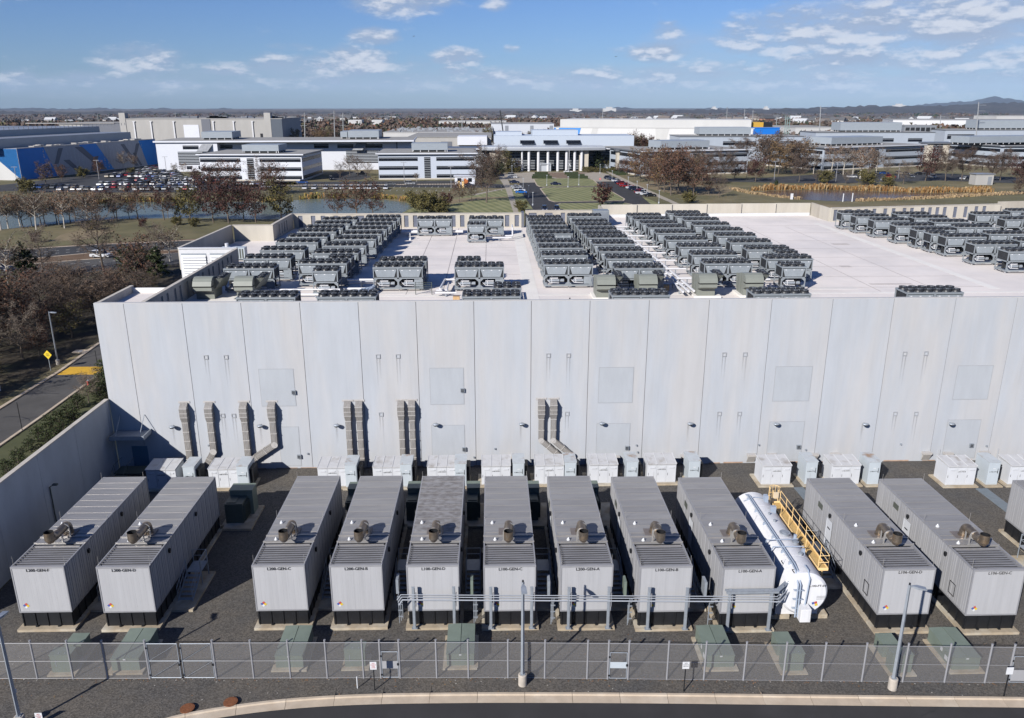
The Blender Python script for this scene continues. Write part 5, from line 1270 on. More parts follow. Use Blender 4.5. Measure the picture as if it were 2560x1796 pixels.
for x in (0, WWd): b.tube((x,0,WZ-.05),(x,0,WZ+1.05),.024,6)
for y in (2.4,4.2,5.9,7.6): b.tube((0,y,WZ-.02),(0,y,WZ+1.0),.022,6)
b.build('railing', YEL, t)
b = MB(); cx, cy_, cr = WWd/2, WLn+.45, .42
for z in (WZ-.9, WZ-.2, WZ+.5, WZ+1.15):
    pp = [(cx+cr*math.cos(a), cy_+cr*math.sin(a), z) for a in [math.pi*(k/10)-.2 for k in range(13)]]; b.path(pp, .02, 5)
for k in range(7):
    a = math.pi*k/6; b.tube((cx+cr*math.cos(a), cy_+cr*math.sin(a), WZ-.9),(cx+cr*math.cos(a), cy_+cr*math.sin(a), WZ+1.15),.016,5)
b.build('ladder_cage', YEL, t)
b = MB()
for x in (cx-.2, cx+.2): b.tube((x,WLn+.08,.1),(x,WLn+.08,WZ+1.1),.025,6)
for k in range(13): b.tube((cx-.2,WLn+.08,.35+k*.3),(cx+.2,WLn+.08,.35+k*.3),.016,5)
b.build('ladder', YEL, t)
b = MB(); b.box(cx-.22, cx+.2, WLn-.03, WLn, WZ+.4, WZ+.95); b.build('safety_gate', mat('pale_yellow_plate', (.75,.62,.45), .5, var=.05), t)
b = MB()
for y in (.8, 4.9, 9.0): b.box(WWd-.06, WWd+.02, y-.04, y+.04, 0, WZ-.12)
b.build('support_post', YEL, t)

CONDUIT = mat('conduit_galvanised', (.50,.53,.58), .4, metal=.2, var=.05)
# ---------------- conduit rack in front of the enclosures
t = thing('conduit_rack', (0,0,0), 0, 'galvanised posts carrying parallel conduits across the fronts of five enclosures to the white tank', 'pipe rack')
posts = [(-5.46,47.2),(-2.73,47.15),(-.23,47.05),(2.54,47.0),(5.05,46.9),(7.75,46.85),(10.45,46.7),(13.0,46.6),(15.85,46.4),(18.65,46.35)]
pm = MB(); pm.box(-.10,.10,-.06,.06,.02,3.2); pm.box(-.07,.07,-.09,.09,.02,3.2); pm.box(-.19,.19,-.17,.17,0,.03); pm.box(-.11,.11,-.07,.07,3.2,3.22); po = None
for x, y in posts:
    if po is None: po = pm.build('post', GALV, t, loc=(x, y, .28))
    else: link('post', po.data, t, (x, y, .28))
    bk = MB(); bk.box(.13,.2,.0,.09,1.7,2.75); bk.box(-.05,.13,.02,.07,2.0,2.6); bk.build('bracket', GALV_F, t, loc=(x, y, .28))
def ry(x): return 47.2+(x+5.46)*(46.35-47.2)/(24.1)
for k, z in enumerate((2.98, 2.82, 2.62)):
    x0 = -6.55+.06*k; x1 = 19.0+.1*k
    b = MB(); yy = lambda x: ry(x)-.12-.03*k
    p = [(x0, 48.2, z-.5-.2*k), (x0, yy(x0), z-.4), (x0+.25, yy(x0), z)] + [(px_, yy(px_), z) for px_ in (-.23, 5, 10.4, 15.8)] + [(x1, yy(x1), z), (x1+1.35, yy(x1)+1.3, z+.25)]
    b.path(p, .03 if k < 2 else .045, 7); b.build('conduit', CONDUIT, t)
for x, y in posts[2:]:
    pass
for i, x in enumerate((-6.6, -1.45, 3.85, 9.1, 14.6)):       # drops down the left corner of each enclosure
    b = MB(); yb = 48.0-i*.22
    for k in range(3):
        b.path([(x+.05+.09*k, yb-.75, 2.75), (x+.05+.09*k, yb-.4, 2.2), (x+.05+.09*k, yb-.2+.25*k, 1.9), (x+.05+.09*k, yb-.2+.25*k, .3)], .03, 6)
    for z in (.8,1.3,1.8): b.box(x, x+.32, yb-.28, yb-.2, z, z+.05)
    b.build('conduit_drop', GALV, t)
    b = MB(); b.box(x-.18, x+.0, yb+.4, yb+1.2, 2.2, 3.3); b.build('junction_box', GREEN if i % 2 else GALV, t)
b = MB(); b.box(15.5, 19.05, 46.12, 46.48, 3.42, 3.46); b.box(15.5, 19.05, 46.10, 46.13, 3.30, 3.46); b.box(15.5, 19.05, 46.46, 46.49, 3.30, 3.46)
b.prism([(19.05,46.12),(20.6,47.6),(20.4,47.85),(19.0,46.48)], 3.42, 3.47); b.build('cable_tray', GALV, t)
b = MB()
for k in range(5): b.path([(19.0, 46.2, 2.3+.24*k), (20.35, 47.5, 2.4+.26*k)], .035, 6)
for s in (.35,.7): b.box(19.0+1.4*s-.03, 19.0+1.4*s+.03, 46.2+1.3*s-.03, 46.2+1.3*s+.03, 2.2, 3.6)
b.build('conduit_branch', GALV, t)

# ================================================================ FENCE
def chainlink():
    m = bpy.data.materials.new('chain_link_mesh'); m.use_nodes = True; t_ = m.node_tree; N = t_.nodes; L = t_.links; N.clear()
    out = N.new('ShaderNodeOutputMaterial'); tr = N.new('ShaderNodeBsdfTransparent'); p = N.new('ShaderNodeBsdfPrincipled'); mx_ = N.new('ShaderNodeMixShader')
    p.inputs['Base Color'].default_value = (.22,.215,.215,1); p.inputs['Roughness'].default_value = .5
    tc_ = N.new('ShaderNodeTexCoord'); sp = N.new('ShaderNodeSeparateXYZ'); L.new(tc_.outputs['Object'], sp.inputs[0])
    mx_.inputs[0].default_value = .33      # wires and holes finer than a pixel
    L.new(tr.outputs[0], mx_.inputs[1]); L.new(p.outputs[0], mx_.inputs[2]); L.new(mx_.outputs[0], out.inputs['Surface'])
    return m
MESH = chainlink()
fence = thing('chain_link_fence', (0,0,0), 0, 'long grey chain-link fence closing the yard along the road, with two small gate openings', 'fence')
FZ = 2.66
fpx = [-60,53,147,238,348,521,618,713,808,901.5,946,995,1088.6,1169.4,1270,1363,1469.7,1521.6,1572,1669.5,1761.5,1859.6,1957.3,2051.9,2150.4,2249.8,2351.3,2448.5,2502.6,2554.4,2655]
FX = [F(p, 1602, 42.3).x for p in fpx]
FP = [(x, fenceY(x)) for x in FX]
gate_spans = {4: 'double', 10: 'man', 17: 'man', 28: 'man'}
pmm = MB(); pmm.tube((0,0,0),(0,0,FZ+.12),.058,10); pmm.tube((0,0,FZ+.12),(0,0,FZ+.2),.07,10); pob = None
pgm = MB(); pgm.tube((0,0,0),(0,0,FZ+.15),.065,8); pgm.tube((0,0,FZ+.15),(0,0,FZ+.2),.08,8); pgo = None
gate_idx = set()
for k in gate_spans: gate_idx |= {k, k+1}
for i, (x, y) in enumerate(FP):
    if i in gate_idx:
        if pgo is None: pgo = pgm.build('gate_post', GALV_F, fence, loc=(x, y, 0))
        else: link('gate_post', pgo.data, fence, (x, y, 0))
    else:
        if pob is None: pob = pmm.build('post', GALV_F, fence, loc=(x, y, 0))
        else: link('post', pob.data, fence, (x, y, 0))
def bar(b, p, q, r=.02, n=6): b.tube(p, q, r, n)
def local_panel(name, parent, p, q, z0, z1, m=None):
    d = Vector((q[0]-p[0], q[1]-p[1])); b = MB(); b.add([(0,0,z0),(d.length,0,z0),(d.length,0,z1),(0,0,z1)], [(0,1,2,3)])
    o = b.build(name, m or MESH, parent, loc=(p[0], p[1], 0)); o.rotation_euler = (0,0,math.atan2(d.y, d.x)); return o
for i in range(len(FP)-1):
    p, q = FP[i], FP[i+1]; k = gate_spans.get(i)
    if k is None:
        local_panel('mesh_panel', fence, p, q, .03, FZ)
        for z in (.05, 1.33, FZ): b = MB(); bar(b, (p[0], p[1]-.03, z), (q[0], q[1]-.03, z), (.012 if z < 2 else .018)); b.build('rail', GALV_F, fence)
    elif k == 'man':
        local_panel('mesh_panel', fence, p, q, 2.05, FZ); b = MB(); bar(b, (p[0],p[1]-.03,FZ),(q[0],q[1]-.03,FZ),.022); b.build('rail', GALV_F, fence)
def gate_leaf(name, p, q, z1, lab, grp, plate=None):
    d = Vector((q[0]-p[0], q[1]-p[1])); L_ = d.length; t = thing(name, (p[0], p[1], 0), math.atan2(d.y, d.x), lab, 'gate', grp)
    b = MB(); z0 = .08
    for z in (z0, z1): bar(b, (.1,-.02,z), (L_-.1,-.02,z), .025)
    for x in (.1, L_-.1): bar(b, (x,-.02,z0), (x,-.02,z1), .03)
    if z1 > 2.2: bar(b, (.1,-.02,1.33), (L_-.1,-.02,1.33), .02); bar(b, (.1,-.03,z0), (L_-.1,-.03,1.33), .006); bar(b, (.1,-.03,1.33), (L_-.1,-.03,z1), .006)
    b.build('gate_frame', GALV, t)
    b = MB(); b.add([(.1,0,z0),(L_-.1,0,z0),(L_-.1,0,z1),(.1,0,z1)], [(0,1,2,3)]); b.build('mesh_panel', MESH, t)
    b = MB()
    for z in (.3, z1-.3): b.box(.0,.1,-.07,.03,z-.06,z+.06)
    b.box(L_-.16, L_-.04, -.08, .04, 1.0, 1.16); b.build('hinge', BLACK, t)
    if plate:
        b = MB(); b.box(.1, L_-.1, -.04, -.03, plate[0], plate[1]); b.build('kick_plate', CABG if plate[0] > .8 else GENS, t)
    return t
p, q = FP[4], FP[5]; mid = ((p[0]+q[0])/2, (p[1]+q[1])/2)
gate_leaf('fence_gate', p, mid, FZ-.06, 'left leaf of the wide double gate in the fence', 'chain-link gates in the fence')
gate_leaf('fence_gate', mid, q, FZ-.06, 'right leaf of the wide double gate in the fence', 'chain-link gates in the fence')
gate_leaf('fence_gate', FP[10], FP[11], 1.98, 'small gate with a grey plate carrying the shadow of a sign', 'chain-link gates in the fence', (.75, 1.3))
gate_leaf('fence_gate', FP[17], FP[18], 1.98, 'small gate with a pale band right of the middle lamp post', 'chain-link gates in the fence', (.85, 1.3))
gate_leaf('fence_gate', FP[28], FP[29], 1.98, 'small gate near the right edge behind a white sign', 'chain-link gates in the fence', (.2, 1.0))

# ================================================================ LAMP POSTS, SIGNS
def lamp_post(x, y, h, az_, lab, base=True, s=1.0, grp='lamp posts along the front of the yard', tilt=0):
    t = thing('lamp_post', (x, y, 0), az_, lab, 'lamp post', grp)
    if base: b = MB(); b.tube((0,0,-.1),(0,0,.75*s),.27*s,20); b.tube((0,0,.75*s),(0,0,.79*s),.27*s,20,r1=.24*s); b.build('concrete_base', mat('lamp_base_concrete', (.55,.49,.42), .85, var=.12, scale=3), t); z0 = .79*s
    else: z0 = 0.0
    b = MB(); b.box(-.14,.14,-.14,.14,z0,z0+.04); b.tube((0,0,z0),(0,0,h),.12*s,4,r1=.09*s) ; b.build('pole', GALV, t)
    b = MB(); b.box(-.04,.04,-.3,0,h-.16,h-.08); b.add([(-.05,-.15,h-.16),(.05,-.15,h-.16),(.16,-.45,h-.2),(-.16,-.45,h-.2),(-.17,-.95,h-.22),(.17,-.95,h-.22),(-.05,-.15,h-.05),(.05,-.15,h-.05),(.16,-.45,h-.06),(-.16,-.45,h-.06),(-.17,-.95,h-.16),(.17,-.95,h-.16)],
        [(0,1,2,3),(3,2,5,4),(7,6,9,8),(8,9,10,11),(0,6,7,1),(1,7,8,2),(2,8,11,5),(5,11,10,4),(4,10,9,3),(3,9,6,0)])
    b.box(-.13,.13,-.9,-.5,h-.235,h-.205); b.build('lamp_head', GALV, t)
    b = MB(); b.tube((0,0,h),(0,0,h+.12),.055,8); b.build('photocell', BLACK, t)
    return t
lamp_post(1.72, 41.7, 7.35, math.radians(3), 'middle lamp post on a round concrete base in front of the L100-GEN-C enclosure')
pR = G(2230, 1722); lamp_post(pR.x, pR.y, 7.4, math.radians(80), 'right-hand lamp post on a round concrete base below L106-GEN-D')
lp = lamp_post(-27.55, 38.9, 7.35, math.radians(185), 'lamp post leaning into the lower left corner, with a small white camera')
b = MB(); b.tube((0,-.12,2.3),(0,-.12,2.5),.09,12); b.box(-.06,.06,-.12,0,2.5,2.56); b.build('camera_dome', WHITE, lp)
lamp_post(-60.4, 108.2, 7.6, math.radians(95), 'tall lamp post beside the service road kerb, left of the yellow marking', s=.9, grp=None)
def sign(x, y, h, w, ph, lab, lines, post=BLACK, rz=0):
    t = thing('post_sign', (x, y, 0), rz, lab, 'sign', 'small white signs on black posts along the kerb')
    b = MB(); b.box(-.03,.03,0,.05,0,h-ph*.5); b.build('post', post, t)
    b = MB(); b.box(-w/2,w/2,-.02,0,h-ph,h); b.build('sign_plate', WHITE, t)
    if lines:
        cs = [RED, PRINT]
        for k, (s, size, m) in enumerate(lines): text_obj(s, size, m, t, (0, -.024, h-.13-.105*k), sx=1.0, align='CENTER', bold=.001)
    return t
s1 = G(937, 1726.5); sign(s1.x, s1.y, 2.1, .40, .55, 'white sign on a black post casting its shadow on the first small gate', [('NO', .11, RED), ('PARKING', .08, RED), ('FIRE', .10, RED), ('LANE', .10, RED)])
s2 = G(1709.7, 1730); sign(s2.x, s2.y, 2.2, .42, .50, 'white sign on a black post below L100-GEN-B, right of the middle lamp post', [('NO', .11, PRINT), ('PARKING', .08, PRINT), ('FIRE LANE', .07, PRINT)])
s3 = G(2510, 1742.5); sign(s3.x, s3.y, 2.15, .42, .5, 'blank-looking white sign on a black post near the right edge', None)
sign(-26.6, 39.15, .75, .42, .45, 'white sign low at the bottom left corner beside the kerb', [('NO', .11, RED), ('PARKING', .08, RED), ('LANE', .09, RED)])
s4 = G(893.8, 1721); t = thing('marker_stake', (s4.x, s4.y, 0), 0, 'thin white marker stake in the gravel left of the first small gate', 'stake'); b = MB(); b.tube((0,0,0),(0,0,.85),.035,8); b.build('stake', WHITE, t)
# yellow diamond on the service road
t = thing('road_sign', (-60.0, 105.4, 0), math.radians(-12), 'yellow diamond warning sign beside the service road', 'sign')
b = MB(); b.box(-.03,.03,0,.05,0,2.6); b.build('post', GALV, t); b = MB(); d_ = .62; b.add([(-d_,-.03,2.3),(0,-.03,2.3-d_),(d_,-.03,2.3),(0,-.03,2.3+d_),(-d_,0,2.3),(0,0,2.3-d_),(d_,0,2.3),(0,0,2.3+d_)], [(0,1,2,3),(7,6,5,4),(0,4,5,1),(1,5,6,2),(2,6,7,3),(3,7,4,0)]); b.build('sign_plate', SIGNY, t)
text_obj('SPEED', .2, PRINT, t, (0,-.036,2.33), sx=1, align='CENTER'); text_obj('TABLE', .2, PRINT, t, (0,-.036,2.1), sx=1, align='CENTER')
# hydrant
t = thing('fire_hydrant', (-52.0, 99.2, 0), 0, 'red fire hydrant with a white top at the service road kerb', 'hydrant')
b = MB(); b.tube((0,0,0),(0,0,.65),.15,10); b.tube((-.28,0,.5),(.28,0,.5),.09,8); b.tube((0,-.25,.45),(0,0,.45),.1,8); b.build('barrel', RED, t); b = MB(); b.tube((0,0,.65),(0,0,.8),.17,10,r1=.05); b.tube((0,0,.8),(0,0,.88),.05,6); b.build('bonnet', WHITE, t)
for i, (x, y, h) in enumerate([(-53.0+.0, 104.2, 3.2), (-52.1, 84.0, 3.4)]):
    t = thing('sign_post', (x, y, 0), 0, ['thin dark post beside the building end of the yellow road marking', 'thin dark post rising in front of the service road at the left'][i], 'post'); b = MB(); b.tube((0,0,0),(0,0,h),.045,6); b.build('post', BLACK, t)
c = G(205, 873); t = thing('drain_inlet', (-60.3, 114.3, 0), 0, 'square drain inlet slab in the verge behind the lamp post on the service road', 'drain'); b = MB(); b.box(-.9,.9,-.7,.7,0,.1); b.build('slab', KERBM, t); b = MB(); b.box(-.3,.3,-.3,.3,.1,.12); b.build('lid', GALV, t)
p = G(13, 976); t = thing('white_marker', (-62.3, 97.5, 0), 0, 'small white marker post in the dark woods edge at the far left', 'marker'); b = MB(); b.box(-.12,.12,-.05,.05,0,1.0); b.build('post', WHITE, t)

# ================================================================ CAMPUS BUILDINGS
def local_thing(name, p0, p1, lab, cat, group=None):
    """a building whose front runs from p0 to p1 on the ground; local +y goes away from the viewer"""
    d = Vector((p1[0]-p0[0], p1[1]-p0[1])); return thing(name, (p0[0], p0[1], 0), math.atan2(d.y, d.x), lab, cat, group), d.length
def band(t, x0, x1, z0, z1, y=0.0):
    b = MB(); b.box(x0, x1, y-.03, y+.15, z0, z1, 0); b.box(x0, x1, y-.10, y-.03, z0+(z1-z0)*.70, z0+(z1-z0)*.76, 1)
    b.build('window_band', [GLASS, SLATW], t)
def side_band(t, W, y0, y1, z0, z1, right=True):
    b = MB(); x = W if right else 0.0; b.box(x-.15, x+.03, y0, y1, z0, z1, 0) if right else b.box(x-.03, x+.15, y0, y1, z0, z1, 0)
    b.build('window_band', [GLASS, SLATW], t)
def penthouse(t, x0, x1, y0, y1, z0, h, m=None):
    b = MB(); b.box(x0, x1, y0, y1, z0+.9, z0+.9+h); b.build('roof_screen', m or PENT, t)
    b = MB()
    for k in range(int((x1-x0)/4)+1): b.box(x0+.1+k*4, x0+.4+k*4, y0+.1, y0+.4, z0, z0+.9)
    for k in range(int((y1-y0)/4)+1): b.box(x0+.1, x0+.4, y0+.1+k*4, y0+.4+k*4, z0, z0+.9); b.box(x1-.4, x1-.1, y0+.1+k*4, y0+.4+k*4, z0, z0+.9)
    b.box(x0+1, x1-1, y0+1, y1-1, z0, z0+.9, 1)
    b.build('screen_legs', [COLW, DARK], t)
def office(name, p0, p1, depth, h, lab, wallm, bands, strips=(), pent=None, right_side=True, left_side=True, over=1.1, group='low office blocks of the campus'):
    t, W = local_thing(name, p0, p1, lab, 'office building', group)
    b = MB(); b.box(0, W, 0, depth, .6, h-1.0); b.build('wall', wallm, t)
    b = MB(); b.box(-.15, W+.15, -.15, depth+.1, 0, .62); b.build('plinth', STONE, t)
    b = MB(); b.box(.1, W-.1, .1, depth-.1, h-1.0, h-.62); b.build('eaves_recess', OEDGE, t)
    b = MB(); b.box(-over, W+over, -over, depth+over, h-.62, h-.02, 0); b.box(-over-.05, W+over+.05, -over-.08, -over+.1, h-.40, h+.08, 1); b.box(-over+.3, W+over-.3, -over+.3, depth+over-.3, h-.02, h+.02, 2); b.build('roof', [OEDGE, OWHITE, OROOF], t)
    for x0, x1, z0, z1 in bands: band(t, x0*W, x1*W, z0, z1)
    zs = sorted({(z0, z1) for _, _, z0, z1 in bands})
    for z0, z1 in zs:
        if z1-z0 > 3: continue
        if right_side: side_band(t, W, 1.2, depth-1.5, z0, z1)
        if left_side: side_band(t, W, 1.2, depth-1.5, z0, z1, False)
    for x0, x1, z0, z1 in strips:
        b = MB(); b.box(x0*W, x1*W, -.02, .2, z0, z1); b.build('glazed_strip', GLASS, t)
        n = int((z1-z0)/.85); sm = MB(); sm.box(0, (x1-x0)*W, -.14, -.02, 0, .16); so = None
        for k in range(n):
            if so is None: so = sm.build('slat', SLATW, t, loc=(x0*W, 0, z0+.5+k*.85))
            else: link('slat', so.data, t, (x0*W, 0, z0+.5+k*.85))
    if pent: penthouse(t, *pent)
    return t, W
B3 = lambda a, c: [(a, c, 8.7, 10.4), (a, c, 4.6, 6.3), (a, c, .8, 2.4)]
office('office_block', (-136.5, 391.9), (-88.5, 390.3), 40, 12.3, 'white three-storey office block behind the car park, left of the other white one', OWHITE, B3(.005,.40)+B3(.586,.99), [(.462,.528,.7,10.4)], (17.5, 35, 9, 24, 12.3, 2.9))
office('office_block', (-53.5, 395.5), (-7.2, 397.5), 42, 12.3, 'white three-storey office block left of the tall bare tree and the columned entrance', mat('office_cool_white', (.60,.65,.74), .5, var=.03), B3(.005,.405)+B3(.595,.99), [(.47,.535,.7,10.4)], (15.5, 33, 10, 22, 12.3, 3.2))
p3l, p3r = G(1605, 378, 12.3), G(1872, 373.2, 12.3)
office('office_block', p3l[:2], p3r[:2], 40, 12.3, 'blue-grey office block behind the red trees right of the columned entrance', OGREY, B3(.02,.42)+B3(.60,.99), [(.47,.54,.7,10.4)], (14, 42, 8, 22, 12.3, 3.4))
p4l, p4r = G(2062, 369, 12.3), G(2312, 361.3, 12.3)
office('office_block', p4l[:2], p4r[:2], 44, 12.3, 'blue-grey office block behind the brown trees and the marshy pond', OGREY, B3(.01,.40)+B3(.60,.99), [(.47,.53,.7,10.4)], (15, 55, 10, 26, 12.3, 3.6))
p5l, p5c = G(2380, 353.5, 12.3), G(2507, 364.2, 12.3)
office('office_block', p5l[:2], p5c[:2], 44, 12.3, 'blue-grey office block turning its corner at the right edge', OGREY, B3(.03,.985), (), None)
office('office_block', p5c[:2], (p5c.x+62, p5c.y+14), 44, 12.3, 'right-hand face of the corner office block, cut by the frame', OGREY, B3(.01,.985), (), (-12, 40, 12, 26, 12.3, 3.6))
# cream portals between blocks on the right
for (xa, xb, Yp, zt_, lab) in ((1543, 1592, 437, 12.0, 'cream stone portal with dark louvres right of the columned entrance'), (2316, 2380, 497, 12.6, 'cream stone portal with dark louvres between the two right office blocks')):
    a = F(xa, 380, Yp); c = F(xb, 380, Yp); t, W = local_thing('stone_portal', a[:2], c[:2], lab, 'building link')
    b = MB(); b.box(0, W*.24, 0, 8, 0, zt_-1.2); b.box(W*.62, W, 0, 8, 0, zt_-1.2); b.box(W*.24, W*.62, 0, 8, 0, 3.0); b.build('stone_pier', STONE, t)
    b = MB(); b.box(W*.24, W*.62, .3, .5, 3, zt_-1.2); b.build('glazing', GLASS, t)
    for k in range(9): b = MB(); b.box(W*.24, W*.62, .05, .3, 3.6+k*.85, 3.78+k*.85); b.build('slat', SLATW, t)
    b = MB(); b.box(-1, W+1, -1, 9, zt_-1.2, zt_-.2); b.build('roof', OEDGE, t)
# long white range behind the two left blocks
a, c = G(388, 353, 16.0), G(1030, 350.5, 16.0)
t, W = local_thing('office_range', a[:2], c[:2], 'long white office range with louvred storeys behind the two white blocks', 'office building')
b = MB(); b.box(0, W*.235, 0, 45, 0, 15.2); b.box(W*.235, W, 6, 45, 0, 15.2); b.build('wall', OWHITE, t)
b = MB(); b.box(-1, W+1, -1, 46, 15.2, 16.0, 0); b.box(-.6, W+.6, -.6, 45.6, 16.0, 16.05, 1); b.build('roof', [OWHITE, OROOF], t)
def px2x(px): return (F(px, 380, a.y).x-a.x)
for x0, x1, z0, z1 in ((457,496,11.6,13.6),(527,573,11.6,13.6),(778,815,11.6,13.8),(837,878,11.6,13.6),(908,952,11.6,13.6)):
    band(t, px2x(x0), px2x(x1), z0, z1, 0 if x0 < 520 else 6)
for x0, x1 in ((498,525),(880,906)):
    b = MB(); X0, X1 = px2x(x0), px2x(x1); y = 0 if x0 < 520 else 6; b.add([(X0+1.5,y-.05,14.3),(X1+1.5,y-.05,14.3),(X1-1,y-2.8,10.6),(X0-1,y-2.8,10.6)], [(0,1,2,3)]); b.build('sloping_rooflight', mat('rooflight_grey', (.35,.36,.38), .4, var=.2, scale=1), t)
for x0, x1, y in ((443,505,0),(858,948,6)):
    X0, X1 = px2x(x0), px2x(x1); b = MB(); b.box(X0, X1, y-.04, y+.1, 3.6, 10.4); b.build('glazing', GLASS, t); sm = MB(); sm.box(0, X1-X0, -.2, -.04, 0, .32); so = None
    for k in range(8):
        if so is None: so = sm.build('slat', SLATW, t, loc=(X0, y, 4.2+k*.8))
        else: link('slat', so.data, t, (X0, y, 4.2+k*.8))
for x0, x1 in ((461,474),(490,503)): band(t, px2x(x0), px2x(x1), 1.2, 3.0)
b = MB(); X0, X1 = px2x(990), px2x(1024); b.box(X0, X1, 5.6, 6, 11, 15.3); b.build('white_bay', OWHITE, t); b = MB(); b.box(X0-.6, X1+.6, 5.5, 5.7, 15.3, 15.8); b.box(X0-.6,X0,5.5,5.7,10.4,15.3); b.build('bay_frame', OEDGE, t)
penthouse(t, px2x(487), px2x(565), 14, 34, 16.0, 3.3); penthouse(t, px2x(860), px2x(940), 16, 40, 16.0, 3.6)
penthouse(t, px2x(838), px2x(856), 20, 40, 16.0, 3.0)
# ---- columned entrance
cxx = 28.0
t = thing('entrance_building', (cxx, 446, 0), 0, 'glazed campus entrance with white columns under a curved silver canopy', 'building')
b = MB(); n = 28; R0 = 60.0; half = 31.0
arc = []
for k in range(n+1):
    x = -half-3 + (2*half+6)*k/n; arc.append((x, -3.6+ (x*x)/R0*.22))
b.prism(arc+[(half+3, 16),(-half-3, 16)], 10.9, 12.0, 0); b.build('canopy', SILVC := mat('canopy_silver', (.62,.64,.67), .3, metal=.5, var=.05), t)
b = MB(); b.prism([(x, y+1.2) for x, y in arc]+[(half+3, 17),(-half-3, 17)], 12.0, 12.7, 0); b.build('canopy_upper', SLATW, t)
b = MB(); b.box(-19, 20, 4.2, 4.5, .3, 10.9); b.build('glazing', GLASS, t)
for k in range(12):
    b = MB(); b.box(-19, 20, 4.0, 4.2, .9+k*.85, 1.12+k*.85); b.build('slat', SLATW, t)
for i, px in enumerate((1305, 1322, 1345.5, 1369.5, 1394, 1416, 1436.5, 1454)):
    x = F(px, 400, 446).x-cxx; b = MB(); b.tube((x, -1.8+ x*x/R0*.25, 0),(x, -1.8+x*x/R0*.25, 10.9),.75 if i else .5,14); b.build('column', COLW, t)
b = MB(); b.box(-28.5,-19.5,1.5,5.5,0,10.6); b.build('stone_wall', STONE, t); b = MB(); b.box(20.0,25.0,1.0,5.5,0,10.6); b.build('stone_wall', STONE, t)
b = MB(); b.box(-1.6, 4.6, -2.6, 4.0, 3.6, 4.1); 
for x in (-1.5, 4.2): b.box(x, x+.3, -2.5, -2.2, 0, 3.6)
b.box(-1.2,4.2,-1.9,-1.8,0,3.4); b.build('entrance_porch', SLATW, t)
b = MB(); b.box(-26, 53, 22, 50, 12.0, 17.6); b.box(-25, -10, 30, 48, 17.6, 19.5); b.box(-4, 22, 30, 48, 17.6, 20.4); b.build('upper_storey', mat('upper_storey_cladding', (.55,.61,.69), .45, var=.04), t)
b = MB(); b.box(-27, 54, 10, 51, 10.0, 12.02); b.build('roof_terrace', OROOF, t)
for px in (1318, 1376, 1433):
    x = F(px, 360, 468).x-cxx; b = MB(); b.add([(x-4,21.9,15.2),(x+4,21.9,15.2),(x+4,20.2,13.4),(x-4,20.2,13.4)], [(0,1,2,3)]); 
    for k in range(5): b.box(x-4+k*1.9, x-3.8+k*1.9, 20.0, 20.1, 13.3, 13.4)
    b.build('skylight', GLASS, t)
for x0, x1, y, nm in ((-58, -28.5, 9, 'left'), (25, 46, 10, 'right')):
    b = MB(); b.box(x0, x1, y, y+14, 0, 11.2); b.build('wing_wall', OGREY, t)
    b = MB(); b.box(x0, x1, y-.1, y-.0, 3.2, 10.9); b.build('glazing', GLASS, t)
    sm = MB(); sm.box(0, x1-x0, -.16, 0, 0, .2); so = None
    for k in range(9):
        if so is None: so = sm.build('slat', SLATW, t, loc=(x0, y-.1, 3.7+k*.82))
        else: link('slat', so.data, t, (x0, y-.1, 3.7+k*.82))
    b = MB(); b.box(x0-1, x1+1, y-1.2, y+15, 11.2, 11.9); b.build('wing_roof', OEDGE, t)
    b = MB(); b.box(x0-1, x1+1, y-1.3, y-1.2, 10.9, 11.5); b.build('fascia', OWHITE, t)

# back-row grey blocks on the right
def block(name, xl, xr, Y, ytop, depth, m, lab, cat='building', z0=0.0, roof=None, group=None, slant=0.0):
    a = F(xl, ytop, Y); c = F(xr, ytop, Y+slant); t, W = local_thing(name, a[:2], c[:2], lab, cat, group); h = a.z
    b = MB(); b.box(0, W, 0, depth, z0, h-.4); b.build('wall', m, t)
    b = MB(); b.box(-.3, W+.3, -.3, depth+.3, h-.4, h, 0); b.box(.3, W-.3, .3, depth-.3, h, h+.03, 1); b.build('roof', [roof or m, OROOF], t)
    return t, W, h
t, W, h = block('office_range', 1700, 2010, 520, 341, 30, OGREY, 'blue-grey office range with a rooftop plant screen behind the red and brown trees', roof=OEDGE)
band(t, W*.35, W*.62, h-5.5, h-3.2); band(t, W*.66, W*.93, h-5.5, h-3.2); penthouse(t, W*.18, W*.60, 8, 22, h, 4.2)
t, W, h = block('office_range', 2040, 2338, 575, 331, 30, OGREY, 'blue-grey office range with a long plant screen behind the brown tree block', roof=OEDGE)
band(t, W*.54, W*.66, h-6.5, h-4.2); band(t, W*.78, W*.90, h-6.5, h-4.2); penthouse(t, W*.24, W*.76, 8, 24, h, 5.4)
t, W, h = block('office_range', 2364, 2700, 600, 325, 30, OGREY, 'blue-grey office range behind the corner block at the right edge', roof=OEDGE)
band(t, W*.02, W*.22, h-6.5, h-3.2); penthouse(t, W*.28, W*.9, 6, 24, h, 5.6)

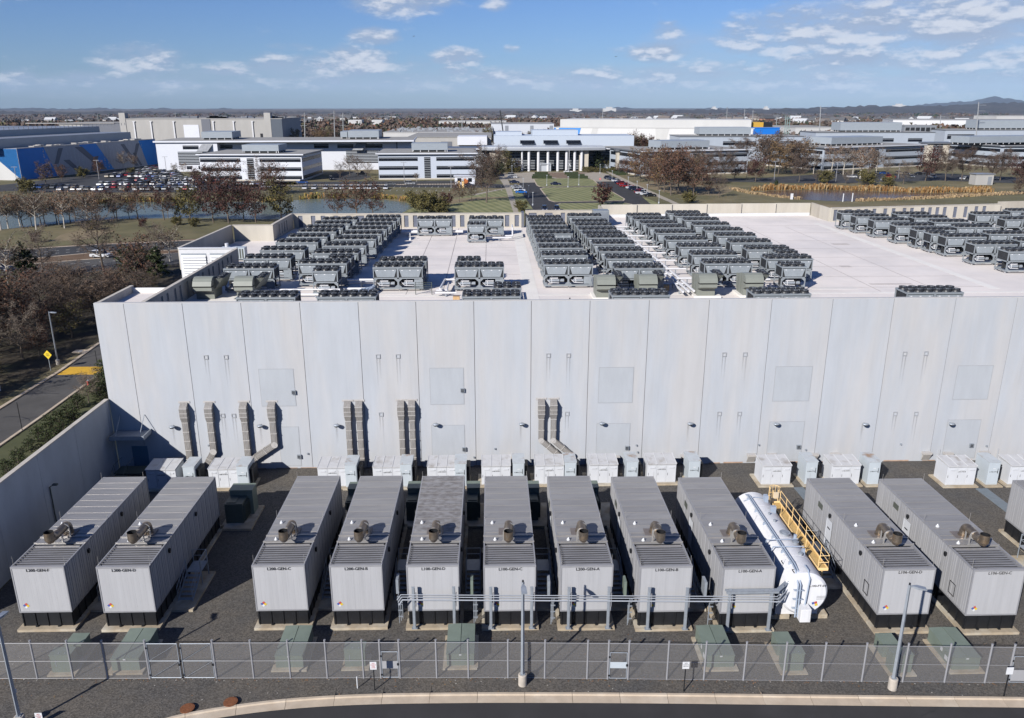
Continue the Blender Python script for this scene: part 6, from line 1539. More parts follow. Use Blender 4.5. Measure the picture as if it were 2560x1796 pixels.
# ---- blue and grey striped warehouse at the left
p0 = G(56, 451.6); p1 = G(395, 411)
t, W = local_thing('striped_warehouse', p0[:2], p1[:2], 'huge warehouse with bright blue and grey slanted stripes behind the crowded car park', 'warehouse')
H1 = 14.6
b = MB(); b.box(0, W, 0, 120, 0, H1); b.build('wall', WGREY, t)
def para(x0b, x1b, x0t, x1t, m, y, z0=.2, z1=H1-.05, name='stripe_panel'):
    b = MB(); b.add([(x0b,y,z0),(x1b,y,z0),(x1t,y,z1),(x0t,y,z1),(x0b,0,z0),(x1b,0,z0),(x1t,0,z1),(x0t,0,z1)], [(0,1,2,3),(0,4,5,1),(1,5,6,2),(2,6,7,3),(3,7,4,0)]); b.build(name, m, t)
f = lambda px, z=0: max(0.0, min(W, (F(px, 430, 400).x, 0)[1]))
def wx(px, py, z):       # where a photo point falls along the long facade at height z
    g = G(px, py, z); d = Vector((math.cos(t.rotation_euler.z), math.sin(t.rotation_euler.z))); return (Vector((g.x-p0.x, g.y-p0.y))).dot(d)
para(0, wx(140,441,0), 0, wx(108,368,H1), WBLUE, -.06)
para(wx(240,428,0), wx(279,424,0), wx(214,362,H1), wx(254,359,H1), WBLUE, -.06)
para(wx(368,414,0), W, wx(346,351.5,H1), W, WBLUE, -.06)
for (xb0, xb1, xt0, xt1, z0, z1) in ((.53,.57,.36,.41,.5,13.5),(.36,.39,.27,.31,.4,7.5),(.44,.47,.49,.52,.4,8),(.21,.235,.25,.28,6,13.5),(.80,.83,.70,.73,.5,13.2),(.84,.86,.79,.81,.4,8),(.78,.80,.83,.86,3,13)):
    para(xb0*W, xb1*W, xt0*W, xt1*W, WDARKS, -.09, z0, z1, 'dark_stripe')
r = random.Random(4); b = MB()
for k in range(700):
    x = r.choice([.15,.18,.30,.325,.35,.375,.40,.56,.585,.61,.635,.66,.68,.72,.745,.77,.87])*W+r.uniform(-.3,.3); z = r.uniform(.8, 13.4); b.box(x, x+.5, -.075, -.02, z, z+.22)
o = b.build('perforation_dashes', SLATW, t); tag(o, kind='stuff')
b = MB(); b.box(-.3, W+.3, -.2, .0, H1, H1+.35); b.build('parapet', FLASH, t)
# left gable, sunlit
d = Vector((p1.x-p0.x, p1.y-p0.y)).normalized()
b = MB(); b.box(-.15, 0, 0, 118, 0, H1-.02); b.build('gable_wall', WPALE, t)
b = MB(); b.add([(-.17,.1,.1),(-.17,.1,H1-.05),(-.17,17,H1-.05)], [(0,1,2),(2,1,0)]); b.build('stripe_panel', mat('bright_blue_panel', (.02,.22,.62), .5, var=.03), t)
for y0, y1, z0, z1 in ((10, 118, H1, H1+4.4), (30, 100, H1+4.4, H1+7.6)):
    b = MB(); b.box(-6, W-8, y0, y1, z0, z1); b.build('roof_tier', WMETAL, t)
b = MB()
for k in range(40): b.box(-6+k*3.4, -5.8+k*3.4, 29.5, 29.8, H1+7.6, H1+9.0)
b.box(-6, W-8, 29.6, 29.7, H1+8.9, H1+9.0); b.build('roof_railing', WDARKS, t)
b = MB(); rr = random.Random(8)
for k in range(26): x = rr.uniform(8, W-12); b.box(x, x+rr.uniform(1,5), 2, 5, H1, H1+rr.uniform(.4,1.1))
b.build('roof_plant', FLASH, t)
# ---- pale concrete hall behind
t, W, h = block('concrete_hall', 298, 704, 700, 297, 70, WCONC, 'tall pale concrete hall with two end turrets beyond the white office range')
b = MB(); w_ = W/406
for x0, x1 in ((0, 9), (362, 372)): b.box(x0*w_, x1*w_+2, -.4, 6, 0, h+4.5)
b.build('turret', WCONC, t)
for x0 in (34, 76, 133, 232, 283, 330):
    b = MB(); b.box(x0*w_, (x0+3)*w_, -.8, -.1, 4, h-2); b.box((x0-1)*w_, (x0+5)*w_, -.9, -.1, h-2.6, h-2.0); b.build('downpipe', COLW, t)
b = MB(); b.box(204*w_, 226*w_, -.5, 4, 0, h-.5); b.build('dark_recess', WDARKS, t); b = MB(); b.box(372*w_+2.2, W, -.2, -.02, 0, h-.5); b.build('dark_panel', mat('hall_side_dark', (.10,.12,.15), .6, var=.05), t)  # dark tone for the hall's right side, laid on its front
b = MB(); b.box(158*w_, 196*w_, -.3, -.02, h-26, h-5); b.build('pale_patch', OWHITE, t); b = MB(); b.box(349*w_, 355*w_, -.3, -.02, h-16, h-12); b.box(351*w_, 357*w_, -.3,-.02,h-24,h-19); b.build('window', DARK, t)
b = MB(); rr = random.Random(2)
for k in range(22): x = rr.uniform(.3, .95)*W; b.box(x, x+rr.uniform(2,8), 10, 14, h, h+rr.uniform(.5,2.2))
b.build('roof_plant', WDARKS, t)
t, W, h = block('low_hall', 146, 302, 800, 308, 60, WCONC, 'low hall with a dark right half left of the tall concrete hall'); b = MB(); b.box(W*.38, W, -.3, -.02, 0, h); b.build('dark_panel', WDARKS, t); b = MB(); b.box(-30, W*.9, -1, -.3, h-.6, h+.2); b.build('canopy_edge', FLASH, t)
# ---- middle distance
t, W, h = block('white_warehouse', 1386, 1886, 640, 318, 60, mat('bright_white_wall', (.74,.735,.725), .7, var=.03), 'very long white warehouse with a blue corner patch behind the entrance building', slant=-40)
b = MB(); b.box(W*.025, W*.985, 4, 56, h, h+5.6); b.build('roof_tier', WPALE, t)
b = MB(); b.box(W*.0, W*.008, -.2, -.02, 0, h-.5); b.add([(W*.024,-.1,0),(W*.11,-.1,0),(W*.14,-.1,h-.6),(W*.024,-.1,h-.6)], [(0,1,2,3)]); b.build('stripe_panel', mat('sky_blue_panel', (.07,.30,.78), .5, var=.03), t)
b = MB(); b.add([(W*.17,-.1,0),(W*.2,-.1,0),(W*.23,-.1,h-.6),(W*.2,-.1,h-.6)], [(0,1,2,3)]); b.build('dark_stripe', WPALE, t); b = MB(); b.add([(W*.53,-.1,0),(W*.56,-.1,0),(W*.59,-.1,h-.6),(W*.52,-.1,h-.6)], [(0,1,2,3)]); b.build('dark_stripe', WPALE, t)
t, W, h = block('white_hall', 1228, 1385, 800, 309, 50, mat('pale_blue_hall_wall', (.66,.69,.74), .6, var=.03), 'plain pale hall left of the long white warehouse', roof=WMETAL)
for k in (.22,.62,.93): b = MB(); b.box(W*k, W*k+3, -.3, -.02, 0, h-2); b.build('panel_joint', WMETAL, t)
t, W, h = block('white_car_deck', 1097, 1266, 1150, 303, 60, WPALE, 'far white building with rows of small windows beyond the tree line')
for r_ in range(2):
    for k in range(9):
        b = MB(); b.box(W*(.03+k*.107), W*(.03+k*.107+.06), -.3, -.02, h-6-r_*7, h-3.4-r_*7); b.build('window', WDARKS, t)
t, W, h = block('brick_complex', 864, 975, 1150, 312, 50, BRICK, 'far red-brick complex with white rooftop boxes'); 
for x0, x1 in ((.05,.35),(.58,.82)): b = MB(); b.box(W*x0, W*x1, 5, 25, h, h+6); b.build('roof_box', WPALE, t)
t, W, h = block('brick_row', 700, 826, 1000, 321, 40, BRICK, 'long low red-brick row beyond the concrete hall'); b = MB(); b.box(0, W, -.5, -.1, 0, h-4); b.build('dark_windows', WDARKS, t)
t, W, h = block('low_shed_row', 958, 1232, 720, 331, 130, WPALE, 'wide low pale roofs crowded with small vents behind the second white office', roof=WPALE)
b = MB(); rr = random.Random(11)
for k in range(90): x = rr.uniform(0, W); y = rr.uniform(0, 120); b.box(x, x+rr.uniform(.8,3), y, y+1.5, h, h+rr.uniform(.6,2))
b.build('roof_vents', WMETAL, t)
t, W, h = block('grey_shed', 1018, 1228, 560, 343, 90, WCONC, 'broad grey-roofed shed behind the second white office block', roof=OROOF); b = MB(); b.box(W*.40, W*.53, -.2, -.02, h-6, h-3); b.build('grille', WDARKS, t); b = MB(); b.box(W*.6, W*.95, -6, 20, h-5, h+.5); b.build('annex', OWHITE, t)
t, W, h = block('white_warehouse', 2233, 2700, 1000, 300, 90, mat('far_white_wall', (.74,.74,.75), .6, var=.03), 'long white warehouse with a grey band at the far right', slant=-60); b = MB(); b.box(W*.03, W*.36, -.3, -.05, 4, h-6); b.build('grey_band', WMETAL, t)
t, W, h = block('white_warehouse', 2492, 2700, 1250, 290, 60, WPALE, 'farther white warehouse at the very right edge')
t, W, h = block('low_white_shed', 1989, 2106, 760, 319, 80, WPALE, 'low white shed behind the blue box at the right')
t, W, h = block('blue_box_building', 1884, 1950, 600, 319, 30, mat('vivid_blue_wall', (.01,.20,.72), .5, var=.03), 'small vivid blue building right of the long white warehouse'); b = MB(); b.box(0, W*.5, 8, 20, h, h+3.4); b.build('roof_box', ORANGE if False else mat('amber_box', (.65,.38,.05), .6, var=.1), t); b = MB(); b.box(W*.5, W*.85, 8, 20, h, h+3.4); b.build('roof_box', BLACK, t)
t, W, h = block('grey_plant_box', 2262, 2342, 620, 314, 20, WMETAL, 'open grey plant deck with dark bays at the right'); b = MB()
for k in range(6): b.box(W*(.04+k*.16), W*(.16+k*.16), -.3, -.02, h-6, h-1.5)
b.build('bay', DARK, t)
for px, py, w_, lab in ((1508,271.5,120,'white hospital-like block standing on the far ridge'),(1780,270.5,50,'small pale block on the far ridge right of the hospital-like one'),(1911,270,45,'pair of pale tower blocks on the far horizon'),(2236,263.5,110,'white strip of low buildings near the right horizon'),(1425,275.5,110,'pale strip of low buildings on the horizon above the entrance')):
    b = F(px, py, 7750); t = thing('distant_building', (b.x, b.y, -120), 0, lab, 'building'); mb = MB(); mb.box(0,w_,0,40,0,b.z+120); mb.box(w_*.25,w_*.7,0,40,b.z+120,b.z+133); mb.build('wall', WPALE, t)

# ---------------- poles, pylons, crane
def pole(px, yb, yt, Y, lab, r=.35, m=None, lean=0):
    a = F(px, yb, Y); c = F(px+lean, yt, Y); z0 = drop(Y)-2 if Y > 900 else 0
    t = thing('power_pole', (a.x, a.y, z0), 0, lab, 'power pole', 'tall power poles on the skyline'); b = MB(); b.tube((0,0,0),(c.x-a.x,0,c.z-z0),r*1.5,8,r1=r*.8)
    for k in (2, 6, 10): b.box(-2.6, 2.6, -.12, .12, c.z-z0-k-.1, c.z-z0-k+.12)
    b.build('pole', m or mat('pole_grey', (.36,.37,.38), .6, var=.1), t)
for i, (px, yb, yt, Y) in enumerate([(761,343,282,680),(835,333,277,700),(857,333,282,700),(1155,335,291,800),(1507,300,272,1100),(1818,300,268,1000),(1862,299,273,1000),(1883,299,275,1000),(2052,325,265,620),(2352,325,287,900),(2447,322,256,600),(244,306,286,1300),(438,298,281,1100),(1942,318,292,900)]):
    pole(px, yb, yt, Y, f'thin grey skyline power pole {["just right of the concrete hall","left of the close pair by the hall","right of the close pair by the hall","behind the low shed row","above the curved entrance canopy","left of the pair over the long white warehouse","left one of the pair over the long white warehouse","right one of the pair over the long white warehouse","tallest, right of the lattice mast","beside the open plant deck","large one near the right edge","over the striped warehouse roof","over the concrete hall roof","left of the lattice mast"][i]}')
a = F(1966, 333, 640); t = thing('lattice_mast', (a.x, a.y, 0), 0, 'pale green lattice mast beside the blue box building', 'mast'); c = F(1970, 289, 640); b = MB()
for dx in (-1.6, 0, 1.8): b.tube((dx,0,0),(dx,0,c.z),.22,6)
for k in range(12): z = 3+k*(c.z-4)/12; b.tube((-1.6,0,z),(1.8,0,z+(1 if k%2 else -1)),.15,5)
b.build('lattice', mat('mast_green', (.30,.42,.40), .5, var=.1), t)
a = F(1268, 340, 600); c = F(1250, 276, 600); t = thing('crane_boom', (a.x, a.y, a.z-18), 0, 'thin dark crane boom leaning left above the campus', 'crane'); b = MB(); b.tube((0,0,0),(c.x-a.x,0,c.z-a.z+18),.55,6,r1=.35); b.build('boom', BLACK, t); b = MB(); b.box(-3,3,-2,2,0,2); b.build('base', ORANGE, t)
# campus lamp posts
LPM = MB(); LPM.tube((0,0,0),(0,0,9),.13,6); LPM.box(-.9,.9,-.12,.12,8.9,9.05); LPM.box(-1.3,-.7,-.3,.3,8.86,9.0); LPM.box(.7,1.3,-.3,.3,8.86,9.0)
SPM = MB(); SPM.tube((0,0,0),(0,0,4.6),.07,6); SPM.box(-.3,.3,-.15,.15,4.5,4.68); SPM.tube((0,0,0),(0,0,.6),.25,8)
lpm = None; spm = None
for i, (px, py, tall, lab) in enumerate([(248,449,1,'beside the left car park near the blue gable'),(45,471,1,'at the far left of the crowded car park'),(417,437,1,'in front of the long white range'),(1011,456,1,'in front of the second white office'),(1128,470,1,'by the gatehouse'),(1935,452,1,'among the trees left of the marshy pond'),(2089,455,1,'by the right-hand car park'),(2245,447,1,'in the right-hand car park near the bare trees'),(2540,425,1,'near the right edge of the car park'),
      (1280,437,0,'at the left of the entrance drive'),(1308,474,0,'first on the left verge of the drive'),(1322,494,0,'second on the left verge of the drive'),(1332,514,0,'third on the left verge of the drive'),(1500,434,0,'right of the curved canopy'),(1530,452,0,'first beside the right-hand parked cars'),(1570,470,0,'second beside the right-hand parked cars'),(1592,482,0,'third beside the right-hand parked cars'),(1617,492,0,'fourth beside the right-hand parked cars'),(1647,509,0,'last beside the right footpath'),(1420,469,0,'in the middle of the striped lawn edge'),(1447,464,0,'on the upper striped lawn'),(1367,465,0,'on the left of the upper striped lawn')]):
    g = G(px, py); src = LPM if tall else SPM
    t = thing('campus_lamp', (g.x, g.y, 0), 0, ('tall twin-headed' if tall else 'short pale')+' lamp post '+lab, 'lamp post', 'distant lamp posts on the campus')
    if tall:
        if lpm is None: lpm = LPM.build('pole', GALV_F, t)
        else: link('pole', lpm.data, t)
    else:
        if spm is None: spm = SPM.build('pole', SLATW, t)
        else: link('pole', spm.data, t)
# flagpole and flag
g = G(1422, 433); t = thing('flagpole', (g.x, g.y, 0), 0, 'white flagpole with a small drooping flag before the entrance', 'flagpole'); b = MB(); b.tube((0,0,0),(0,0,11.5),.12,8); b.build('pole', WHITE, t); b = MB(); b.add([(.1,0,5.2),(.9,.1,3.9),(1.0,.1,3.2),(.15,0,4.0)],[(0,1,2,3),(3,2,1,0)]); b.build('flag', WHITE, t)
# clipped hedges
HED = mat('hedge_green', (.035,.05,.018), .95, var=.4, scale=2.5, bump=.6, bscale=8)
for i, (xl, xr, py) in enumerate([(1337,1370,437.5),(1332,1374,443),(1330,1380,447.5),(1412,1446,437.5),(1418,1462,443),(1424,1470,447.5),(1518,1545,428),(1524,1553,431.5),(1532,1561,435),(1540,1570,438.5)]):
    a = G(xl, py); c = G(xr, py); b = MB(); w = c.x-a.x
    b.box(0, w, 0, 2.0, 0, 1.3); o = b.build('clipped_hedge', HED, None, loc=(a.x, a.y, 0)); tag(o, ['shortest','middle','longest'][i%3]+' of the three clipped hedges '+('left' if i < 3 else 'right')+' of the entrance path' if i < 6 else f'clipped hedge bar, {nth(i-6)} along the footpath right of the drive', 'hedge', 'clipped hedges before the entrance')
# gatehouse, barriers, small shed
g = G(1176, 462); t = thing('gatehouse', (g.x-7, g.y, 0), 0, 'small white gatehouse with square windows beside orange barriers', 'gatehouse'); b = MB(); b.box(0,9,0,5,0,3.6); b.box(-.5,9.5,-.5,5.5,3.6,3.9); b.build('wall', OWHITE, t)
for x in (1.2, 6): b = MB(); b.box(x, x+1.7, -.06, 0, 1.2, 2.9); b.build('window', GLASS, t)
for i, (px, py) in enumerate([(1145,470),(1155,470),(1165,466),(1160,463)]): g = G(px, py); b = MB(); b.box(0,.9,0,.9,0,2.8); b.box(.2,.7,-.05,0,1.8,2.4); o = b.build('barrier_post', [YEL, ORANGE][i > 1], None, loc=(g.x, g.y, 0)); tag(o, ['left yellow','right yellow','right orange','left orange'][i]+' barrier post beside the gatehouse', 'barrier post')
g = G(2437, 463); t = thing('pump_shed', (g.x, g.y, 0), 0, 'small grey shed in the dry grass beside the marshy pond', 'shed'); b = MB(); b.box(0,8,0,5,0,4.6); b.build('wall', WCONC, t); b = MB(); b.box(5.5,7.2,-.08,0,.2,3.6); b.build('door', WMETAL, t)
b = MB(); b.box(-.4,8.4,-.4,5.4,4.6,4.9); b.build('roof', WMETAL, t)
for i, (px, py, h_) in enumerate([(1979,499,2.2),(2107,505,3.0),(2130,505,3.2),(1275,427,2)]): g = G(px, py); b = MB(); b.box(-.5 if i == 0 else -.15,.5 if i == 0 else .15,0,.2,0,h_); o = b.build('white_marker', WHITE, None, loc=(g.x, g.y, 0)); tag(o, ['square white marker board on the near reeds of the marshy pond','left thin white marker post by the marshy pond','right thin white marker post by the marshy pond','small white marker beside the entrance shrubs'][i], 'marker')
# stop sign on the drive
g = G(1500, 459); t = thing('traffic_sign', (g.x, g.y, 0), 0, 'small round red traffic sign where the drive meets the plaza', 'sign'); b = MB(); b.tube((0,0,0),(0,0,1.6),.08,6); b.build('post', GALV, t); b = MB(); b.tube((0,-.06,2),(0,0,2),.55,8); b.build('sign_plate', RED, t); b = MB(); b.box(-.4,.4,-.1,-.06,1.92,2.08); b.build('white_bar', WHITE, t)
# pond-side railing fence by the car park
a = G(745, 468); c = G(1145, 466); t = thing('railing_fence', (0,0,0), 0, 'dark low fence between the pond lawn and the front parking', 'fence'); b = MB()
n = 60
for k in range(n+1):
    x = a.x+(c.x-a.x)*k/n; y = a.y+(c.y-a.y)*k/n-1.5; b.box(x-.06, x+.06, y-.05, y+.05, 0, 1.7)
b.build('posts', BLACK, t); b = MB()
for z in (.8, 1.65): b.tube((a.x,a.y-1.5,z),(c.x,c.y-1.5,z),.05,5)
b.build('rail', BLACK, t)

# ================================================================ VEHICLES
CARC = {'white': (.72,.73,.75), 'silver': (.42,.43,.45), 'grey': (.14,.145,.155), 'black': (.015,.016,.02), 'blue': (.02,.07,.25), 'red': (.30,.012,.015), 'bright blue': (.02,.16,.55), 'navy': (.012,.02,.06), 'tan': (.30,.25,.18)}
CM = {k: mat('car_paint_'+k.replace(' ', '_'), v, .25, metal=.1, var=.02, spec=.6) for k, v in CARC.items()}
def car_meshes(kind):
    L_, W_, H_ = {'saloon': (4.7,1.82,1.45), 'suv': (4.75,1.9,1.72), 'van': (5.6,2.0,2.3), 'pickup': (5.7,1.98,1.85)}[kind]
    h = .5*L_
    lo = [(-h,.35),(-h+.05,.75),(-h+.25,.85),(-h+1.1,.93),(h-.9,.98),(h-.1,.92),(h,.6),(h-.05,.30),(-h+.1,.28)]
    b = MB(); b.xprism(lo, -W_/2, W_/2)      # body profile along y
    cab = {'saloon': (-h+1.25,-h+1.95,h-1.55,h-.75), 'suv': (-h+1.15,-h+1.7,h-.55,h-.15), 'van': (-h+.7,-h+1.15,h-.15,h-.06), 'pickup': (-h+1.35,-h+1.95,.45,.85)}[kind]
    y0, y1, y2, y3 = cab; wi = W_/2-.12; wt_ = W_/2-.28
    def shell(z0, z1, e, s0, s1, ee=0):
        vs_ = [(-wi+e,y0+e,z0),(wi-e,y0+e,z0),(wi-e,y3-e,z0),(-wi+e,y3-e,z0),(-wt_,y1,z1),(wt_,y1,z1),(wt_,y2,z1),(-wt_,y2,z1)]
        return vs_, [(0,3,2,1),(4,5,6,7),(0,1,5,4),(1,2,6,5),(2,3,7,6),(3,0,4,7)]
    g = MB(); v_, f_ = shell(.92, H_-.06, 0, 0, 0); g.add(v_, f_)
    b.add([(-wt_-.02,y1-.03,H_-.07),(wt_+.02,y1-.03,H_-.07),(wt_+.02,y2+.03,H_-.07),(-wt_-.02,y2+.03,H_-.07),(-wt_+.05,y1+.05,H_),(wt_-.05,y1+.05,H_),(wt_-.05,y2-.05,H_),(-wt_+.05,y2-.05,H_)], [(0,3,2,1),(4,5,6,7),(0,1,5,4),(1,2,6,5),(2,3,7,6),(3,0,4,7)])
    for s in (-1, 1):
        m_ = (y1+y2)/2; b.add([(s*(wi+.01),m_-.06,.92),(s*(wi+.01),m_+.06,.92),(s*(wt_+.02),m_+.05,H_-.05),(s*(wt_+.02),m_-.05,H_-.05)], [(0,1,2,3),(3,2,1,0)])
    if kind == 'pickup': pass
    w = MB()
    w.tube((-.11,0,.33),(.11,0,.33),.33,12,0); w.tube((.112,0,.33),(.114,0,.33),.2,8,1); w.tube((-.114,0,.33),(-.112,0,.33),.2,8,1)
    li = MB(); li.box(-.14,.14,-.02,.10,.62,.76)
    return b, g, w, li, W_, L_
CARS = {}
def car_proto(kind, colr):
    key = (kind, colr)
    if key in CARS: return CARS[key]
    base = CARS.get(kind)
    if base is None:
        b, g, w, li, W_, L_ = car_meshes(kind); base = CARS[kind] = (b, g, w, li, W_, L_, {})
    b, g, w, li, W_, L_, sh = base
    def me(n_, mb, ms):
        m_ = bpy.data.meshes.new(n_); m_.from_pydata(mb.v, [], mb.f)
        for q in ms: m_.materials.append(q)
        if len(ms) > 1: m_.polygons.foreach_set('material_index', mb.m)
        return m_
    if not sh: sh.update(glass=me('windows', g, [GLASS]), wheel=me('wheel', w, [TYRE, RIMM]), light=me('headlight', li, [WHITE]))
    CARS[key] = (me('body', b, [CM[colr]]), sh, W_, L_); return CARS[key]
def car(x, y, rz, kind, colr, lab, group, wheels=True, name='parked_car', cat='car'):
    body, sh, W_, L_ = car_proto(kind, colr); t = thing(name, (x, y, .04), rz, lab, 'van' if kind == 'van' else cat, group)
    link('body', body, t); link('windows', sh['glass'], t)
    if wheels:
        for sx_ in (-1, 1):
            for sy in (-1, 1): link('wheel', sh['wheel'], t, (sx_*(W_/2-.1), sy*(L_/2-.95), 0))
        for sx_ in (-1, 1): link('headlight', sh['light'], t, (sx_*.64, -L_/2, 0))
    return t
rc = random.Random(21)
kinds = ['saloon','suv','suv','saloon','suv','pickup']; cols_ = ['white','white','white','silver','silver','grey','grey','black','black','navy','blue','red','tan']
rows = [(477,135,500),(471.5,85,505),(464,255,520),(459.5,300,560),(454,330,600),(449.5,345,620),(444,270,470),(440.5,290,470),(436,310,460),(432.5,330,455),(428,350,450),(424.5,365,440),(421,372,432),(470,560,715),(463,600,735)]
for ri, (py, xa, xb) in enumerate(rows):
    a = G(xa, py); c = G(xb, py); n = int((c.x-a.x)/2.9); nn = 0
    for k in range(n):
        if rc.random() < (.22 if ri < 2 else .10 if ri < 13 else .45): continue
        kd = rc.choice(kinds) if rc.random() > .05 else 'van'; cl = rc.choice(cols_)
        car(a.x+2.9*k+rc.uniform(-.2,.2), a.y+rc.uniform(-.4,.4), (0 if ri % 2 else math.pi)+rc.uniform(-.03,.03), kd, cl, f'{cl} {kd}, {nth(min(nn,58))} from the left in row {ORD[ri]} of the crowded car park' if ri < 13 else f'{cl} {kd}, {nth(nn)} from the left, {["near","far"][ri-13]} row before the first white office', 'cars in the crowded car park', wheels=False); nn += 1
for i, px in enumerate([762,786,814,840,856,879,897,910,924,938,964]):
    g = G(px, 474); car(g.x, g.y+1, rc.uniform(-.03,.03), 'suv', 'white' if i != 0 else 'white', f'white van-like car facing the pond, {nth(i)} from the left along the dark fence', 'white cars lined up along the dark fence')
for px, py, rz, kd, cl, lab in [(755,459,math.pi/2,'pickup','blue','dark blue pickup in front of the first white office'),(905,437,math.pi/2,'pickup','black','black pickup on the loading drive between the white offices'),(828,450,.3,'suv','black','black car by the red barrier at the loading drive'),(976,463.5,math.pi/2,'saloon','grey','small grey car driving past the second white office'),(1025,462,math.pi/2,'suv','silver','silver car driving past the second white office'),(1172,466,math.pi/2,'saloon','navy','dark car beside the gatehouse'),
      (1280,441,math.pi/2,'suv','silver','silver car at the left of the entrance drive'),(1281,446,math.pi/2,'saloon','white','white car at the left of the entrance drive'),(1286,458.5,math.pi/2,'saloon','navy','lone dark saloon left of the campus drive'),(1290,470,math.pi/2,'saloon','silver','silver saloon, first of the four on the left verge'),(1293,474,math.pi/2,'saloon','silver','silver saloon, second of the four on the left verge'),(1299,479,math.pi/2,'suv','white','white car beside the blue one on the left verge'),(1303,484,math.pi/2,'saloon','bright blue','bright blue car on the left verge of the campus drive'),
      (1389,463,math.pi/2,'saloon','navy','dark saloon driving between the striped lawns'),(1420,432.5,math.pi/2,'saloon','white','white car in front of the entrance columns'),(1361,527,0,'suv','navy','dark car at the rear parapet, left of two'),(1392,527,0,'suv','navy','dark car at the rear parapet, right of two'),
      (254,644,math.pi/2-.1,'suv','white','white car driving on the near carriageway of the highway at the left'),(2,677,math.pi/2,'saloon','navy','dark blue car cut off by the left edge on the highway'),
      (28,448,math.pi/2,'suv','grey','grey car parked beneath the pale gable at the far left'),(105,470,math.pi/2,'saloon','grey','grey car standing apart in front of the crowded car park')]:
    g = G(px, py); car(g.x, g.y, rz, kd, cl, lab, None, name='car' if 'driving' in lab else 'parked_car')
for i, (x, y, cl, kd) in enumerate([(790,575,'navy','suv'),(815,582,'grey','saloon'),(845,590,'navy','saloon'),(882,608,'white','saloon'),(912,625,'navy','saloon'),(940,640,'red','suv'),(985,664,'red','pickup'),(1012,668,'red','saloon'),(1050,688,'white','saloon'),(1080,702,'navy','suv'),(1120,700,'navy','saloon'),(1150,738,'red','suv'),(1180,748,'white','pickup'),(1218,762,'white','saloon'),(1262,775,'black','saloon')]):
    g = G(1350+x/4.592, 320+y/4.592+3); car(g.x, g.y, math.pi/2+.15, kd, cl, f'{cl} {kd}, {nth(i)} from the back in the slanting row beside the right footpath', 'cars parked beside the right footpath')
for i in range(16):
    px = 2075+i*17+rc.uniform(-4,4); py = 436+rc.uniform(-2,2) if i % 3 else 445
    g = G(px, py); cl = rc.choice(cols_); car(g.x, g.y, rc.choice([0,math.pi/2]), rc.choice(kinds), cl, f'{cl} car among the trees, {nth(i)} from the left in the right-hand car park', 'cars in the right-hand car park')
for i, (px, py, cl) in enumerate([(2215,453,'silver'),(2412,450,'white'),(2422,450,'black'),(2470,449,'bright blue'),(2482,449,'silver')]):
    g = G(px, py); car(g.x, g.y, math.pi/2, 'saloon', cl, f'{cl} car by itself near the pond-side kerb, {nth(i)} from the left at the right', 'cars in the right-hand car park')

# ================================================================ TREES
def leafm(name, c, v=.35):
    m = mat(name, c, .8, var=v, scale=.9, spec=.2); return m
BARK = mat('bark_grey_brown', (.15,.12,.095), .95, var=.2, scale=3); BARKP = mat('bark_pale', (.55,.50,.43), .9, var=.25, scale=3); TWIG = mat('twig_brown', (.135,.10,.078), .9, var=.25, scale=1)
TWIGL = mat('twig_light', (.25,.20,.155), .9, var=.25, scale=1)
LF = {'rust': (leafm('leaf_rust', (.165,.085,.055)), leafm('leaf_rust_dark', (.085,.045,.032))),
      'maroon': (leafm('leaf_maroon', (.10,.042,.034)), leafm('leaf_maroon_dark', (.05,.024,.02))),
      'orange': (leafm('leaf_orange', (.29,.165,.095)), leafm('leaf_orange_dark', (.17,.10,.065))),
      'tan': (leafm('leaf_tan', (0.270,0.173,0.083)), leafm('leaf_tan_dark', (0.135,0.090,0.045))),
      'olive': (leafm('leaf_olive', (0.150,0.128,0.045)), leafm('leaf_olive_dark', (0.083,0.075,0.027))),
      'green': (leafm('leaf_green', (.075,.095,.036)), leafm('leaf_green_dark', (.035,.048,.02))),
      'brown': (leafm('leaf_brown', (.17,.115,.08)), leafm('leaf_brown_dark', (.09,.062,.045))),
      'yellow': (leafm('leaf_yellow', (0.330,0.270,0.075)), leafm('leaf_yellow_dark', (0.150,0.135,0.045)))}
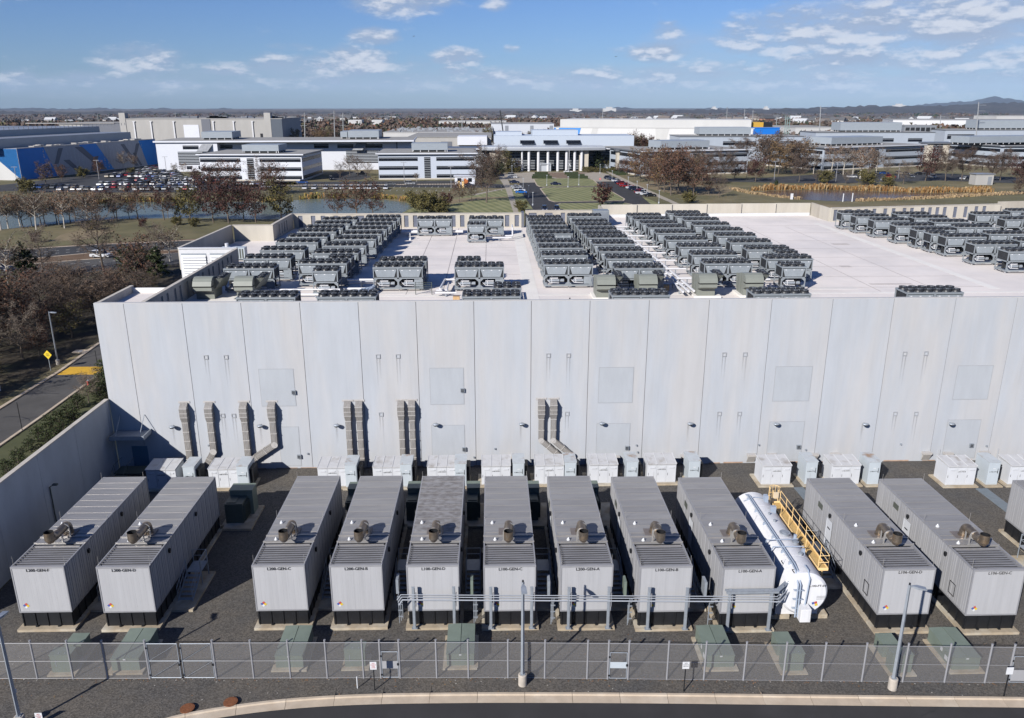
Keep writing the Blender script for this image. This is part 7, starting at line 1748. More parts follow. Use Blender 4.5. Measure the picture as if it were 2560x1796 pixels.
def make_tree(kind, seed, H, Rc, base, leaves, lsize, twigs, colr, bark=BARK, twigm=None, tw=.035, name='tree', shape='round', flat=1.0):
    r = random.Random(seed); t = thing(name, (0,0,-70)); tr = MB(); tips = []
    top = H*.80; tr_r = H*.018+.05
    bend = [(0,0,0)]; x = y = 0
    for k in range(1, 6):
        x += r.uniform(-.02,.02)*H; y += r.uniform(-.02,.02)*H; bend.append((x, y, top*k/5))
    for k in range(5): tr.tube(bend[k], bend[k+1], tr_r*(1-k*.17), 7, 0, r1=tr_r*(1-(k+1)*.17), caps=False)
    def at(z):
        f = min(max(z/top*5, 0), 4.999); i = int(f); f -= i; a, b_ = Vector(bend[i]), Vector(bend[i+1]); return a.lerp(b_, f)
    nb = 15 if shape != 'cone' else 26
    for k in range(nb):
        z = base+(top-base)*(k+.5)/nb*.98; p = at(z); a = k*2.4+r.uniform(-.4,.4)
        hgt = (z-base)/(H-base)
        if shape == 'cone': L_ = Rc*(1-hgt)**.8*1.0+.2; up = .15
        elif shape == 'column': L_ = Rc*(1-abs(hgt-.45)*.9); up = .9
        else: L_ = Rc*math.sqrt(max(.12, 1-(hgt*1.25-.35)**2))*r.uniform(.8,1.1); up = .35+hgt*.9
        d = Vector((math.cos(a), math.sin(a), up*flat)).normalized(); L_ = L_/max(math.hypot(d.x, d.y), .5)
        q = p+d*L_*.55; e = q+(d+Vector((r.uniform(-.3,.3), r.uniform(-.3,.3), .25*flat))).normalized()*L_*.45
        rr_ = tr_r*.42*(1-hgt*.5); tr.tube(p, q, rr_, 5, 0, r1=rr_*.6, caps=False); tr.tube(q, e, rr_*.6, 4, 0, r1=rr_*.25, caps=False)
        tips += [p.lerp(q, .7), q, q.lerp(e, .5), e]
        for s in range(3 if shape != 'cone' else 1):
            f = r.uniform(.35, .9); o = p.lerp(q, f) if r.random() < .5 else q.lerp(e, f)
            d2 = (d+Vector((r.uniform(-.9,.9), r.uniform(-.9,.9), r.uniform(-.1,.8)*flat))).normalized(); e2 = o+d2*L_*r.uniform(.3,.5)
            tr.tube(o, e2, rr_*.4, 4, 0, r1=rr_*.15, caps=False); tips += [o.lerp(e2, .6), e2]
    for k in range(3): tips.append(Vector(bend[5])+Vector((r.uniform(-.1,.1)*Rc, r.uniform(-.1,.1)*Rc, (H-top)*r.uniform(.2,.9))))
    tr.build('trunk', bark, t)
    if twigs:
        b = MB()
        for k in range(twigs):
            o = r.choice(tips); dd = Vector((o.x*.35+r.gauss(0,1), o.y*.35+r.gauss(0,1), r.gauss(.5,.7))).normalized(); L_ = r.uniform(.07,.16)*H
            s = dd.cross(Vector((r.uniform(-1,1), r.uniform(-1,1), r.uniform(-1,1)))).normalized()*tw; o = o+Vector((r.gauss(0,.03)*H, r.gauss(0,.03)*H, r.gauss(0,.02)*H)); m_ = o+dd*L_*.5
            side = s.cross(dd).normalized()
            b.add([o-s, o+s, o+dd*L_+side*L_*r.uniform(-.25,.25)], [(0,1,2)], 0); b.add([m_-s*.7, m_+s*.7, m_+(dd+side*r.choice((-1,1))*.9).normalized()*L_*.45], [(0,1,2)], 0)
        tag(b.build('twigs', twigm or TWIG, t), kind='stuff')
    if leaves:
        rs = np.random.RandomState(seed); T_ = np.array([tuple(p) for p in tips]); idx = rs.randint(0, len(T_), leaves); shade = rs.rand(len(T_))
        sg = Rc*(.15 if shape == 'round' else .10); c = T_[idx]+rs.normal(0, 1, (leaves, 3))*np.array([sg, sg, sg*.75])
        u = rs.normal(0, 1, (leaves, 3)); u /= np.linalg.norm(u, axis=1)[:, None]; w = rs.normal(0, 1, (leaves, 3)); v = np.cross(u, w); v /= np.linalg.norm(v, axis=1)[:, None]
        s = (lsize*rs.uniform(.6, 1.3, leaves))[:, None]*.5
        vs_ = np.stack([c-u*s-v*s*.7, c+u*s-v*s*.5, c+u*s*.8+v*s, c-u*s*.6+v*s*.8], 1).reshape(-1, 3)
        vs_[:, 2] = np.maximum(vs_[:, 2], .15)
        me = bpy.data.meshes.new('crown'); me.from_pydata(vs_.tolist(), [], np.arange(leaves*4).reshape(-1, 4).tolist())
        for q in LF[colr]: me.materials.append(q)
        me.polygons.foreach_set('material_index', (shade[idx]+rs.uniform(-.2,.2,leaves) > .55).astype(np.int32)); me.update(); link('crown', me, t)
    KIDS[t.name] = list(t.children); t['_free'] = 1; return t
PT = {}
def proto(key):
    if key in PT: return PT[key]
    K, i = key
    P = {
     'bare':   lambda s: make_tree('bare', s, 12, 4.2, 3.0, 300, .26, 1100, 'brown', name='bare_tree', twigm=[TWIG, TWIGL][s % 2]),
     'brownwood': lambda s: make_tree('bw', s, 12, 4.4, 2.5, 1300, .34, 900, ['brown','rust','brown','olive'][s % 4], name='brown_tree'),
     'cedar':  lambda s: make_tree('cedar', s, 10, 3.0, .5, 3600, .34, 0, 'green', name='evergreen_tree', shape='cone'),
     'shrub':  lambda s: make_tree('shrub', s, 3.4, 1.5, .15, 1500, .15, 120, 'green', name='evergreen_shrub', shape='cone'),
     'syc':    lambda s: make_tree('syc', s, 10, 3.4, 3.4, 950, .28, 420, ['orange','brown'][s % 2], bark=BARKP, twigm=TWIGL, name='pale_trunk_tree'),
     'maroon': lambda s: make_tree('maroon', s, 10, 4.2, 1.9, 1800, .36, 350, 'maroon', name='maroon_tree'),
     'rust':   lambda s: make_tree('rust', s, 12, 4.6, 2.5, 1800, .38, 400, 'rust', name='rust_tree'),
     'dred':   lambda s: make_tree('dred', s, 9, 3.7, 2.2, 1100, .31, 300, ['maroon','rust'][s % 2], name='red_tree'),
     'olive':  lambda s: make_tree('olive', s, 10, 3.8, 1.5, 1700, .40, 400, 'olive', name='olive_tree'),
     'tan':    lambda s: make_tree('tan', s, 15, 5.6, 2.5, 2100, .45, 500, ['tan','brown'][s % 2], name='tan_tree'),
     'bush':   lambda s: make_tree('bush', s, 4, 2.6, .2, 1500, .36, 150, 'olive', name='bush', flat=.6),
     'redbush': lambda s: make_tree('redbush', s, 3.4, 1.9, .3, 900, .32, 100, 'maroon', name='red_bush'),
     'bigbare': lambda s: make_tree('bigbare', s, 16, 5.6, 4.5, 700, .34, 2600, 'rust', name='bare_tree', shape='round', flat=1.25, tw=.05),
     'grove':  lambda s: make_tree('grove', s, 14, 5.4, 3.4, 1900, .42, 550, ['rust','rust','maroon','tan'][s % 4], name='rust_tree'),
    }
    PT[key] = P[K](i*7+len(K)); return PT[key]
def tree(K, i, x, y, H, lab, group=None, wide=1.0, cat='tree', z=0.0):
    p = proto((K, i)); base_h = {'bare':12,'brownwood':12,'cedar':10,'shrub':3.4,'syc':10,'maroon':10,'rust':12,'dred':9,'olive':10,'tan':15,'bush':4,'redbush':3.4,'bigbare':16,'grove':14}[K]
    s = H/base_h; sc = (s*wide, s*wide, s); rz = R.uniform(0, 6.28)
    if p.get('_free'):
        del p['_free']; p.location = (x, y, z); p.scale = sc; p.rotation_euler = (0,0,rz); return tag(p, lab, cat, group)
    c = p.copy(); col.objects.link(c); c.location = (x, y, z); c.scale = sc; c.rotation_euler = (0,0,rz); tag(c, lab, cat)
    if group: c['group'] = group
    elif 'group' in c: del c['group']
    for ch in KIDS[p.name]: copy_tree(ch, c)
    return c
# woods left of the service road
GW_ = 'trees of the dense autumn wood left of the service road'
wl = {'bare': 'bare tree', 'brownwood': 'brown tree', 'cedar': 'evergreen', 'olive': 'olive tree'}
def h_limit(px_y, Y): return (CAMH - G(1280, px_y, 0).y*0) if False else CAMH-Y*math.tan(PITCH-math.atan((898-px_y)/FPX))
for gx in range(0, 11):
    k_ = 0
    for gy in range(0, 16):
        x = -67.5-gx*6.6-R.uniform(-1.9,1.9); y = 76+gy*5.9+R.uniform(-1.9,1.9)+(3 if gx % 2 else 0)
        if x < -.62*y-16 or y > 158: continue
        K = R.choices(['bare','brownwood','cedar','olive'], [.50,.38,.07,.05])[0]
        H = min(R.uniform(9,13.5), h_limit(R.uniform(650, 735), y))
        H = min(H, 6.5 if gx == 0 else 9.5 if gx == 1 else 99)
        if H < 2.6: H = R.uniform(2.2, 3.4)
        tree(K, R.randint(0, 4 if K in ('bare','brownwood') else 1), x, y, H, f'{wl[K]} in the left wood, row {ORD[gx]} from the road, {nth(k_)} from the front', GW_, wide=R.uniform(.9,1.2) if H > 6 else 1.6); k_ += 1
for i_, (x, y, H) in enumerate([(-64.6,80,4),(-65,90,3.5),(-65.0,100,4),(-65.0,112,4),(-65.2,122,5),(-65.8,132,6),(-64.5,72,4),(-68,142,6),(-71,150,5)]):
    tree('brownwood', R.randint(0,4), x, y, H, f'low undergrowth tree at the wood edge by the service road, {nth(i_)} listed from the front', GW_, wide=1.3)
for i, (px, py, H, K, lab) in enumerate([(262,690,14.0,'bare','tall thin rusty tree standing out over the highway left of the building'),(110,690,9.5,'bare','tall bare tree rising to the highway at the left'),(22,712,8.5,'syc','small orange tree with a pale trunk at the far left below the highway'),(425,655,7.5,'syc','small tan tree just left of the white louvred screen'),(392,640,7,'bare','small bare tree between the highway and the white screen'),(70,700,8,'cedar','dark evergreen at the top edge of the wood near the highway'),
     (330,700,8,'cedar','wide dark evergreen left of the low roof'),(362,690,7,'cedar','dark evergreen behind the low roof parapet'),(392,695,7,'cedar','dark evergreen below the white louvred screen'),(345,720,9,'brownwood','brown tree tight behind the low roof')]):
    g = G(px, py); tree(K, i % 3 if K != 'cedar' else i % 2, g.x, g.y, H, lab, None, wide=.9 if K == 'bare' else 1.1)
# low shrubs on the verge by the yard wall
for i, (px, py, H) in enumerate([(20,1185,2.6),(48,1160,2.8),(75,1128,2.4),(98,1105,3.0),(128,1080,3.2),(150,1062,3.0),(140,1100,2.6),(172,1046,3.0),(195,1022,3.2),(118,1118,2.6),(160,1085,2.6),(244,985,3.6),(262,970,4.2),(268,942,4.4),(252,1000,3.0),(185,1052,2.8),(266,990,3.6)]):
    g = G(px, py); tree('shrub', i % 3, g.x, g.y, H*.66, f'dark evergreen shrub, {nth(i)} of the loose row on the verge behind the yard wall', 'evergreen shrubs behind the yard wall', cat='shrub', wide=1.05)
g = G(222, 1008); tree('bare', 3, g.x, g.y, 3.6, 'slim young bare tree on the verge beside the fire hydrant')
# pond-side row
for i, (px, py, K, H) in enumerate([(3,576,'syc',9.5),(21,572,'syc',9.5),(51,566,'syc',9),(58,570,'bare',8),(80,567,'syc',8),(91,575,'syc',10),(103,561,'bare',7),(113,564,'syc',9),(142,558,'bare',7),(148,563,'syc',8.5),(162,571,'syc',10),(176,557,'bare',8),(189,556,'syc',8.5),(220,560,'syc',9.2),(233,554,'bare',8),(240,552,'dred',8.5),(287,549,'bare',6.5),(293,550.5,'dred',8.2),(324,547,'bare',5.5),(345,549,'dred',9),(411,551,'dred',9.2),(420,546,'bare',6),(450,545,'olive',6),(478,556,'olive',9.5),(534,557,'maroon',10.2),(572,559,'maroon',11.6),(609,552,'rust',10),(641,558,'maroon',9.5),(704,552,'olive',10.5),
      (500,484,'dred',9.5),(537,482,'rust',10),(580,480,'dred',11),(652,486,'bare',12.5),(688,487,'rust',11),(668,489,'dred',8),(712,480,'redbush',2.5),(842,548,'dred',8.5),(893,549,'dred',10.5),(934,549,'dred',9.5)]):
    g = G(px, py); nm = {'syc': 'pale-trunked orange tree', 'bare': 'thin bare tree', 'dred': 'dull red tree', 'maroon': 'dense dark maroon tree', 'rust': 'rust-brown tree', 'olive': 'olive-brown tree', 'redbush': 'small red bush'}[K]
    lab = f'{nm}, {nth(i)} from the left along the near bank of the left pond' if i < 29 else f'{nm}, {nth(i-29)} from the left between the car park and the left pond' if i < 36 else f'{nm}, {nth(i-36)} of three rising behind the rear louvred parapet by the left pond'
    tree(K, i % 3, g.x, g.y, H, lab, 'trees around the left pond')
for i, (px, py, K, H, lab) in enumerate([(1216,507,'bigbare',16.5,'tall bare purple-brown tree right of the second white office'),(1148,506,'dred',7,'low spreading reddish bare tree on the lawn beside the left pond'),(1180,504,'bare',6.5,'small bare tree beside the spreading one on the lawn'),(1205,474,'bare',12,'bare tree behind the tall purple-brown one'),(1235,450,'olive',9,'dark olive tree left of the entrance stone wall'),(1262,431,'olive',10,'brown-green tree in front of the left louvred wing'),(1252,437,'cedar',7,'dark evergreen in the shade left of the entrance'),(1218,448,'cedar',8,'dark evergreen in the shade right of the second white office'),
     (1278,431,'olive',6,'low olive tree by the entrance lawn'),(1296,430,'bare',6,'small bare tree against the entrance stone wall'),(1491,425,'cedar',11,'conical evergreen right of the curved canopy'),(1515,424,'olive',7,'low brown-green tree right of the conical evergreen'),(1538,424,'bare',6,'small bare tree before the right louvred wing'),(1302,529,'bush',3,'round bare bush beside the end of the left footpath'),(1507,514,'redbush',5.5,'round red bush at the corner of the tall parapet'),(1722,508,'bush',3.4,'brown bush on the lawn behind the tall parapet'),
     (1118,516,'redbush',3.5,'small dark red bush at the right end of the left pond')]):
    g = G(px, py); tree(K, i % 3 if K != 'cedar' else i % 2, g.x, g.y, H, lab)
for i, (px, py, H, K) in enumerate([(1052,524,4.6,'bush'),(1072,533,5.4,'bush'),(1092,530,4.4,'bush'),(1036,514,3.8,'bush'),(1105,536,3.4,'bush')]):
    g = G(px, py); tree(K, i, g.x, g.y, H, f'big olive-yellow bush, {nth(i)} of the clump at the right end of the left pond', 'olive bushes at the end of the left pond', cat='bush')
for i in range(14):
    g = G([1243,1252,1262,1272,1283,1293,1462,1472,1482,1492,1503,1513,1524,1534][i], 430+(i % 2)*1.5); tree('bush', i % 3, g.x, g.y, R.uniform(1.6,2.4), f'low yellow-green shrub, {nth(i)} from the left in the beds flanking the entrance', 'low shrubs flanking the entrance', cat='shrub')
# grove right of the entrance
gl = [(1568,444,9,'rust'),(1587,449,9.5,'dred'),(1600,455,14,'grove'),(1620,468,14,'grove'),(1646,477,13.5,'grove'),(1661,481,15.5,'grove'),(1677,489,16.5,'grove'),(1695,483,16,'grove'),(1718,483,13,'grove'),(1733,489,13.5,'grove'),(1771,487,6.5,'dred'),(1797,494,9,'bare'),(1777,454,10,'rust'),(1755,465,14,'bigbare'),(1810,455,13,'bigbare'),(1835,452,9,'rust'),(1866,450,8,'dred'),(1888,455,10,'maroon'),(1640,455,13,'bigbare'),(1690,458,15,'grove'),(1740,452,12,'grove'),(1548,436,6,'dred'),
      (1921,428,17,'bigbare'),(1850,432,16,'bigbare'),(1908,435,20,'tan'),(1945,438,15.5,'tan'),(1965,432,16,'tan'),(1985,436,17,'tan'),(2005,432,16,'tan'),(1997,456,11,'bigbare'),(2033,435,11,'syc'),(2078,432,13.5,'syc'),(2108,437,14,'syc'),(2132,436,13,'syc'),(2150,447,14.5,'syc'),(2170,437,12.5,'tan'),(2190,438,13,'syc'),(2215,440,9,'bare'),(2040,457,5,'bare'),(2062,458,5,'bush'),(2114,461,6,'bare'),(2167,463,5.5,'bush'),(2220,466,4,'bush'),(2258,461,10,'bare'),(2313,453,13.5,'maroon'),(2335,440,9,'dred'),(2363,454,13.5,'bigbare'),(2404,451,13,'bigbare'),(2432,440,9,'bare'),(2478,453,11,'bigbare'),(2500,452,13,'bigbare'),(2528,440,10,'bare'),(2546,460,10,'maroon'),(2556,452,9,'dred'),(2455,438,10,'bare'),(2380,440,8,'bare'),(1940,470,4,'cedar'),(2545,482,6,'tan')]
nmk = {'syc': 'pale-trunked tan tree', 'bare': 'thin bare tree', 'dred': 'dull red tree', 'maroon': 'maroon tree', 'rust': 'rust-brown tree', 'grove': 'large rust-brown tree', 'bigbare': 'large bare tree', 'tan': 'large tan-leaved tree', 'bush': 'small round bush', 'cedar': 'small evergreen'}
for i, (px, py, H, K) in enumerate(gl):
    g = G(px, py); tree(K, i % 3, g.x, g.y, H*.93, f'{nmk[K]}, {nth(i if i < 22 else i-22)} {"in the red grove right of the campus drive" if i < 22 else "among the trees before the blue-grey offices at the right"}', 'campus trees right of the drive')
for i, (px, py, K, H) in enumerate([(115,461,'tan',9),(155,452,'rust',6.5),(248,439,'rust',7),(311,426,'syc',9),(335,424,'syc',7),(208,444,'bush',4),(437,436,'syc',5),(460,435,'syc',5),(1042,455,'syc',3.8),(1148,456,'syc',3.4),(330,438,'bush',3),(60,478,'olive',5),(68,484,'bush',4.5),(875,440,'bare',9),(895,442,'bare',9),(850,446,'bare',7),(920,446,'bare',7)]):
    g = G(px, py); tree(K, i % 3, g.x, g.y, H, f'small {"orange-brown" if K != "bare" else "bare"} tree, {nth(i)} of those scattered through the car parks before the white offices', 'small trees in the car parks')
for i in range(12):
    px = 1548+i*7.2+R.uniform(-2,2); a = F(px, 350, 520); tree(['dred','rust','maroon','olive'][i % 4], i % 2, a.x, 520+R.uniform(-6,6), R.uniform(11,14.5), f'red autumn tree, {nth(i)} from the left against the long white warehouse', 'red trees against the long white warehouse')
for i in range(20):
    px = [1335,1345,1352,1300,1310,1320,1290,1280,1400,640+20,690,700,740,800,812,826,838,1200,1220,1258][i]; Y = 620 if i < 9 else 720; a = F(px, 345, Y); tree(['olive','tan','rust'][i % 3], i % 2, a.x, Y+R.uniform(-8,8), R.uniform(10,14), f'olive-brown tree, {nth(i)} of the loose row among the middle-distance roofs', 'trees among the middle-distance roofs')
# small saplings on the meadow by the left pond
for i, (px, py) in enumerate([(357,569),(233,575),(90,607),(485,567),(443,563)]):
    g = G(px, py); tree('redbush' if i in (0,2) else 'bush', i % 2, g.x, g.y, 2.2, f'tiny sapling, {nth(i)} of the five dotted over the meadow by the left pond', 'saplings on the meadow')

# ---- reeds
def reeds(name, lines, n, h, mats, seed, lab):
    rs = random.Random(seed); b = MB()
    for (px0, py0), (px1, py1), w in lines:
        a, c = G(px0, py0), G(px1, py1)
        for k in range(int(n*((c-a).length)/60)):
            f = rs.random(); p = a.lerp(c, f); x = p.x+rs.gauss(0, .6); y = p.y+rs.uniform(0, w); hh = h*rs.uniform(.6,1.15)*(1-.2*math.sin(x*.3)); an = rs.uniform(0, 3.14); s = rs.uniform(.12,.34)
            b.add([(x-s*math.cos(an), y-s*math.sin(an), .0), (x+s*math.cos(an), y+s*math.sin(an), .0), (x+rs.gauss(0,.25)+s*.4, y+rs.gauss(0,.25), hh), (x+rs.gauss(0,.25)-s*.4, y, hh*.96)], [(0,1,2,3)], rs.randint(0, 2))
    o = b.build(name, mats); tag(o, lab, 'reeds', None, 'stuff')
RM = [leafm('reed_gold', (.34,.20,.075)), leafm('reed_pale', (.42,.30,.16)), leafm('reed_orange', (.26,.13,.045))]
RM2 = [leafm('reed_pale2', (.44,.32,.19)), RM[1], leafm('reed_dun', (.30,.21,.13))]
reeds('reeds', [((1885,478),(1925,477),5),((1925,477),(2035,474.5),7),((2035,474.5),(2165,478),7),((2165,478),(2330,483.5),7),((2330,483.5),(2490,481),7)], 800, 1.9, RM, 5, 'tall golden reeds along the far bank of the marshy pond')
reeds('reeds', [((1838,476),(1870,484),6),((1870,484),(1932,492),4),((1932,492),(2000,500),3),((2150,505),(2330,498),3),((2330,498),(2535,487),5),((2535,487),(2570,486),6)], 600, .95, RM2, 6, 'pale straw-coloured reeds along the near bank of the marshy pond')
reeds('reeds', [((655,507),(700,503),5),((745,500),(800,497.5),5),((820,497),(865,496.5),5),((930,497.5),(990,500),6),((1000,503),(1050,509),7),((195,516),(262,508),4),((265,507),(330,506),4),((350,506),(470,506),4)], 500, 1.7, [LF['olive'][0], RM[0], LF['yellow'][0]], 7, 'yellow-olive reeds along the far bank of the left pond')

# ---- far woods, houses, ridges
rs = np.random.RandomState(12)
def woods(name, cx, cy, rad, hgt, per, mats_, lab):
    n = len(cx); cz = np.array([land(x, y) for x, y in zip(cx, cy)])
    k = n*per; ci = np.repeat(np.arange(n), per)
    a = rs.uniform(0, 6.283, k); rr = np.sqrt(rs.rand(k))*rad[ci]; zz = rs.rand(k)
    px = cx[ci]+rr*np.cos(a); py = cy[ci]+rr*np.sin(a); pz = cz[ci]+hgt[ci]*(.15+.85*zz*np.sqrt(np.maximum(1-(rr/rad[ci])**2*.8, .05)))
    s = rad[ci]*rs.uniform(.25, .5, k)
    c = np.stack([px, py, pz], 1); u = rs.normal(0, 1, (k, 3)); u /= np.linalg.norm(u, axis=1)[:, None]; v = np.cross(u, rs.normal(0, 1, (k, 3))); v /= np.linalg.norm(v, axis=1)[:, None]
    vs_ = np.stack([c-u*s[:, None], c+u*s[:, None]*.6+v*s[:, None]*.5, c+v*s[:, None]*-.8+u*s[:, None]*.3], 1).reshape(-1, 3)
    me = bpy.data.meshes.new(name); me.vertices.add(k*3); me.vertices.foreach_set('co', vs_.ravel()); me.loops.add(k*3); me.loops.foreach_set('vertex_index', np.arange(k*3)); me.polygons.add(k)
    me.polygons.foreach_set('loop_start', np.arange(k)*3); me.polygons.foreach_set('loop_total', np.full(k, 3))
    for m in mats_: me.materials.append(m)
    base_i = rs.choice(len(mats_), n, p=[.40,.28,.14,.10,.08][:len(mats_)] if len(mats_) == 5 else None)
    me.polygons.foreach_set('material_index', base_i[ci].astype(np.int32)); me.update(); me.validate()
    o = link(name, me); tag(o, lab, 'woods', None, 'stuff')
FW = [leafm('far_wood_brown', (.12,.080,.062)), leafm('far_wood_grey', (.16,.125,.105)), leafm('far_wood_green', (.040,.055,.028)), leafm('far_wood_rust', (.17,.09,.055)), leafm('far_wood_olive', (.12,.105,.055))]
N1 = 15000
inv = rs.uniform(1/6800.0, 1/980.0, N1); d = 1/inv; th = rs.uniform(-.64, .64, N1)+.026
keep = (np.sin(d*np.sin(th)*.006+1.7)*np.sin(d*.0042+.6)+rs.uniform(-.8,.8,N1)) > -.62
d = d[keep]; th = th[keep]
woods('distant_woods', d*np.sin(th), d*np.cos(th), np.where(d > 2600, 13.0, 7.5)*rs.uniform(.7,1.4,len(d)), rs.uniform(8,15,len(d)), 13, FW, 'brown autumn woods covering the far country out to the ridges')
bx, by = [], []
for (xa, xb, Y0, Y1, n) in [(-60,135,760,950,260),(130,300,860,980,160),(700,1000,860,980,260),(870,1100,760,850,130),(1000,1240,900,1000,150),(1080,1230,930,1100,140),(1340,1400,700,780,60),(-120,20,560,760,160),(1890,2250,800,980,340),(1940,2100,660,720,60)]:
    for k in range(n):
        Y = rs.uniform(Y0, Y1); a = F(rs.uniform(xa, xb), 330, Y); bx.append(a.x); by.append(Y)
bx = np.array(bx); by = np.array(by); woods('tree_belt', bx, by, rs.uniform(4,7,len(bx)), rs.uniform(9,14,len(bx)), 26, FW, 'mixed brown and green tree belts between the farthest campus roofs')
HM = []
for wc, rcx in (((.66,.65,.63),(.13,.13,.135)),((.50,.44,.36),(.20,.17,.15)),((.42,.22,.16),(.11,.11,.115)),((.72,.72,.72),(.60,.61,.62))):
    k = len(HM); b = MB(); b.box(-7,7,-5,5,0,6.0,0); b.xprism([(-5.6,5.6),(5.6,5.6),(0,9.4)], -7.5, 7.5, 1)
    me = bpy.data.meshes.new('distant_house'); me.from_pydata(b.v, [], b.f); me.materials.append(mat(f'house_wall_{k}', wc, .8, var=.03)); me.materials.append(mat(f'house_roof_{k}', rcx, .8, var=.05)); me.polygons.foreach_set('material_index', b.m); HM.append(me)
hn = ['white', 'beige', 'brick-red', 'bright pale']
cl = [(.30,2600),(.36,2300),(.42,3000),(.48,1900),(.55,2500),(.20,2200),(.14,2600),(.24,1700),(-.12,2400),(-.2,1900),(-.3,2300),(-.42,2600),(-.52,3100),(0.02,2700),(.08,3300),(-.05,3300),(.38,1500),(.52,1700),(-.25,3200),(.60,2200)]
for i in range(270):
    c_, dd = cl[i % len(cl)]; a = c_+R.gauss(0,.028); q = dd*(1+R.gauss(0,.09)); k = R.choices([0,1,2,3],[.45,.2,.1,.25])[0]
    x, y = q*math.sin(a), q*math.cos(a); o = link('distant_house', HM[k], None, (x, y, land(x, y)+5.0)); o.rotation_euler = (0,0,R.uniform(0,3.14)); s = R.uniform(.8,1.5)*(1.25 if q > 2600 else 1); o.scale = (s*1.2, s, s)
    tag(o, f'tiny {hn[k]} house among the brown woods toward the horizon', 'house', 'houses scattered through the far woods')
def ridge(name, D, prof, foot, m, seed):
    rg = random.Random(seed); pts = []
    for (x0, y0), (x1, y1) in zip(prof[:-1], prof[1:]):
        n = max(2, int((x1-x0)/9))
        for k in range(n):
            f = k/n; f2 = f*f*(3-2*f); pts.append((x0+(x1-x0)*f, y0+(y1-y0)*f2+rg.uniform(-.35,.35)))
    pts.append(prof[-1]); vs_ = []; fs = []
    for x, y in pts:
        c = F(x, y, D); zz = land(c.x, D); u = Vector((c.x, D, 0)).normalized()
        for s, f in ((-foot, 0), (-foot*.55, .38), (-foot*.25, .78), (0, 1), (foot*.4, .7), (foot, 0)):
            p = Vector((c.x, D, 0))+u*s; vs_.append((p.x, p.y, (zz-30)*(1-f)+c.z*f+rg.uniform(-1,1)*foot*.004))
    for i in range(len(pts)-1):
        for k in range(5): fs.append((i*6+k, (i+1)*6+k, (i+1)*6+k+1, i*6+k+1))
    b = MB(); b.add(vs_, fs); tag(b.build(name, m, smooth=True), kind='structure')
RIDGE = mat('wooded_ridge', (.060,.050,.046), .95, var=.45, scale=.004, world_space=True, detail=9)
ridge('far_hills', 16000, [(-260,272),(0,272),(100,270.5),(165,273),(230,270.5),(330,274),(400,271.5),(480,274),(560,271.5),(605,274.5),(650,273),(700,275.5),(780,274.5),(850,277),(920,276),(985,273),(1040,275),(1110,278.5),(1190,275.5),(1250,279),(1330,279),(1420,276),(1500,274),(1545,268.5),(1610,273.5),(1720,273),(1800,270),(1950,273),(2120,268),(2260,265),(2350,258),(2420,254),(2455,247.5),(2487,241.5),(2520,247),(2570,254),(2650,258),(2860,262)], 3200, RIDGE, 1)
ridge('near_hills', 7600, [(-260,280),(0,279),(180,280),(300,278.5),(520,281),(800,280),(1000,281),(1250,279.5),(1380,278),(1500,278.5),(1640,276),(1780,274),(1900,273.5),(2000,271),(2090,268),(2170,264.5),(2250,266),(2340,264),(2430,262),(2500,257.5),(2600,254),(2860,250)], 1900, RIDGE, 2)
# birds
for i, (px, py) in enumerate([(1035, 91), (1540, 142)]):
    p = F(px, py, 160); t = thing('bird', tuple(p), .6, ['dark bird flying high left of the middle of the sky', 'dark bird flying lower in the sky above the entrance'][i], 'bird', 'birds in the sky'); b = MB(); b.tube((-.22,0,0),(.2,0,.02),.05,6,0,r1=.02); b.build('body', BLACK, t); b = MB(); b.add([(0,0,0),(.1,.0,.0),(-.05,.45,.14)],[(0,1,2),(2,1,0)]); b.add([(0,0,0),(.1,0,0),(-.05,-.45,.10)],[(0,1,2),(2,1,0)]); b.build('wing', BLACK, t)

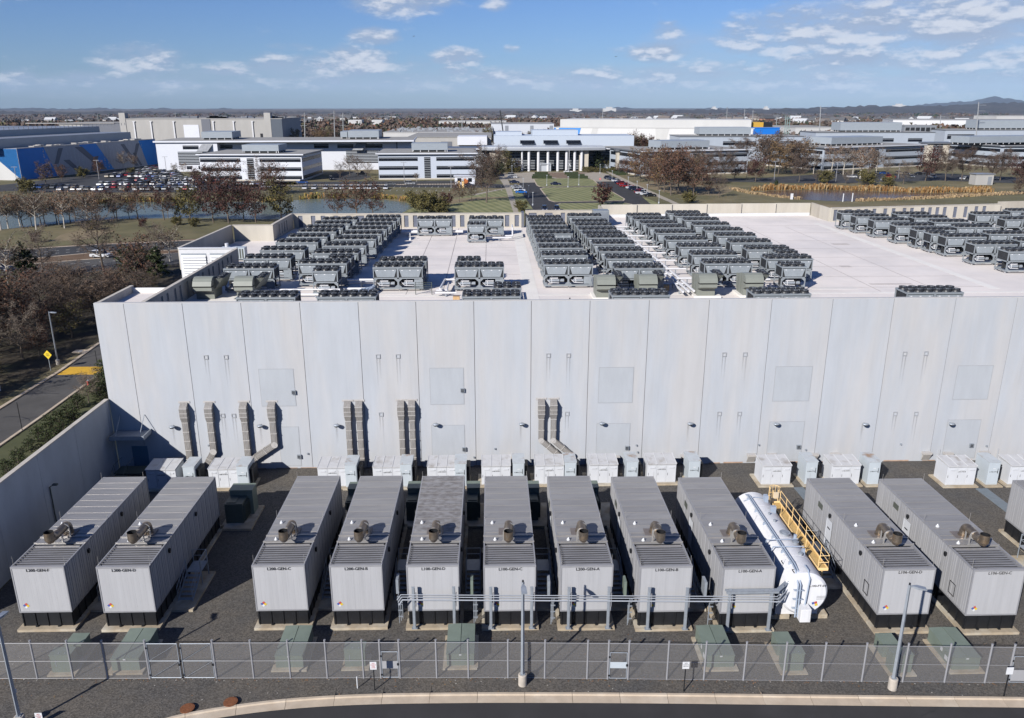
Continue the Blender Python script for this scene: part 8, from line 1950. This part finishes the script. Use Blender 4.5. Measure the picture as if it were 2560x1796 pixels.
# fallen leaves blown against the fence and the kerb, small stones and weeds
rl = random.Random(17); b = MB()
for k in range(900):
    x = rl.uniform(-33, 46); f = rl.random(); y = (fenceY(x)+rl.gauss(-.05,.12)) if f < .6 else fenceY(x)-rl.uniform(.2, 2.0) if f < .8 else rl.uniform(43.5, 47)
    s_ = rl.uniform(.025,.06); a = rl.uniform(0,6.28); c, d_ = math.cos(a)*s_, math.sin(a)*s_; z = .012+rl.uniform(0,.01)
    b.add([(x-c,y-d_,z),(x+d_,y-c,z+.01),(x+c,y+d_,z),(x-d_,y+c,z+.008)], [(0,1,2,3)], rl.choice([0,0,1,2]))
tag(b.build('fallen_leaves', [LF['orange'][0], LF['tan'][0], mat('pale_stone', (.5,.47,.42), .9, var=.1)]), 'brown fallen leaves and small stones blown along the foot of the fence', 'leaves', None, 'stuff')
# prototypes never placed
for o in [q for q in bpy.data.objects if q.get('_free')]:
    for ch in list(o.children): bpy.data.objects.remove(ch)
    bpy.data.objects.remove(o)
# fallen-in air: one closed even haze box
HAZE = True
if HAZE:
    b = MB(); b.box(-26000, 26000, -2500, 24000, -190, 560); h = b.build('haze', []); hm = bpy.data.materials.new('thin_haze'); hm.use_nodes = True; hm.node_tree.nodes.clear()
    vo = hm.node_tree.nodes.new('ShaderNodeVolumePrincipled'); oo = hm.node_tree.nodes.new('ShaderNodeOutputMaterial'); hm.node_tree.links.new(vo.outputs[0], oo.inputs['Volume'])
    vo.inputs['Color'].default_value = (.50,.72,1.0,1); vo.inputs['Density'].default_value = .000018; vo.inputs['Anisotropy'].default_value = -.15
    h.data.materials.append(hm); tag(h, kind='stuff')

# lettering becomes plain meshes
bpy.context.view_layer.update(); dg = bpy.context.evaluated_depsgraph_get(); cache = {}
for o, parent, loc, rot, sx in TEXTS:
    cu = o.data; key = (cu.body, round(cu.size, 3), cu.materials[0].name)
    if key not in cache: cache[key] = bpy.data.meshes.new_from_object(o.evaluated_get(dg)); cache[key].name = 'lettering'
    m_ = link('lettering', cache[key], parent, loc); m_.rotation_euler = rot; m_.scale = (sx, 1, 1)
for o, *_ in TEXTS: bpy.data.objects.remove(o)
